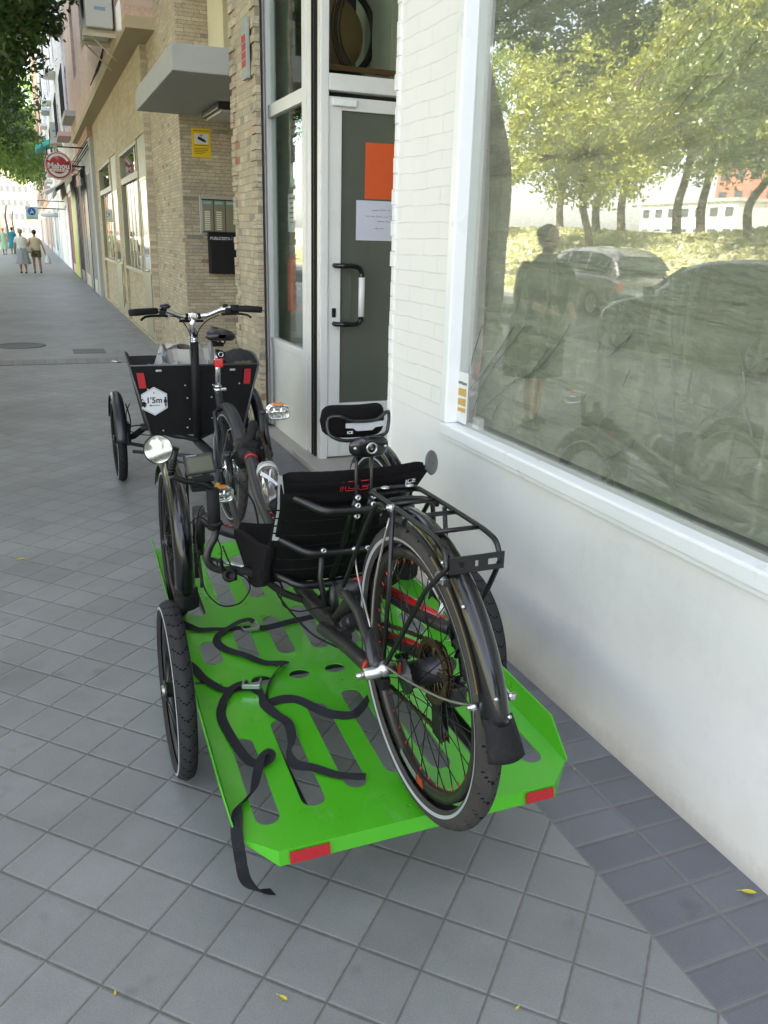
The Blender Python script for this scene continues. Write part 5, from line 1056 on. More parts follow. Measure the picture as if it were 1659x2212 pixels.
for hx, hy, hr in hol: es += loop([(hx+hr*math.cos(6.28318*k/20), hy+hr*.9*math.sin(6.28318*k/20)) for k in range(20)])
for hx, hy in scr: es += loop([(hx+.005*math.cos(6.28318*k/8), hy+.005*math.sin(6.28318*k/8)) for k in range(8)])
bmesh.ops.triangle_fill(bm, use_beauty=True, use_dissolve=False, edges=es)
bm.verts.index_update(); bm.normal_update()
tv = [v.co.copy() for v in bm.verts]; tf = [[v.index for v in q.verts] for q in bm.faces]; be = [(e.verts[0].index, e.verts[1].index) for e in bm.edges if len(e.link_faces) == 1]; bm.free()
b = MB(); n = len(tv); W3 = lambda co, z: V((PX(0, co.y)+co.x, co.y, z))
vs = [W3(v, PZ) for v in tv]+[W3(v, PZ-.004) for v in tv]
b.add(vs, tf+[tuple(i+n for i in q[::-1]) for q in tf]+[(a, c_, c_+n, a+n) for a, c_ in be]); b.build('deck_plate', m_green, trl)
b = MB()                                     # folded flanges and rear lip
for side in (0, 1):
    sg = -1 if side == 0 else 1
    pr = []
    ys = [1.49, 1.60, 3.30, 3.32]; zs = [PZ+.004, PZ+.062, PZ+.062, PZ+.03]
    for y, z in zip(ys, zs):
        x = PX(side, y); o = sg*.016*(z-PZ)/.062
        pr.append((V((x, y, PZ-.003)), V((x+o, y, z))))
    for i in range(3):
        a0, a1 = pr[i]; b0, b1 = pr[i+1]; d = V((sg*.004, 0, 0)); b.add([a0, b0, b1, a1, a0+d, b0+d, b1+d, a1+d], [(0, 1, 2, 3), (7, 6, 5, 4), (3, 2, 6, 7), (0, 4, 5, 1)]+([(0, 3, 7, 4)] if i == 0 else [])+([(1, 5, 6, 2)] if i == 2 else []))
b.build('side_flanges', m_green, trl)
b = MB(); x0, x1 = PX(0, 1.418)+.076, PX(0, 1.418)+.762
rb_ = [V((PX(0, 1.49), 1.49, 0)), V((x0, 1.418, 0)), V((x1, 1.418, 0)), V((PX(1, 1.49), 1.49, 0))]
for i in range(3):
    p, q = rb_[i], rb_[i+1]; dn = V((0, -.006, -.034)); th_ = V((0, .004, 0)); p = p+V((0, 0, PZ)); q = q+V((0, 0, PZ))
    if i != 1: 
        dn1 = V((0, -.006, -.034)) if i == 0 else V((0, 0, -.004)); dn0 = V((0, 0, -.004)) if i == 0 else V((0, -.006, -.034)); b.add([p, q, q+dn1, p+dn0, p+th_, q+th_, q+dn1+th_, p+dn0+th_], [(0, 1, 2, 3), (7, 6, 5, 4), (3, 2, 6, 7)]); continue
    b.add([p, q, q+dn, p+dn, p+th_, q+th_, q+dn+th_, p+dn+th_], [(0, 1, 2, 3), (7, 6, 5, 4), (3, 2, 6, 7)])
b.build('rear_lip', m_green, trl)
for xa, xb in ((.385, .475), (.965, 1.042)):
    b = MB(); p = V((xa, 1.4125, PZ-.004)); q = V((xb, 1.4125, PZ-.004)); dn = V((0, -.005, -.026)); o_ = V((0, -.0015, 0))
    b.add([p+o_, q+o_, q+dn+o_, p+dn+o_, p, q, q+dn, p+dn], [(0, 1, 2, 3), (7, 6, 5, 4), (0, 4, 5, 1), (3, 2, 6, 7), (0, 3, 7, 4), (1, 5, 6, 2)]); b.build('reflective_sticker', m_redref, trl)
b = MB(); b.bbox(.30, 1.17, 2.19, 2.235, PZ-.036, PZ-.006, .004); b.bbox(.44, .48, 1.46, 3.6, PZ-.06, PZ-.037, .004); b.bbox(.96, 1.0, 1.46, 3.6, PZ-.06, PZ-.037, .004); b.bbox(.44, 1.0, 3.3, 3.34, PZ-.034, PZ-.006, .004)
b.tube([(.72, 3.34, PZ-.03), (.78, 3.9, .30), (.84, 4.08, .31)], .016, 8); b.build('chassis', m_dkmetal, trl)
wheel(trl, (.262, 2.175, .257), .257, .052, .205, th=-.018, spokes=20, stripe=.236, tyre_m=m_rubber_mid, rim_m=mat('dark_grey_rim', (.05, .05, .05), .4, .5), hubl=.06)
b = MB(); b.cyl((.225, 2.175, .257), (.34, 2.175, .257), .009, 8); b.lathe((.222, 2.175, .257), (1, 0, 0), [(0, 0), (0, .016), (.014, .018), (.016, 0)], 12); b.build('axle', m_steel, trl)
wheel(trl, (1.196, 2.19, .257), .257, .052, .205, th=.0, spokes=20, stripe=.236, tyre_m=m_rubber_mid, rim_m=m_matte, hubl=.06)
b = MB(); b.cyl((1.13, 2.19, .257), (1.235, 2.19, .257), .009, 8); b.build('axle', m_steel, trl)
# ================================================================== RECUMBENT TRIKE
TH = .02; O_ = V((.705, 1.47, 0)); RT = V((math.cos(TH), math.sin(TH), 0)); FW = V((-math.sin(TH), math.cos(TH), 0))
def T(s, l, z): return O_+RT*s+FW*l+V((0, 0, z))
trk = thing('recumbent_trike', (.705, 1.47, PZ), 'black and red recumbent trike with mesh seat and rear rack standing on the green trailer', 'tricycle')
RC = (.701, 1.469, .600)
PR = wheel(trk, RC, .336, .052, .266, th=0.0, tilt=.045, spokes=36, stripe=.302, tyre_m=m_rubber_dust, rim_m=mat('brown_black_rim', (.035, .030, .027), .35, .4, var=.3), nip=m_red, valve=2.05, hubr=.03, hubl=.075, hub_m=m_dkmetal)
b = MB()
for a0, a1, d in ((-1.72, -1.60, 1), ):
    vs = []
    for k in range(9): a = a0+(a1-a0)*k/8; vs += [PR(.2545, a, -.0135), PR(.277, a, -.0135)]
    b.add(vs, [(2*k, 2*k+1, 2*k+3, 2*k+2) for k in range(8)])
b.build('rim_sticker', m_red, trk, recalc=False)
b = MB(); vs = []
for k in range(17): a = -1.58+.34*k/16; vs += [PR(.257, a, -.0136), PR(.275, a, -.0136)]
b.add(vs, [(2*k, 2*k+1, 2*k+3, 2*k+2) for k in range(16)]); b.build('rim_print', mat('grey_rim_print', (.16, .17, .16), .5), trk, recalc=False)
rf_, PF = fender(trk, RC, .347, .056, 0.0, .045, 1.05, 2.93, crown=.016, name='rear_fender')
for a_, d in ((2.78, -.008), (2.88, .014), (2.02, -.024), (2.30, -.022)): b = MB(); b.sphere(PF(.368 if abs(d) < .02 else .360, a_, d), .0048, 8, 6); b.build('rivet', m_alu, rf_)
b = MB()                                    # rubber mudflap
def flap(u, v):
    a = 2.88+.20*u; w_ = .030+.008*u; t = (v-.5)*2
    return PF(.350+.016*(1-t*t)+.026*u, a, t*w_)
b.grid(flap, 8, 10); o = b.build('mudflap', m_rubber, rf_); md_ = o.modifiers.new('thick', 'SOLIDIFY'); md_.thickness = .004
b = MB()                                    # gold reflective strips along the fender flank
for k, (a0, a1) in enumerate([(1.92, 2.08), (2.15, 2.75)]):
    vs = []
    for q in range(15): a = a0+(a1-a0)*q/14; vs += [PF(.3405, a, -.0312), PF(.3465, a, -.0310)]
    b.add(vs, [(2*q, 2*q+1, 2*q+3, 2*q+2) for q in range(14)])
b.build('fender_trim', mat('gold_fender_trim', (.22, .16, .07), .4, .4), rf_, recalc=False)
# fender stays (thin steel)
b = MB()
axL = T(-.075, .04, .615); axR = T(.085, .02, .60)
b.tube(spline([axL, T(-.075, -.05, .63), T(-.06, -.20, .66), T(-.046, -.31, .70)], 4), .003, 6); b.tube(spline([T(-.07, .125, .652), T(-.066, .12, .78), T(-.045, .10, .93)], 4), .003, 6); b.tube([T(.105, .085, .675), T(.06, .27, .845)], .003, 6); b.tube([T(.105, .085, .675), T(.036, -.30, .70)], .003, 6); b.tube(spline([T(-.07, .125, .652), T(-.06, .24, .74), T(-.055, .28, .80)], 3), .0025, 6)
b.build('fender_stays', m_steel, trk)
for p, a_, c_ in ((T(-.046, -.31, .70), .012, .006), (T(.036, -.30, .70), .009, .006), (T(-.05, -.16, .895), .007, .012), (T(-.060, .06, .968), .007, .007), (T(-.055, .27, .80), .006, .006)):
    b = MB(); b.cyl(p-RT*a_, p+RT*a_, c_, 12); b.bbox(-a_*.6, a_*.6, -c_*1.3, c_*1.3, -c_*.6, c_*.6, .002, Matrix.Translation(p+V((0, 0, -.004)))); b.sphere(p-RT*a_, .0045, 8, 6); b.build('stay_clamp', m_alu, trk)
# swing arm and dropouts
m_frame = mat('satin_black_frame', (.020, .018, .018), .45, var=.5, vscale=18, bump=.05)
b = MB()
b.tube(spline([T(-.05, .52, .475), T(-.06, .34, .52), T(-.078, .16, .565), T(-.085, .06, .585)], 5), [.019]*16, 12)          # lower left
b.tube(spline([T(-.06, .33, .665), T(-.066, .22, .660), T(-.08, .12, .635), T(-.085, .05, .60)], 5), [.013]*16, 10)          # upper left
b.tube(spline([T(.05, .52, .475), T(.06, .34, .515), T(.07, .16, .560), T(.085, .03, .585)], 5), [.019]*16, 12)
b.tube(spline([T(.045, .42, .640), T(.065, .30, .640), T(.085, .12, .655), T(.10, .06, .66)], 5), [.016]*16, 10)
b.tube([T(.10, .06, .66), T(.10, .0, .62), T(.098, -.02, .57)], [.012, .012, .010], 8)
b.cyl(T(-.07, .33, .667), T(.06, .36, .665), .020, 14)
b.tube([T(0, .36, .665), T(0, .44, .58), T(0, .53, .49)], .022, 12)
swa = b.build('swing_arm', m_frame, trk)
b = MB(); b.tube([T(.06, .335, .6535), T(.083, .19, .662), T(.097, .10, .667)], .0115, 8); b.tube([T(.048, .33, .5325), T(.066, .19, .566), T(.072, .12, .579)], .0105, 8); b.cyl(T(-.02, .345, .668), T(.02, .355, .668), .0215, 14); b.cyl(T(-.0862, .078, .584), T(-.084, .098, .580), .0205, 12); b.cyl(T(-.045, .012, .605), T(-.037, .012, .605), .018, 16); b.build('red_accents', m_red, swa)
b = MB(); b.tube(spline([T(-.072, .125, .655), T(-.088, .10, .645), T(-.09, .06, .60)], 4), [.010, .010, .011, .011, .011, .011, .012, .012, .012], 10); b.build('dropout_arm', m_dkmetal, swa)
b = MB(); b.cyl(T(-.118, .05, .590), T(-.045, .045, .597), .0135, 14); b.sphere(T(-.070, .047, .598), .019); b.cyl(T(-.135, .052, .588), T(-.118, .05, .590), .007, 10); b.build('axle_end', m_alu, swa)
# cassette, chain and derailleur
b = MB(); hb = V(RC)
for k in range(9): rr_ = .026+.0058*k if k < 8 else .074; rr_ = .028+.0056*(8-k); ri_ = rr_-.013 if k < 7 else .015; b.lathe(hb+V((.026+.0042*k, 0, 0)), (1, 0, 0), [(0, ri_), (0, rr_), (.0014, rr_), (.0014, ri_), (0, ri_)], 30, smooth=False); [b.cyl(hb+V((.0267+.0042*k, .016*math.cos(a+k), .016*math.sin(a+k))), hb+V((.0267+.0042*k, ri_*1.05*math.cos(a+k+.5), ri_*1.05*math.sin(a+k+.5))), .0016, 5) for a in (0, 1.257, 2.513, 3.77, 5.027) if k < 7]
for k in range(9):
    rr_ = .028+.0056*(8-k)
    for q in range(int(rr_*520)):
        a = 6.28318*q/int(rr_*520); m_ = Matrix.Translation(hb+V((.0268+.0042*k, 0, 0)))@Matrix.Rotation(a, 4, 'X'); b.box(-.0008, .0008, -.0018, .0018, rr_, rr_+.0035, m_)
b.build('cassette', m_brass, trk)
def chain(mb, pts, pitch=.0127):
    P = [V(p) for p in pts]; seg = []; d = 0
    L = [0]
    for i in range(1, len(P)): L.append(L[-1]+(P[i]-P[i-1]).length)
    n = int(L[-1]/pitch)
    def at(s):
        for i in range(1, len(P)):
            if s <= L[i] or i == len(P)-1: return P[i-1].lerp(P[i], (s-L[i-1])/max(1e-9, L[i]-L[i-1]))
    for k in range(n):
        p, q = at(k*pitch), at((k+1)*pitch); d = (q-p).normalized(); sd = V((1, 0, 0)); up_ = d.cross(sd).normalized(); h_ = .0042 if k % 2 else .0036; w_ = .0035 if k % 2 else .0024
        for s in (-1, 1):
            o = sd*s*w_; t_ = sd*s*.0011
            vs = [p-d*.001+o-up_*h_, q+d*.001+o-up_*h_, q+d*.001+o+up_*h_, p-d*.001+o+up_*h_]; vs += [v+t_ for v in vs]
            mb.add(vs, [(0, 1, 2, 3), (7, 6, 5, 4), (0, 4, 5, 1), (1, 5, 6, 2), (2, 6, 7, 3), (3, 7, 4, 0)])
        mb.cyl(p-sd*.0045, p+sd*.0045, .0019, 5)
b = MB(); ccx = hb+V((.045, 0, 0))
jk = T(.05, -.01, .445); jk2 = T(.05, .02, .50)
chain(b, spline([T(.05, .95, .40), T(.045, .6, .46), T(.045, .3, .57), ccx+V((0, .03, .052)), ccx+V((0, -.01, .06)), ccx+V((0, -.05, .035)), ccx+V((0, -.06, -.01)), ccx+V((0, -.035, -.05)), jk2+V((0, .014, 0)), jk+V((0, -.02, .0)), jk+V((0, 0, -.022)), jk+V((0, .03, -.01)), T(.045, .4, .40), T(.045, .95, .375)], 5)); b.build('chain', m_brass, trk)
b = MB()
for p in (jk, jk2): b.lathe(p-V((.004, 0, 0)), (1, 0, 0), [(0, 0), (0, .019), (.008, .019), (.008, 0)], 14)
for s in (-.009, .009): b.prism([(-.03, -.03), (.02, -.025), (.035, .06), (.0, .07)], lambda u, v, d: T(.05+s+d, -.005+u, .455+v), 0, .0015)
b.bbox(-.022, .022, -.022, .03, -.026, .026, .008, Matrix.Translation(T(.085, .0, .53))); b.tube([T(.085, 0, .56), T(.10, -.02, .575)], .012, 8); b.tube(spline([T(.10, -.03, .55), T(.11, -.09, .57), T(.115, -.06, .64), T(.11, .2, .62)], 5), .0025, 6)
b.build('rear_derailleur', m_dkmetal, trk)
b = MB(); b.lathe(T(-.052, .0, .60), (1, 0, 0), [(0, .05), (0, .078), (.002, .078), (.002, .05)], 32, smooth=False)
for k in range(6): a = k*1.047; b.cyl(T(-.051, .02*math.cos(a), .60+.02*math.sin(a)), T(-.051, .055*math.cos(a+.5), .60+.055*math.sin(a+.5)), .003, 5)
b.v and None
b = MB(); b.bbox(-.012, .012, -.02, .02, -.015, .015, .006, Matrix.Translation(T(-.060, .075, .55))); b.build('brake_caliper', m_matte, trk)
# rack
b = MB(); zr = .966; rb = .0055
Lr = [T(-.056, .175, zr-.003), T(-.052, .16, zr), T(-.05, -.06, zr), T(-.05, -.14, zr-.003), T(-.052, -.172, zr-.012), T(-.055, -.192, zr-.040), T(-.062, -.12, .85), T(-.078, .02, .625)]
Rr = [T(.056, .175, zr-.003), T(.060, .16, zr), T(.062, -.06, zr), T(.062, -.14, zr-.003), T(.061, -.172, zr-.012), T(.060, -.19, zr-.040), T(.068, -.13, .83), T(.095, .02, .61)]
b.tube(spline(Lr[:6], 5)+Lr[6:], rb, 10); b.tube(spline(Rr[:6], 5)+Rr[6:], rb, 10)
b.tube(spline([Lr[1], T(-.045, .19, zr), T(-.02, .198, zr), T(.03, .198, zr), T(.052, .19, zr), Rr[1]], 5), rb, 10)
for l in (.09, .0, -.10): b.tube([T(-.05, l, zr-.002), T(.062, l, zr-.002)], rb*.95, 8)
b.tube([T(-.058, .055, .963), T(-.065, .045, .80), T(-.078, .035, .63)], rb, 8); b.tube([T(.064, .055, .958), T(.075, .045, .80), T(.095, .035, .63)], rb, 8)
b.tube(spline([T(-.056, .09, .952), T(-.06, .118, .958), T(-.062, .150, .935), T(-.066, .215, .84), T(-.07, .31, .69)], 5), rb, 8)
b.tube(spline([T(.064, .09, .952), T(.066, .118, .955), T(.068, .150, .93), T(.07, .215, .84), T(.07, .31, .69)], 5), rb, 8)
b.tube(spline([T(-.054, .11, .945), T(-.05, .13, .955), T(.0, .14, .958), T(.056, .13, .955), T(.066, .115, .94), T(.07, .10, .80)], 4), rb, 8)
rack = b.build('rack', m_black, trk)
b = MB()     # punched rear plate
def plate(u0, u1, v0, v1): 
    f_ = lambda u, v, d: T(-.053+.116*u, -.196-d, zr-.052+.034*v)
    b.prism([(u0, v0), (u1, v0), (u1, v1), (u0, v1)], f_, 0, .003)
plate(0, 1, .68, 1); plate(0, 1, 0, .3); plate(0, .14, .3, .68); plate(.26, .46, .3, .68); plate(.53, .70, .3, .68); plate(.93, 1, .3, .68)
b.build('rear_plate', m_black, rack)
b = MB()
for s in (-.02, .04): b.sphere(T(s, .185, zr+.006), V((.011, .009, .004)), 10, 6)
b.build('rack_bolts', m_alu, rack)
b = MB(); b.prism([(-.056, 0), (.06, 0), (.06, .02), (-.056, .02)], lambda u, v, d: T(u, .175+v, zr-.004-d), 0, .002); b.build('front_plate', m_black, rack)
# seat
def back(s, t):                       # s -1..1 across, t 0 bottom..1 top ; returns centre surface point
    l = .70-.26*max(0, t)**1.15; z = .565+.385*t; w_ = np.interp(t, [0, .35, .7, 1], [.178, .172, .180, .203]); dish = .020*(abs(s)**3)
    return T(.012+s*w_, l+dish*1.0-.028, z+dish*.35)
b = MB(); b.grid(lambda u, v: back(-1+2*u, v*.93), 28, 24); sb = b.build('seat_back', m_fabric, trk); md_ = sb.modifiers.new('thick', 'SOLIDIFY'); md_.thickness = .012
b = MB()       # padded top band with red lettering and rounded side bolsters
def band(u, v):
    s = -1.05+2.10*u; a = v*2*math.pi; p = back(s, .875); e_ = (1-min(1, abs(s)/1.051)**14)**.5; ca, sa = math.cos(a), math.sin(a); ca = math.copysign(abs(ca)**.5, ca); sa = math.copysign(abs(sa)**.6, sa)
    return p+V((0, -.013*sa, .046*sa*e_))+V((0, -.85, .5))*(.013*ca*(.4+.6*e_)+.0015*math.sin(s*40)*sa)
b.grid(band, 30, 16); b.build('seat_top_band', m_fabric2, trk, merge=True)
for s in (-1, 1): b = MB(); b.tube(spline([back(s*1.03, -.01), back(s*1.02, .3), back(s*1.0, .6), back(s*1.0, .80), back(s*.97, .90)], 6), [.008]+[.010]*23+[.006], 10); b.build('seat_side_bolster', m_fabric, trk)
b = MB()        # seat pan and its nose
def pan(u, v):
    s = -1+2*u; l = .665+.32*v; z = .565-.045*math.sin(min(1, v*1.3)*1.57)+.085*max(0, v-.45)/.55; return T(.012+s*(.176+.008*v), l, z+.02*abs(s)**2)
b.grid(pan, 20, 16); o = b.build('seat_pan', m_fabric, trk); md_ = o.modifiers.new('thick', 'SOLIDIFY'); md_.thickness = .03
for s in (-1, 1):
    b = MB(); b.smooth = True; pw = spline([(.600, .70, 0), (.635, .63, 0), (.655, .575, 0), (.72, .535, 0), (.80, .518, 0), (.87, .548, 0), (.94, .58, 0), (.985, .60, 0), (.985, .625, 0), (.90, .640, 0), (.78, .655, 0), (.68, .678, 0)], 4, closed=True); nn_ = len(pw); vs = []
    for off, k_ in ((-.010, .88), (-.016, 1), (.004, 1), (.012, .9)): vs += [T(.012+s*(.180+off*-1), .80+(p.x-.80)*k_, .58+(p.y-.58)*k_) for p in pw]
    b.add(vs, [(i*nn_+j, i*nn_+(j+1) % nn_, (i+1)*nn_+(j+1) % nn_, (i+1)*nn_+j) for i in range(3) for j in range(nn_)]+[tuple(range(nn_))[::-1], tuple(range(3*nn_, 4*nn_))]); b.build('seat_wing', m_fabric2, trk)
b = MB()        # horizontal lacing straps and cross tubes of the seat frame
for t in (.12, .22, .36, .46, .60, .70): b.tube([back(s, t)+V((0, -.009, -.002)) for s in np.linspace(-.92, .92, 9)], .0045, 6)
b.build('seat_lacing', m_strap, trk)
b = MB()
for z0_, la, lb, lc, ld in ((.87, .47, .435, .405, .40), (.715, .585, .55, .525, .52), (.585, .675, .64, .615, .612)):
    dz = -.028
    b.tube(spline([T(-.152, la+.01, z0_+.012), T(-.118, lb, z0_-.002), T(-.085, lc, z0_-.014), T(-.03, ld, z0_-.018), T(.05, ld, z0_-.018), T(.11, lc, z0_-.014), T(.142, lb, z0_-.002), T(.178, la+.01, z0_+.012)], 5), .0115, 12)
for s in (-.004, .036): b.tube([T(s, .40, .88), T(s+.004, .46, .80), T(s+.01, .53, .70), T(s+.012, .62, .57)], .009, 8)
b.tube([T(.012, .615, .575), T(.012, .60, .50), T(.012, .62, .46)], .014, 10)
b.tube([T(-.05, .53, .70), T(-.052, .54, .62), T(-.05, .50, .55)], .008, 8)
b.build('seat_frame', m_black, trk)
b = MB()
for s, zz, l in ((-.002, .885, .392), (-.002, .864, .392), (.0, .833, .402), (.040, .885, .392), (.040, .864, .392), (-.052, .708, .508), (.075, .70, .51), (-.03, .60, .598)): b.lathe(T(s, l+.006, zz), (0, -1, .15), [(0, .008), (.004, .0082), (.008, .006), (.008, .003), (.005, .0028)], 12)
b.build('seat_bolts', m_alu, trk)
b = MB(); vs = []       # reflective side stripe in segments
for (t0, t1, w0, w1) in ((.98, .80, .003, .009), (.80, .735, .010, .024), (.735, .675, .024, .028), (.66, .60, .028, .026), (.585, .53, .026, .024), (.515, .46, .024, .020), (.445, .385, .019, .006)):
    q = []
    for t, w_ in ((t0, w0), (t1, w1)):
        p = back(-1.0, t)+V((0, -.0165, .003)); q += [p+V((-.010, .004, 0)), p+RT*(w_-.004)+V((0, -.004, 0))]
    b.add(q, [(0, 1, 3, 2)])
b.build('reflective_flash', m_refl, trk, recalc=False)
def seatlet(u0, z0_, l0): 
    return lambda u, v, d: T(u0+u, l0-v*.30-.0015, z0_+v)
lp_ = back(0, .90)
def bandtext(cs, dz=0, dl=-.036): 
    return lambda u, v, d: back((cs+u)/.19, .875)+V((0, -.0165-(v+dz)*.30, v+dz))
b = MB(); bt_ = bandtext(0, .004)
for P2 in ([(-.044, -.013), (-.038, -.013), (-.034, .013), (-.040, .013)], [(-.004, .013), (-.024, .013), (-.029, .008), (-.031, -.008), (-.028, -.013), (-.008, -.013), (-.007, -.007), (-.022, -.007), (-.021, .006), (-.005, .006)], [(.003, -.008), (.005, .008), (.010, .013), (.030, .013), (.034, .008), (.032, -.001), (.014, -.001), (.014, -.005), (.030, -.005), (.029, -.012), (.008, -.013)]):
    b.tube([bt_(x-.002, y, 0) for x, y in P2], .0011, 5, closed=True)
b.build('seat_lettering', mat('red_embroidery', (.50, .02, .03), .7), trk)
text_mb('ICE', .019, bandtext(.150, -.004), mat=m_white, name='seat_label', parent=trk, sx=1.15, bold=.0006)
# headrest
b = MB()
b.grid(lambda u, v: T(.006+(.086*(-1+2*u)), .435+.030*abs(-1+2*u)**2+.022*math.cos(v*6.2832)*(1-abs(-1+2*u)**6)**.5, 1.072+.041*math.copysign(abs(math.sin(v*6.2832))**.7, math.sin(v*6.2832))*(1-abs(-1+2*u)**8)**.5), 26, 14)
hr = b.build('headrest', m_fabric, trk)
b = MB(); b.tube(spline([T(-.072, .42, 1.085), T(-.050, .405, 1.092), T(-.015, .405, 1.079), T(.045, .405, 1.079), T(.07, .405, 1.095), T(.086, .42, 1.092), T(.082, .41, 1.065), T(.072, .405, 1.042), T(.03, .40, 1.036), T(-.03, .40, 1.032), T(-.062, .405, 1.040), T(-.075, .415, 1.055)], 4, closed=True), .0045, 8, closed=True)
b.build('headrest_wire', m_black, hr)
b = MB(); b.prism([(-.032, 1.073), (-.032, 1.062), (-.012, 1.060), (-.004, 1.053), (.038, 1.053), (.046, 1.060), (.070, 1.062), (.070, 1.075)], lambda u, v, d: T(u, .409-d, v), 0, .002); b.build('headrest_reflector', m_refl, hr)
text_mb('ICE', .0095, lambda u, v, d: T(-.022+u, .405, 1.0505+v), mat=m_white, name='headrest_label', parent=hr, sx=1.1, bold=.0003)
b = MB(); b.smooth = True        # oval bracket with round hole
def brk(u, v):
    a = u*6.2832; r_ = .011+v*1.0*(.0); e = v; rx, rz = .011+(.052-.011)*e, .011+(.0265-.011)*e
    x_ = math.copysign(abs(math.cos(a))**.7, math.cos(a))*rx; z_ = math.copysign(abs(math.sin(a))**.8, math.sin(a))*rz
    return T(.017+x_, .372-.012*(1-e**3)+.006*abs(x_/.05), 1.020+z_)
b.grid(brk, 36, 8); o = b.build('headrest_bracket', m_gloss, trk, merge=True); md_ = o.modifiers.new('thick', 'SOLIDIFY'); md_.thickness = .018; md_.offset = -1
b = MB(); b.tube([T(.017+.0125*math.cos(a), .357, 1.020+.0125*math.sin(a)) for a in [6.283*k/24 for k in range(24)]], .0022, 6, closed=True); b.sphere(T(-.023, .366, 1.02), .0045); b.sphere(T(.056, .366, 1.021), .0035); b.build('bracket_bolts', m_alu, o)
b = MB()
for s, e in ((-.008, .0), (.034, .040)): b.tube([T(s, .395, 1.0), T(e-.004, .405, .90), T(e, .408, .86), T(e+.012, .47, .765)], .0042, 8)
b.build('headrest_rods', m_black, trk)
# main frame: boom, cross member
b = MB()
b.tube(spline([T(0, .50, .465), T(0, .62, .45), T(0, .80, .44), T(0, 1.0, .475), T(-.005, 1.15, .545), T(0, 1.35, .605), T(.02, 1.52, .655), T(.038, 1.66, .685)], 5), .026, 14)
frm = b.build('main_frame', m_frame, trk)
b = MB(); b.tube(spline([T(-.25, 1.235, .605), T(-.20, 1.20, .568), T(-.13, 1.17, .542), T(-.05, 1.14, .535), T(.05, 1.14, .535), T(.14, 1.17, .542), T(.24, 1.20, .568), T(.315, 1.235, .605)], 5), .021, 12)
for s in (-.25, .33): b.tube([T(s, 1.235, .50), T(s, 1.225, .63)], .021, 12)
b.build('cross_member', m_frame, frm)
b = MB(); b.tube([T(.030, 1.60, .676), T(.034, 1.622, .681)], .0272, 12); b.build('red_band', m_red, frm)
b = MB()
for k, (xa, xb) in enumerate(((-.205, -.192), (-.187, -.178), (-.173, -.165), (-.160, -.150))): b.tube([T(xa, np.interp(xa, [-.25, -.20, -.13, -.05], [1.235, 1.20, 1.17, 1.14])-.006, np.interp(xa, [-.25, -.20, -.13, -.05], [.605, .568, .542, .535])+.0195), T(xb, np.interp(xb, [-.25, -.20, -.13, -.05], [1.235, 1.20, 1.17, 1.14])-.006, np.interp(xb, [-.25, -.20, -.13, -.05], [.605, .568, .542, .535])+.0195)], .003, 6)
b.build('frame_lettering', m_red, frm)
b = MB()
for k in range(4): b.tube([T(-.012, 1.105+k*.028, .568+k*.010), T(.012, 1.105+k*.028, .568+k*.010)], .004, 6)
b.build('boom_lettering', m_red, frm)
b = MB(); b.tube([T(-.01, .56, .475), T(-.03, .40, .50)], [.020, .020], 12); b.tube([T(-.005, .47, .49), T(-.012, .38, .56)], [.017, .017], 12); b.tube([T(-.005, .47, .49), T(-.01, .42, .53)], [.024, .024], 12); b.build('rear_shock', m_dkmetal, trk)
# battery bottle on the boom
b = MB(); p0, p1 = T(-.012, 1.10, .655), T(.03, 1.40, .712); ax = (p1-p0)
b.lathe(p0, ax, [(0, 0), (0, .026), (.012, .037), (.20, .038), (.205, .034), (.215, .034), (.22, .038), (.27, .037), (.285, .020), (.305, .018), (.305, 0)], 24); bt = b.build('battery_bottle', m_clearpl, trk)
axn = ax.normalized(); b = MB(); b.lathe(p0+axn*.222, ax, [(0, .0385), (.022, .0388), (.022, .0375), (0, .0375)], 24); b.lathe(p0+axn*.25, ax, [(0, .0380), (.006, .0382), (.006, .037), (0, .037)], 24); b.build('bottle_band', m_white, bt)
sdv = axn.cross(V((0, 0, 1))).normalized(); upv = sdv.cross(axn)
def onb(u, a): return p0+axn*u+(sdv*math.sin(a)+upv*math.cos(a))*.0395
b = MB()
for (u0_, a0_, u1_, a1_, w_) in ((.19, -.9, .06, .35, .012), (.19, .1, .10, -.35, .012), (.05, .2, .05, .7, .012), (.11, .75, .04, .35, .010)):
    q = []
    for k in range(7): t = k/6; u_ = u0_+(u1_-u0_)*t; a_ = a0_+(a1_-a0_)*t; q += [onb(u_-w_*.6, a_-.12), onb(u_+w_*.6, a_+.12)]
    b.add(q, [(2*k, 2*k+1, 2*k+3, 2*k+2) for k in range(6)])
b.build('bottle_graphic', m_white, bt, recalc=False)
b = MB(); b.lathe(p0+axn*(-.03), ax, [(0, 0), (0, .024), (.03, .026), (.03, 0)], 18); b.tube([p0-upv*.03, p0+axn*.2-upv*.035], .012, 8); b.build('bottle_mount', m_matte, bt)
# bottom bracket motor, cranks, pedals, chainring
b = MB(); bb = T(.045, 1.70, .675)
b.lathe(bb-RT*.055, RT, [(0, 0), (0, .036), (.015, .052), (.06, .058), (.095, .052), (.11, .030), (.11, 0)], 24); b.bbox(-.04, .04, -.06, .05, -.05, .04, .015, Matrix.Translation(bb+V((0, .02, .02)))); mo = b.build('mid_motor', m_matte, trk)
b = MB(); b.lathe(bb+RT*.042, RT, [(0, .055), (0, .088), (.003, .088), (.003, .055)], 36, smooth=False)
for k in range(36): a = k*.17453; m_ = Matrix.Translation(bb+RT*.0435)@Matrix.Rotation(a, 4, 'X'); b.box(-.001, .001, -.003, .003, .087, .093, m_)
for k in range(5): a = k*1.2566; b.cyl(bb+RT*.0435, bb+RT*.0435+V((0, .07*math.cos(a), .07*math.sin(a))), .006, 5)
b.build('chainring', m_dkmetal, trk)
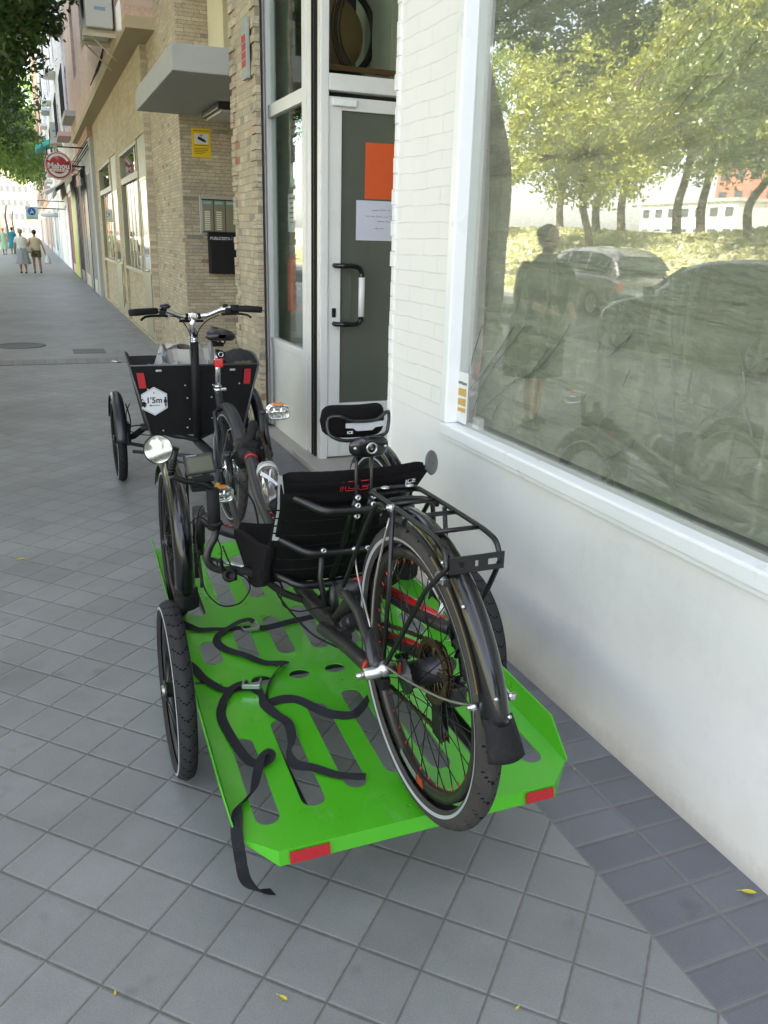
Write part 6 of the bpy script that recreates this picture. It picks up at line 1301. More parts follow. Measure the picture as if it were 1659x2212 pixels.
b = MB(); c0 = bb+RT*.046
chain(b, [T(.05, .97, .405), T(.03, 1.2, .50)]+[c0+V((0, .09*math.cos(a), .09*math.sin(a))) for a in np.linspace(-2.2, 0, 6)]+[c0+V((0, .09*math.cos(a), .09*math.sin(a))) for a in np.linspace(.2, 2.3, 6)]+[T(.04, 1.2, .585), T(.045, .97, .47)]); b.build('boom_chain', m_brass, trk)
b = MB(); b.tube([T(.05, 1.05, .505), T(.06, 1.3, .615), T(.085, 1.58, .735)], .009, 8); b.tube([T(.05, .97, .47), T(.05, .7, .44)], .009, 8); b.build('chain_tube', m_matte, trk)
for sd, p_in, p_out, ped in ((1, T(.130, 1.705, .672), T(.125, 1.765, .829), T(.186, 1.765, .829)), (-1, T(-.040, 1.695, .68), T(-.040, 1.62, .55), T(-.092, 1.60, .553))):
    b = MB(); b.cyl(bb, p_in, .016, 12); b.tube([p_in, p_in.lerp(p_out, .5), p_out], [.015, .0125, .011], 8); b.sphere(p_in, .018); b.sphere(p_out, .013); cr = b.build('crank_arm', m_black, trk)
    b = MB(); b.cyl(p_out, ped, .008, 8); fr_ = []
    W_, H_ = .042, .026
    lp2 = [ped+RT*(math.copysign(abs(math.cos(a))**.45, math.cos(a))*W_)+V((0, .012, math.copysign(abs(math.sin(a))**.45, math.sin(a))*H_)) for a in [6.2832*k/32 for k in range(32)]]
    b.tube(lp2, .0055, 8, closed=True); lp3 = [p+V((0, -.024, 0)) for p in lp2]; b.tube(lp3, .0055, 8, closed=True)
    for q in (ped+RT*.012, ped-RT*.018): b.tube([q+V((0, -.006, -H_)), q+V((0, -.006, H_))], .006, 8)
    b.tube([ped-RT*W_, ped+RT*W_], .009, 8); pd = b.build('pedal', m_chrome, trk)
    b = MB(); z_ = ped+V((0, -.006, H_+.0065)); b.bbox(z_.x-.024, z_.x+.020, z_.y-.017, z_.y+.017, z_.z-.003, z_.z+.003, .002); b.build('pedal_reflector', m_orange, pd)
b = MB(); b.tube([T(.042, 1.70, .69), T(.055, 1.712, .735), T(.072, 1.725, .790)], .0185, 14); b.sphere(T(.072, 1.725, .790), .0187, 14, 8); b.build('accessory_post', m_rubber, trk)
# front wheels, fenders
for s, lab in ((-.335, -1), (.415, 1)):
    c_ = T(s, 1.235, .515); th_ = -.02 if s < 0 else .03
    wheel(trk, c_, .253, .045, .204, th=th_, spokes=28, stripe=.233, tyre_m=m_rubber, nip=m_red if s < 0 else None, rim_m=m_black, hubl=.05, valve=2.4)
    ff, PF2 = fender(trk, c_, .268, .062, th_, 0, .55, 3.42, crown=.017, name='front_fender', n=36)
    b = MB(); o2 = PF2
    def fl2(u, v): a = 3.36+.26*u; t = (v-.5)*2; return o2(.272+.014*(1-t*t)+.012*u, a, t*(.034+.004*u))
    b.grid(fl2, 6, 18); o = b.build('mudflap', m_rubber, ff); md_ = o.modifiers.new('thick', 'SOLIDIFY'); md_.thickness = .004
    for rr_, a_, d_ in ((.287, 3.05, 0), (.287, 3.30, 0), (.287, 1.95, .006)): b = MB(); b.sphere(PF2(rr_, a_, d_), .005, 8, 6); b.build('rivet', m_alu, ff)
    b = MB(); sg = 1 if s < 0 else -1
    b.tube([T(s+sg*.0, 1.235, .515), T(s+sg*.09, 1.235, .515)], .014, 10); b.tube([T(s+sg*.085, 1.235, .46), T(s+sg*.085, 1.235, .56)], .016, 10); b.tube(spline([T(s+sg*.07, 1.22, .50), T(s+sg*.06, 1.10, .46), T(s+sg*.045, 1.0, .44)], 4), .006, 6); b.tube([T(s+sg*.05, 1.22, .52), T(s+sg*.05, 1.21, .79), T(s+sg*.02, 1.21, .80)], .005, 6); b.bbox(-.012, .012, -.035, .035, -.05, .05, .008, Matrix.Translation(T(s+sg*.055, 1.15, .47)))
    b.build('kingpin', m_black, trk)
    b = MB(); b.lathe(T(s+sg*.04, 1.235, .515), RT*sg, [(0, .04), (0, .075), (.002, .075), (.002, .04)], 28, smooth=False); b.build('brake_disc', m_steel, trk)
b = MB(); b.tube([T(-.25, 1.18, .47), T(-.02, 1.02, .43)], .007, 8); b.tube([T(.33, 1.18, .47), T(.05, 1.02, .43)], .007, 8); b.build('track_rod', m_alu, trk)
# handlebars beside the seat
for sg in (-1, 1):
    X = lambda s: s if sg < 0 else .03-s
    b = MB()
    b.tube(spline([T(X(-.280), .80, .80), T(X(-.280), .80, .69), T(X(-.300), .80, .645), T(X(-.308), .80, .612), T(X(-.293), .80, .583), T(X(-.258), .80, .568), T(X(-.215), .80, .560), T(X(-.16), .80, .54), T(X(-.08), .80, .47), T(X(0), .80, .43)], 5), .0115, 12); hb_ = b.build('handlebar', m_frame, trk)
    b = MB(); b.cyl(T(X(-.283), .80, .70), T(X(-.284), .80, .82), .0185, 14); b.cyl(T(X(-.280), .80, .712), T(X(-.280), .80, .722), .021, 14); b.build('grip', m_rubber, hb_)
    b = MB(); b.bbox(-.018, .02, -.016, .016, -.02, .02, .007, Matrix.Translation(T(X(-.245), .79, .560))); b.lathe(T(X(-.250), .775, .562), (0, -1, .3), [(0, .022), (.012, .020), (.012, .010), (.008, .009), (.008, 0)], 16); b.tube(spline([T(X(-.262), .775, .575), T(X(-.272), .765, .595), T(X(-.278), .755, .622)], 4), .0055, 8); b.build('brake_lever', m_matte, hb_)
# left mirror, stalk and display
b = MB(); mc = T(-.44, .70, .969); nm = V((.10, -1, .165)).normalized()
b.lathe(mc, -nm, [(0, .036), (.002, .0385), (.010, .036), (.018, .02), (.02, 0)], 32); ml_ = b.build('left_mirror', m_matte, trk)
b = MB(); b.lathe(mc+nm*.0005, -nm, [(0, 0), (0, .0358)], 32); b.build('mirror_glass', m_mirror, ml_)
b = MB(); b.tube(spline([T(-.425, .715, .968), T(-.405, .75, .962), T(-.378, .79, .944)], 4), .006, 8); b.tube([T(-.378, .80, .946), T(-.386, .80, .918), T(-.398, .80, .868)], .0085, 10)
for k in range(5): b.cyl(T(-.386-.002*k, .80, .915-.008*k), T(-.3865-.002*k, .80, .911-.008*k), .0105, 12)
b.tube(spline([T(-.398, .80, .868), T(-.36, .80, .850), T(-.31, .80, .838), T(-.284, .80, .82)], 4), .009, 8); b.build('mirror_stalk', m_black, ml_)
b = MB(); mr2 = T(.375, .75, .857); nr = V((.60, -.78, .16)).normalized()
b.lathe(mr2, nr, [(0, .0), (0, .036), (.003, .0385), (.007, .036), (.010, .026), (.011, 0)], 28); mrr = b.build('right_mirror', mat('grey_mirror_shell', (.10, .10, .105), .35, var=.1), trk)
b = MB(); b.tube([mr2+nr*.01, T(.34, .77, .83), T(.314, .80, .81)], .006, 8); b.build('mirror_stalk', m_black, mrr)
dm = Matrix.Translation(T(-.318, .80, .893))@Matrix.Rotation(R(-4), 4, 'Y')@Matrix.Rotation(R(-28), 4, 'X')
b = MB(); b.bbox(-.042, .042, -.012, .0, -.029, .029, .005, dm); ds = b.build('display', m_black, trk)
b = MB(); b.box(-.034, .034, -.0128, -.0121, -.022, .019, dm); b.build('display_screen', mat('lcd_olive', (.045, .058, .03), .25, coat=.5, var=.05), ds)
text_mb('SHIMANO', .0065, lambda u, v, d: dm@V((-.02+u, -.0128, .0245+v)), mat=m_white, name='display_lettering', parent=ds)
b = MB(); b.tube([dm@V((.01, .0, -.02)), T(-.30, .80, .85), T(-.284, .80, .825)], .007, 8); b.bbox(-.03, .03, -.012, .012, -.008, .008, .004, Matrix.Translation(T(-.31, .80, .852))); b.build('display_mount', m_matte, ds)
b = MB(); b.cyl(T(-.274, .786, .835), T(-.274, .776, .837), .007, 14); b.build('brass_bell', mat('brass_bell_metal', (.55, .30, .08), .25, 1), trk)
# cables
b = MB()
b.tube(spline([T(-.262, .80, .645), T(-.232, .80, .565), T(-.19, .82, .525), T(-.172, .85, .477), T(-.199, .85, .437), T(-.241, .85, .429), T(-.275, .85, .444), T(-.308, .85, .493), T(-.318, .85, .565), T(-.325, .87, .647), T(-.30, .95, .70), T(-.25, 1.15, .66)], 6), .0024, 6)
b.tube(spline([T(-.16, .55, .60), T(-.154, .55, .548), T(-.109, .55, .522), T(-.06, .56, .52), T(0, .6, .50)], 5), .0022, 6)
b.tube(spline([T(0, 1.15, .57), T(-.08, .95, .46), T(-.05, .7, .40), T(-.03, .5, .43), T(-.02, .35, .48), T(.02, .2, .50), T(.09, .02, .53)], 6), .003, 6)
b.tube(spline([T(-.28, .80, .60), T(-.26, .84, .55), T(-.20, .86, .54), T(-.14, .84, .585), T(-.09, .8, .56)], 5), .0024, 6)
b.tube(spline([T(.04, 1.70, .72), T(-.06, 1.62, .66), T(-.02, 1.4, .58), T(-.04, 1.2, .50), T(-.05, .9, .43)], 6), .004, 6)
b.tube(spline([T(-.335, 1.2, .52), T(-.27, 1.1, .64), T(-.24, .95, .60), T(-.26, .84, .57)], 5), .0024, 6)
b.build('cables', m_rubber, trk)
# ================================================================== STRAPS on the deck
def ribbon(mb, pts, w_=.026, th_=.0016, rolls=None, k=5):
    P = spline(pts, k); n_ = len(P); vs = []
    for i, p in enumerate(P):
        t = (P[min(i+1, n_-1)]-P[max(i-1, 0)]).normalized(); sd = t.cross(V((0, 0, 1)))
        if sd.length < .2: sd = V((1, 0, 0))
        sd.normalize(); u_ = i/(n_-1)*(len(pts)-1)
        if rolls: a = float(np.interp(u_, range(len(rolls)), rolls)); sd = (Matrix.Rotation(a, 3, t)@sd)
        up_ = sd.cross(t).normalized()
        vs += [p-sd*w_/2-up_*th_/2, p+sd*w_/2-up_*th_/2, p+sd*w_/2+up_*th_/2, p-sd*w_/2+up_*th_/2]
    mb.add(vs, [(4*i+j, 4*i+(j+1) % 4, 4*i+4+(j+1) % 4, 4*i+4+j) for i in range(n_-1) for j in range(4)]+[(0, 1, 2, 3), tuple(4*(n_-1)+q for q in (3, 2, 1, 0))])
zl = PZ+.006
def Z_(pts, zs=None): return [V((p[0], p[1], (zs[i] if zs else zl+.004*math.sin(i*1.7)**2))) for i, p in enumerate(pts)]
m_buckle = mat('cam_buckle_steel', (.55, .56, .58), .3, 1, var=.1)
sA = thing('lashing_strap', (.55, 2.4, PZ), 'black webbing strap with a cam buckle lying across the green deck toward the trike frame', 'strap', 'lashing straps on the green deck')
b = MB(); ribbon(b, Z_([(.325, 2.60), (.352, 2.545), (.385, 2.512), (.431, 2.492), (.481, 2.481), (.511, 2.477), (.551, 2.466), (.601, 2.452), (.682, 2.468), (.768, 2.485)]), rolls=[.9, .5, .1, 0, 0, 0, .1, .3, .2, .2])
ribbon(b, Z_([(.560, 2.470), (.545, 2.478), (.511, 2.480), (.470, 2.474), (.440, 2.452), (.425, 2.410), (.438, 2.352), (.489, 2.284), (.534, 2.225), (.588, 2.196), (.575, 2.17), (.541, 2.14), (.512, 2.09), (.492, 2.04), (.478, 2.0)], [zl+.02, zl+.028, zl+.022, zl+.006, zl, zl, zl, zl+.003, zl, zl+.004, zl+.010, zl+.004, zl, zl, zl]), rolls=[0, 0, 0, .1, .1, .4, .2, 0, 0, 0, .8, 1.0, 1.1, 1.2, .5])
b.build('webbing', m_strap, sA)
b = MB(); b.bbox(.517, .5725, 2.443, 2.449, PZ+.006, PZ+.018, .0015); b.bbox(.517, .522, 2.443, 2.49, PZ+.006, PZ+.020, .0015); b.bbox(.568, .5735, 2.443, 2.492, PZ+.006, PZ+.022, .0015); b.prism([(.54, 2.445), (.568, 2.445), (.568, 2.47), (.556, 2.485)], lambda u, v, d: V((u, v, PZ+.012+d)), 0, .003); b.build('cam_buckle', m_buckle, sA)
sB = thing('lashing_strap', (.45, 1.9, PZ), 'black strap with a buckle whose loose tail hangs off the deck corner onto the paving', 'strap', 'lashing straps on the green deck')
b = MB(); ribbon(b, Z_([(.308, 2.30), (.325, 2.255), (.342, 2.195), (.363, 2.138), (.388, 2.104), (.436, 2.094), (.466, 2.085), (.478, 2.05), (.474, 1.99), (.492, 1.93), (.510, 1.872), (.500, 1.80), (.474, 1.735), (.480, 1.694), (.518, 1.66), (.565, 1.617), (.623, 1.586)]), rolls=[.6, .3, 0, 0, 0, 0, .2, 1.0, .7, .2, .1, .6, 1.1, .4, .1, 0, 0])
ribbon(b, Z_([(.478, 1.988), (.53, 1.993), (.571, 1.978), (.615, 1.897), (.65, 1.868), (.687, 1.856), (.712, 1.872), (.758, 1.921)]), w_=.024, rolls=[.9, .9, .7, .9, .8, .3, 1.0, 1.2])
ribbon(b, [V(p) for p in [(.455, 2.094, zl+.016), (.425, 2.096, zl+.014), (.398, 2.084, zl+.006), (.366, 2.030, zl), (.351, 1.961, zl), (.355, 1.879, zl), (.363, 1.801, zl+.002), (.376, 1.739, zl+.004), (.400, 1.722, zl+.004), (.426, 1.732, zl+.010), (.424, 1.744, zl+.018), (.405, 1.735, zl+.014), (.385, 1.694, zl+.006), (.360, 1.632, zl), (.337, 1.603, zl+.002), (.312, 1.58, zl+.006), (.299, 1.535, zl+.010), (.289, 1.49, zl+.004), (.287, 1.455, .250), (.293, 1.46, .200), (.306, 1.50, .140), (.325, 1.54, .080), (.350, 1.565, .035), (.388, 1.578, .010)]],
       rolls=[0, 0, .1, .3, .1, 0, 0, .1, .2, 0, 0, .5, .3, .8, 1.2, .8, .2, 0, .0, -.2, -.3, -.3, -.2, 0])
b.build('webbing', m_strap, sB)
b = MB(); m_ = Matrix.Translation((.463, 2.088, PZ+.020))@Matrix.Rotation(R(-22), 4, 'Z'); b.bbox(-.026, .026, -.020, -.014, -.006, .008, .0015, m_); b.bbox(-.026, -.021, -.02, .02, -.006, .008, .0015, m_); b.bbox(.021, .027, -.02, .02, -.006, .010, .0015, m_); b.prism([(-.01, -.014), (.021, -.014), (.021, .014)], lambda u, v, d: m_@V((u, v, d)), 0, .003); b.build('cam_buckle', m_buckle, sB)
# ================================================================== CARGO TRIKE
cgo = thing('cargo_trike', (.8, 4.8, 0), 'black cargo tricycle with a big front box and silver handlebar parked ahead of the trailer', 'cargo bike')
m_ply = mat('black_box_panel', (.003, .003, .0035), .5, var=.4, vscale=6, bump=.15, bscale=200, spec=.3)
m_edge = mat('grey_box_edge', (.10, .10, .10), .5, .3, var=.2)
m_cfr = mat('cargo_frame_grey', (.035, .037, .042), .42, .3, var=.2)
YB, YF = 4.86, 5.70
bx = dict(tl=(.432, YB, .795), tr=(1.170, YB, .785), bl=(.535, YB+.02, .385), br=(1.065, YB+.02, .37), ftl=(.500, YF, .735), ftr=(1.135, YF, .735), fbl=(.56, YF-.14, .33), fbr=(1.06, YF-.14, .33))
q = {k: V(v) for k, v in bx.items()}
def slab(mb, a, b_, c, d, th_):
    n_ = (b_-a).cross(d-a).normalized()*th_; vs = [a, b_, c, d, a+n_, b_+n_, c+n_, d+n_]
    mb.add(vs, [(0, 1, 2, 3), (7, 6, 5, 4), (0, 4, 5, 1), (1, 5, 6, 2), (2, 6, 7, 3), (3, 7, 4, 0)])
b = MB(); slab(b, q['bl'], q['br'], q['tr'], q['tl'], -.012); slab(b, q['fbr'], q['fbl'], q['ftl'], q['ftr'], -.012); slab(b, q['bl']+V((0, 0, .002)), q['fbl'], q['fbr'], q['br'], -.012)
# side panels with a raised curved top edge
def side(sg):
    A, B_, C_, D_ = (q['tl'], q['ftl'], q['fbl'], q['bl']) if sg < 0 else (q['tr'], q['ftr'], q['fbr'], q['br'])
    pts = [D_]+[A.lerp(B_, t)+V((sg*.026*math.sin(min(1, t*3)*1.57)*(1-t), 0, .056*math.sin(min(1, t*3.2)*1.57)*(1-max(0, (t-.35)/.65)**1.5)*(t > 0))) for t in np.linspace(0, 1, 14)]+[C_]
    n_ = V((-sg*.012, 0, 0)); vs = pts+[p+n_ for p in pts]; m_ = len(pts)
    b.add(vs, [tuple(range(m_)), tuple(range(m_, 2*m_))[::-1]]+[(i, (i+1) % m_, m_+(i+1) % m_, m_+i) for i in range(m_)]); return pts
pl_, pr_ = side(-1), side(1)
cb_ = b.build('cargo_box', m_ply, cgo)
b = MB()
b.tube([p+V((0, 0, .002)) for p in pl_[1:-1]], .006, 6); b.tube([p+V((0, 0, .002)) for p in pr_[1:-1]], .006, 6); b.tube([q['tl'], q['tr']], .005, 6); b.tube([q['tl'], q['bl']], .006, 6); b.tube([q['tr'], q['br']], .006, 6)
b.build('edge_trim', m_edge, cb_)
nrm = (q['br']-q['bl']).cross(q['tl']-q['bl']).normalized()
def onbox(u, v, d=.0016):            # u 0..1 , v 0..1 on the rear panel
    p = q['bl'].lerp(q['br'], u).lerp(q['tl'].lerp(q['tr'], u), v); return p+V((0, -.0125-d, 0))
for x0, x1, z0, z1 in ((.470, .510, .668, .755), (1.080, 1.118, .672, .760)):
    b = MB(); yb = YB-.0165; sk = .008 if x0 < .8 else -.006; b.prism([(x0+sk, z0), (x1+sk, z0), (x1-sk*.3, z1), (x0-sk*.3, z1)], lambda u, v, d: V((u, yb+.010*(0.8-v)/.4+d, v)), 0, .003); b.build('box_reflector', m_redref, cb_)
b = MB()
for x, z in ((.590, .765), (1.01, .758)): b.bbox(x-.016, x+.016, YB-.022, YB-.012, z-.006, z+.006, .003)
for x, z in ((.735, .675), (.895, .672), (.745, .60), (.885, .60), (.755, .475), (.885, .475), (.525, .66), (1.05, .675), (.60, .415), (.74, .425)): b.sphere((x, YB-.012+.02*(.79-z)/.4, z), .0052, 8, 6)
b.build('box_bolts', m_alu, cb_)
# hexagonal 1.5 m sticker
hcx, hcz, hr_ = .558, .590, .083
HX = lambda u, v, d: V((hcx+u, YB-.0135+.02*(.79-(hcz+v))/.4-d, hcz+v))
b = MB(); b.prism([(hr_*1.0*math.sin(k*math.pi/3), hr_*1.0*math.cos(k*math.pi/3)) for k in range(6)], HX, 0, .0015); stk = b.build('distance_sticker', m_white, cb_)
b = MB()
pts = [(hr_*.93*math.sin(k*math.pi/3), hr_*.93*math.cos(k*math.pi/3)) for k in range(6)]
for k in range(6):
    p, r_ = V(pts[k]+(0,)), V(pts[(k+1) % 6]+(0,)); d_ = (r_-p).normalized(); n2_ = V((-d_.y, d_.x, 0))*.0007
    b.prism([(p-n2_).xy[:], (r_-n2_).xy[:], (r_+n2_).xy[:], (p+n2_).xy[:]], HX, .0018, .002)
def pr(pp, o=(0, 0), sc_=1): b.prism([(o[0]+x*sc_, o[1]+y*sc_) for x, y in pp], HX, .0018, .0024)
pr([(-.072, -.012), (-.072, .016), (-.066, .016), (-.060, .012), (-.052, -.004), (-.046, -.008), (-.043, -.014), (-.043, -.026), (-.047, -.028), (-.052, -.028), (-.052, -.034), (-.060, -.034), (-.060, -.028), (-.072, -.028)])
b.prism([(.053, .006), (.053, -.010), (.058, -.012), (.066, -.012), (.070, -.010), (.070, .006), (.066, .012), (.057, .012)], HX, .0018, .0024); b.prism([(.0615+.0055*math.cos(a), .018+.0055*math.sin(a)) for a in [6.283*k/12 for k in range(12)]], HX, .0018, .0024); pr([(.056, -.012), (.060, -.012), (.060, -.030), (.057, -.030)]); pr([(.063, -.012), (.067, -.012), (.066, -.030), (.063, -.030)]); pr([(.0605, -.016), (.0628, -.016), (.0628, -.042), (.0605, -.042)])
pr([(-.030, -.024), (-.018, -.018), (-.018, -.0225), (.030, -.0225), (.030, -.0255), (-.018, -.0255), (-.018, -.030)])
b.box(hcx-.004, hcx+.0, YB-.0165, YB-.0155, hcz+.045, hcz+.056)
b.build('sticker_symbols', m_black, stk)
text_mb("1'5m", .046, lambda u, v, d: HX(-.001+u, .005+v, .0026), mat=m_black, name='sticker_lettering', parent=stk, bold=.0012)
b = MB(); m_ = [(x, z) for x, z in ((-.068, .008), (-.060, .008), (-.056, .0), (-.068, .0))]; b.prism(m_, HX, .0026, .0028); b.box(hcx-.050, hcx-.044, YB-.0165, YB-.0158, hcz-.020, hcz-.014); b.build('car_highlight', m_white, stk)
# paper or sheeting inside the box
b = MB(); rn = random.Random(3)
def crump(u, v):
    x = .56+.50*u; y = 4.90+.55*v; z = .66+.17*math.sin(u*3.14)**.7*math.sin(min(1, v*1.2)*3.0)+.045*math.sin(u*17+v*9)*math.sin(v*13+u*5)+.03*math.sin(u*31-v*8)+.02*abs(math.sin(u*23+v*29)); return V((x, y, z+.06*u*(1-u)*4*(.5)))
b.grid(crump, 26, 22, smooth=False); o = b.build('crumpled_sheet', mat('grey_white_wrapping', (.30, .295, .29), .5, var=.12, bump=.2)); tag(o, 'crumpled grey white wrapping sheet heaped inside the black cargo box', 'sheet')
b = MB(); b.grid(lambda u, v: V((.66+.22*u, 5.0+.22*v, .865+.03*math.sin(u*4+v*3)-.02*v)), 6, 5, smooth=False); b.grid(lambda u, v: V((.66+.24*u+.02*v, 4.985+.02*math.sin(u*9), .865-.13*v)), 8, 5, smooth=False); o = b.build('folded_paper', mat('pale_paper', (.38, .36, .34), .6, var=.08)); tag(o, 'pale folded paper lying on top of the crumpled sheet in the cargo box', 'paper')
b = MB(); b.grid(lambda u, v: V((1.0+.18*u, 4.90+.4*v, .79+.055*math.sin(u*2.6)*math.sin(v*2.8+.2)+.004*math.sin(u*30))), 12, 10); o = b.build('box_cover', m_strap); tag(o, 'black folded rain cover bulging at the right of the cargo box', 'cover')
b = MB()
for k in range(2): b.cyl((.395, YB+.06+.05*k, .81-.01*k), (.355, YB+.055+.05*k, .815-.01*k), .004, 8); b.sphere((.353, YB+.055+.05*k, .815-.01*k), .006)
b.build('box_pins', m_alu, cb_)
# front wheels of the cargo trike
for x in (.385, 1.235):
    c_ = V((x, 5.36, .262)); sg = 1 if x < .8 else -1
    wheel(cgo, c_, .262, .055, .205, th=0, spokes=28, stripe=.238, rim_m=m_matte, tyre_m=m_rubber, hubl=.06)
    fender(cgo, c_, .285, .070, 0, 0, .35, 3.0, m_=mat('cargo_fender_black', (.014, .016, .02), .35, var=.2), name='front_fender', crown=.014, n=28)
    b = MB(); b.tube([(x, 5.36, .262), (x+sg*.09, 5.36, .28), (x+sg*.19, 5.33, .36)], .02, 8); b.bbox(x+sg*.05-.02, x+sg*.05+.02, 5.31, 5.41, .23, .37, .01); b.tube([(x+sg*.05, 5.3, .25), (x+sg*.25, 5.2, .22)], .012, 8); b.tube(spline([(x+sg*.05, 5.30, .50), (x+sg*.07, 5.27, .40), (x+sg*.06, 5.3, .3)], 4), .004, 6); b.build('steering_knuckle', m_matte, cgo)
b = MB(); b.tube([(.52, 5.33, .34), (1.10, 5.33, .34)], .024, 10); b.tube([(.56, 5.2, .36), (.80, 5.0, .32), (1.04, 5.2, .36)], .018, 8); b.tube([(.45, 5.2, .22), (.82, 5.05, .20), (1.16, 5.2, .22)], .011, 8)
b.tube(spline([(.82, 5.05, .30), (.86, 4.85, .27), (.90, 4.62, .24), (.90, 4.52, .26)], 5), .028, 12)
b.tube(spline([(.90, 4.52, .27), (.885, 4.50, .45), (.862, 4.475, .60), (.848, 4.46, .71)], 5), .019, 12); b.prism([(4.50, .26), (4.80, .24), (4.66, .34), (4.50, .52)], lambda u, v, d: V((.872+d, u, v)), 0, .02)
for s in (-.055, .055):
    b.tube([(.872, 4.50, .26), (.88+s, 4.36, .292)], .011, 8); b.tube([(.865, 4.475, .60), (.868+s*.9, 4.43, .60), (.88+s, 4.36, .30)], .010, 8)
cf = b.build('frame', m_cfr, cgo)
b = MB(); b.tube([(.784, 4.80, .38), (.782, 4.77, .70), (.780, 4.745, .945)], .0235, 14); b.build('steering_column', m_matte, cgo)
b = MB(); b.tube([(.780, 4.745, .93), (.779, 4.744, .965)], .027, 16); 
for k in range(3): b.cyl((.78, 4.744, .935+.012*k), (.78, 4.744, .942+.012*k), .0295, 16)
b.tube([(.779, 4.744, .965), (.776, 4.735, 1.02), (.772, 4.715, 1.068)], [.020, .018, .018], 12); b.cyl((.765, 4.712, 1.075), (.782, 4.712, 1.078), .022, 14); b.bbox(.752, .794, 4.685, 4.735, 1.065, 1.095, .008); st_ = b.build('stem', m_chrome, cgo)
b = MB(); b.cyl((.7795, 4.722, .970), (.7795, 4.720, .972), .013, 14); b.build('stem_cap', m_gloss, st_)
b = MB(); HBp = [(.560, 4.62, 1.114), (.615, 4.645, 1.112), (.655, 4.68, 1.098), (.70, 4.705, 1.080), (.775, 4.712, 1.074), (.85, 4.705, 1.082), (.89, 4.69, 1.100), (.935, 4.665, 1.118), (1.01, 4.64, 1.122)]
b.tube(spline(HBp, 5), .0122, 12); hbr = b.build('handlebar', m_chrome, cgo)
b = MB(); b.cyl((.745, 4.712, 1.074), (.732, 4.7115, 1.075), .017, 12); b.cyl((.80, 4.712, 1.076), (.815, 4.711, 1.078), .017, 12); b.tube([(.735, 4.72, 1.055), (.70, 4.72, 1.050), (.83, 4.72, 1.05)], .007, 6); b.build('bar_clamp_sleeves', m_matte, hbr)
b = MB(); b.tube([(.425, 4.55, 1.110), (.46, 4.56, 1.112), (.57, 4.62, 1.114)], [.017, .0185, .0165], 14); b.build('grip', m_rubber, hbr); b = MB(); b.tube([(1.0, 4.64, 1.122), (1.06, 4.62, 1.122), (1.125, 4.58, 1.120)], [.0165, .0185, .017], 14); b.tube([(.972, 4.655, 1.121), (1.012, 4.64, 1.122)], .021, 12); b.build('grip', m_rubber, hbr)
for p, sg in (((.600, 4.635, 1.105), -1), ((.955, 4.65, 1.112), 1)):
    b = MB(); x, y, z = p; b.bbox(x-.016, x+.016, y-.02, y+.02, z-.018, z+.014, .006); b.tube(spline([(x-sg*.03, y+.03, z-.022), (x, y+.02, z-.020), (x+sg*.05, y+.0, z-.018), (x+sg*.095, y-.03, z-.022), (x+sg*.115, y-.05, z-.035)], 4), [.008]*3+[.0065]*14, 8); b.build('brake_lever', m_matte, hbr)
b = MB(); b.lathe((.617, 4.635, 1.128), (0, -.1, 1), [(0, 0), (0, .024), (.006, .029), (.012, .028), (.020, .018), (.022, 0)], 20); b.cyl((.617, 4.64, 1.112), (.617, 4.637, 1.13), .01, 8); b.build('bell', m_gloss, hbr)
b = MB(); b.bbox(.93, .957, 4.655, 4.685, 1.12, 1.145, .006); b.build('shifter', m_matte, hbr)
b = MB(); b.tube(spline([(.64, 4.66, 1.085), (.70, 4.69, 1.065), (.745, 4.70, 1.00), (.755, 4.71, .94), (.765, 4.74, .85)], 6), .0028, 6); b.build('cable', m_rubber, cgo)
b = MB(); b.tube(spline([(.91, 4.68, 1.085), (.84, 4.69, 1.05), (.795, 4.70, .99), (.79, 4.72, .90)], 6), .0028, 6); b.build('cable', m_rubber, cgo)
b = MB(); b.tube(spline([(.80, 4.83, .38), (.70, 4.85, .365), (.60, 4.9, .385), (.50, 5.1, .40), (.42, 5.25, .36)], 6), .004, 6); b.build('cable', m_rubber, cgo)
b = MB(); b.tube(spline([(.46, 5.3, .5), (.43, 5.25, .44), (.45, 5.22, .34), (.60, 5.1, .33)], 5), .003, 6); b.build('cable', m_rubber, cgo)

# saddle, seat post, lamp
b = MB()
def sad(u, v):
    a = v*6.2832; l = u; w_ = np.interp(l, [0, .06, .25, .5, .8, 1], [.02, .072, .078, .048, .022, .012]); h_ = np.interp(l, [0, .1, .5, 1], [.012, .026, .020, .010])
    cx = math.copysign(abs(math.cos(a))**.75, math.cos(a))*w_; cz = math.sin(a)*h_; cz = cz if cz > 0 else cz*1.15
    dip = -.010*math.exp(-(cx/.018)**2)*(1 if cz > 0 else 0)*(l < .6); drop = -.32*abs(cx)**1.5*2 if cz < 0 else -.2*abs(cx)**1.5*2
    return V((.853+cx, 4.32+.27*l, 1.018+cz+dip+drop+.012*(l-.3)))
b.grid(sad, 22, 28); b.build('saddle', mat('black_saddle_vinyl', (.012, .012, .013), .35, var=.2, bump=.08, bscale=200), cgo)
b = MB(); b.tube([(.848, 4.463, .70), (.850, 4.445, .93)], .0145, 14); b.cyl((.848, 4.463, .705), (.848, 4.461, .722), .0215, 16); b.cyl((.848, 4.461, .728), (.848, 4.460, .738), .0205, 16); b.bbox(.865, .892, 4.448, 4.468, .707, .722, .003); b.build('seat_post', m_chrome, cgo)
b = MB(); b.bbox(.822, .882, 4.42, 4.47, .945, .965, .006)
for s in (-.022, .022): b.tube(spline([(.852+s, 4.35, .985), (.852+s, 4.40, .962), (.852+s, 4.48, .962), (.852+s*.4, 4.56, 1.0)], 4), .0038, 6)
b.tube([(.835, 4.43, .96), (.815, 4.36, .985)], .01, 8); b.build('saddle_clamp', m_matte, cgo)
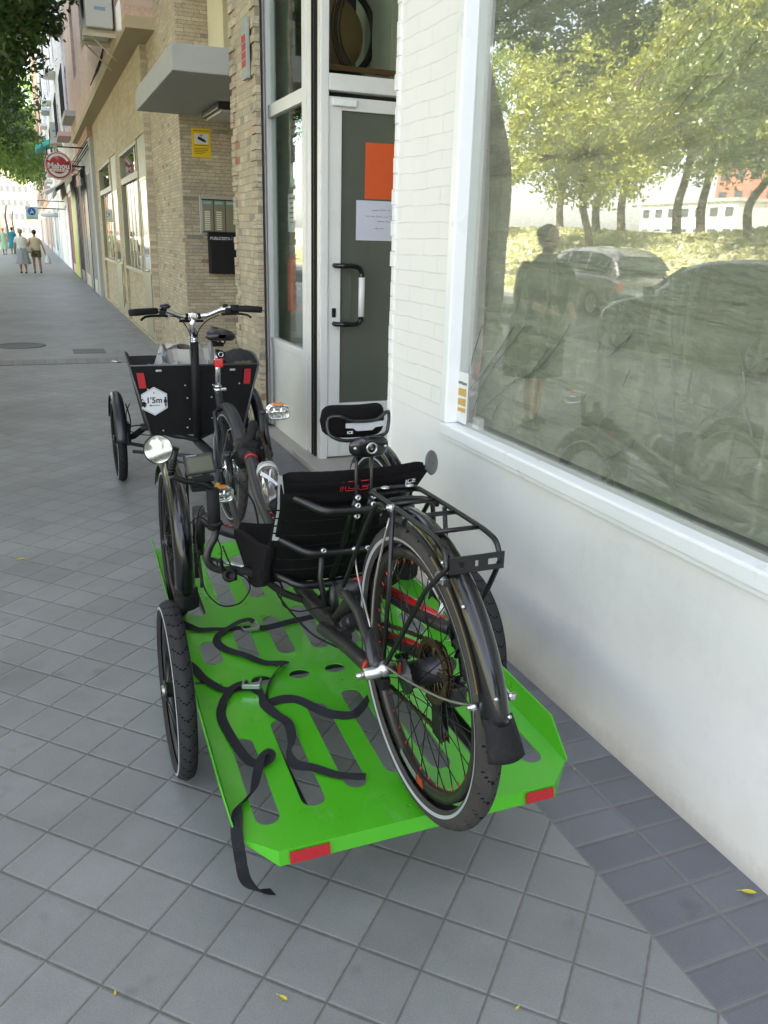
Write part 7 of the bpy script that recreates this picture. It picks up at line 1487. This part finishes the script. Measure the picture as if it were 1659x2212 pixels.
b = MB(); b.cyl((.862, 4.42, .905), (.862, 4.445, .905), .021, 16); o = b.build('lock_mount', m_matte, cgo); b = MB(); b.tube([V((.862+.012*math.cos(a), 4.418, .905+.012*math.sin(a))) for a in [6.283*k/20 for k in range(20)]], .0025, 6, closed=True); b.build('lock_ring', m_chrome, o)
b = MB(); b.bbox(.826, .872, 4.405, 4.445, .838, .885, .008); b.build('tail_lamp', m_tailred, cgo)
# rear wheel
RW = (.88, 4.36, .306)
wheel(cgo, RW, .312, .050, .252, th=.03, spokes=36, stripe=.283, tyre_m=m_rubber_dust, rim_m=m_matte, hubr=.045, hubl=.06, hub_m=m_chrome)
fender(cgo, RW, .330, .066, .03, 0, .9, 2.85, m_=m_cfr, name='rear_fender', crown=.013, n=30)
b = MB()
for s in (-.055, .06): b.tube([(.88+s, 4.36, .306), (.88+s*.75, 4.18, .55), (.88+s*.5, 4.15, .565)], .003, 5)
b.build('fender_stays', m_steel, cgo)
b = MB(); b.bbox(.87, .96, 4.02, 4.10, .30, .42, .012); b.build('rear_mudflap', m_rubber, cgo) if False else None
b = MB(); b.prism([(4.24, .0), (4.34, .30), (4.36, .30), (4.28, 0)], lambda u, v, d: V((.80+d-.05*(v < .1), u, v+.004)), 0, .016); b.build('kickstand', m_cfr, cgo)
b = MB(); b.prism([(-.012, 0), (-.006, -.05), (.004, -.055), (.012, -.01), (.006, .04), (-.004, .05)], lambda u, v, d: V((.838+u*.6, 4.49-d, .44+v)), 0, .004); b.build('frame_badge', m_white, cgo)
bb2 = V((.89, 4.70, .27)); b = MB(); b.lathe(bb2+V((.045, 0, 0)), (1, 0, 0), [(0, .06), (0, .088), (.003, .088), (.003, .06)], 32, smooth=False)
for k in range(5): a = k*1.2566; b.cyl(bb2+V((.046, 0, 0)), bb2+V((.046, .08*math.cos(a), .08*math.sin(a))), .007, 5)
b.build('chainring', m_alu, cgo)
b = MB(); b.tube([(.82, 4.70, .27), (.80, 4.60, .13)], .009, 8); b.tube([(.96, 4.70, .27), (.98, 4.79, .41)], .009, 8); b.cyl((.80, 4.70, .27), (.97, 4.70, .27), .014, 10); b.build('cranks', m_black, cgo)
for p in ((.745, 4.60, .13), (1.03, 4.79, .41)):
    b = MB(); b.bbox(p[0]-.045, p[0]+.045, p[1]-.04, p[1]+.04, p[2]-.012, p[2]+.012, .005); b.build('pedal', m_matte, cgo)
b = MB(); chain(b, spline([V((.937, 4.70, .358)), V((.937, 4.5, .345)), V((.935, 4.36, .335))], 3)); chain(b, spline([V((.937, 4.70, .182)), V((.937, 4.5, .24)), V((.935, 4.36, .277))], 3)); b.build('chain', m_brass, cgo)
b = MB(); b.lathe((.855, 4.36, .306), (1, 0, 0), [(0, 0), (0, .055), (.012, .062), (.03, .058), (.03, 0)], 28); b.build('drum_brake', m_chrome, cgo)
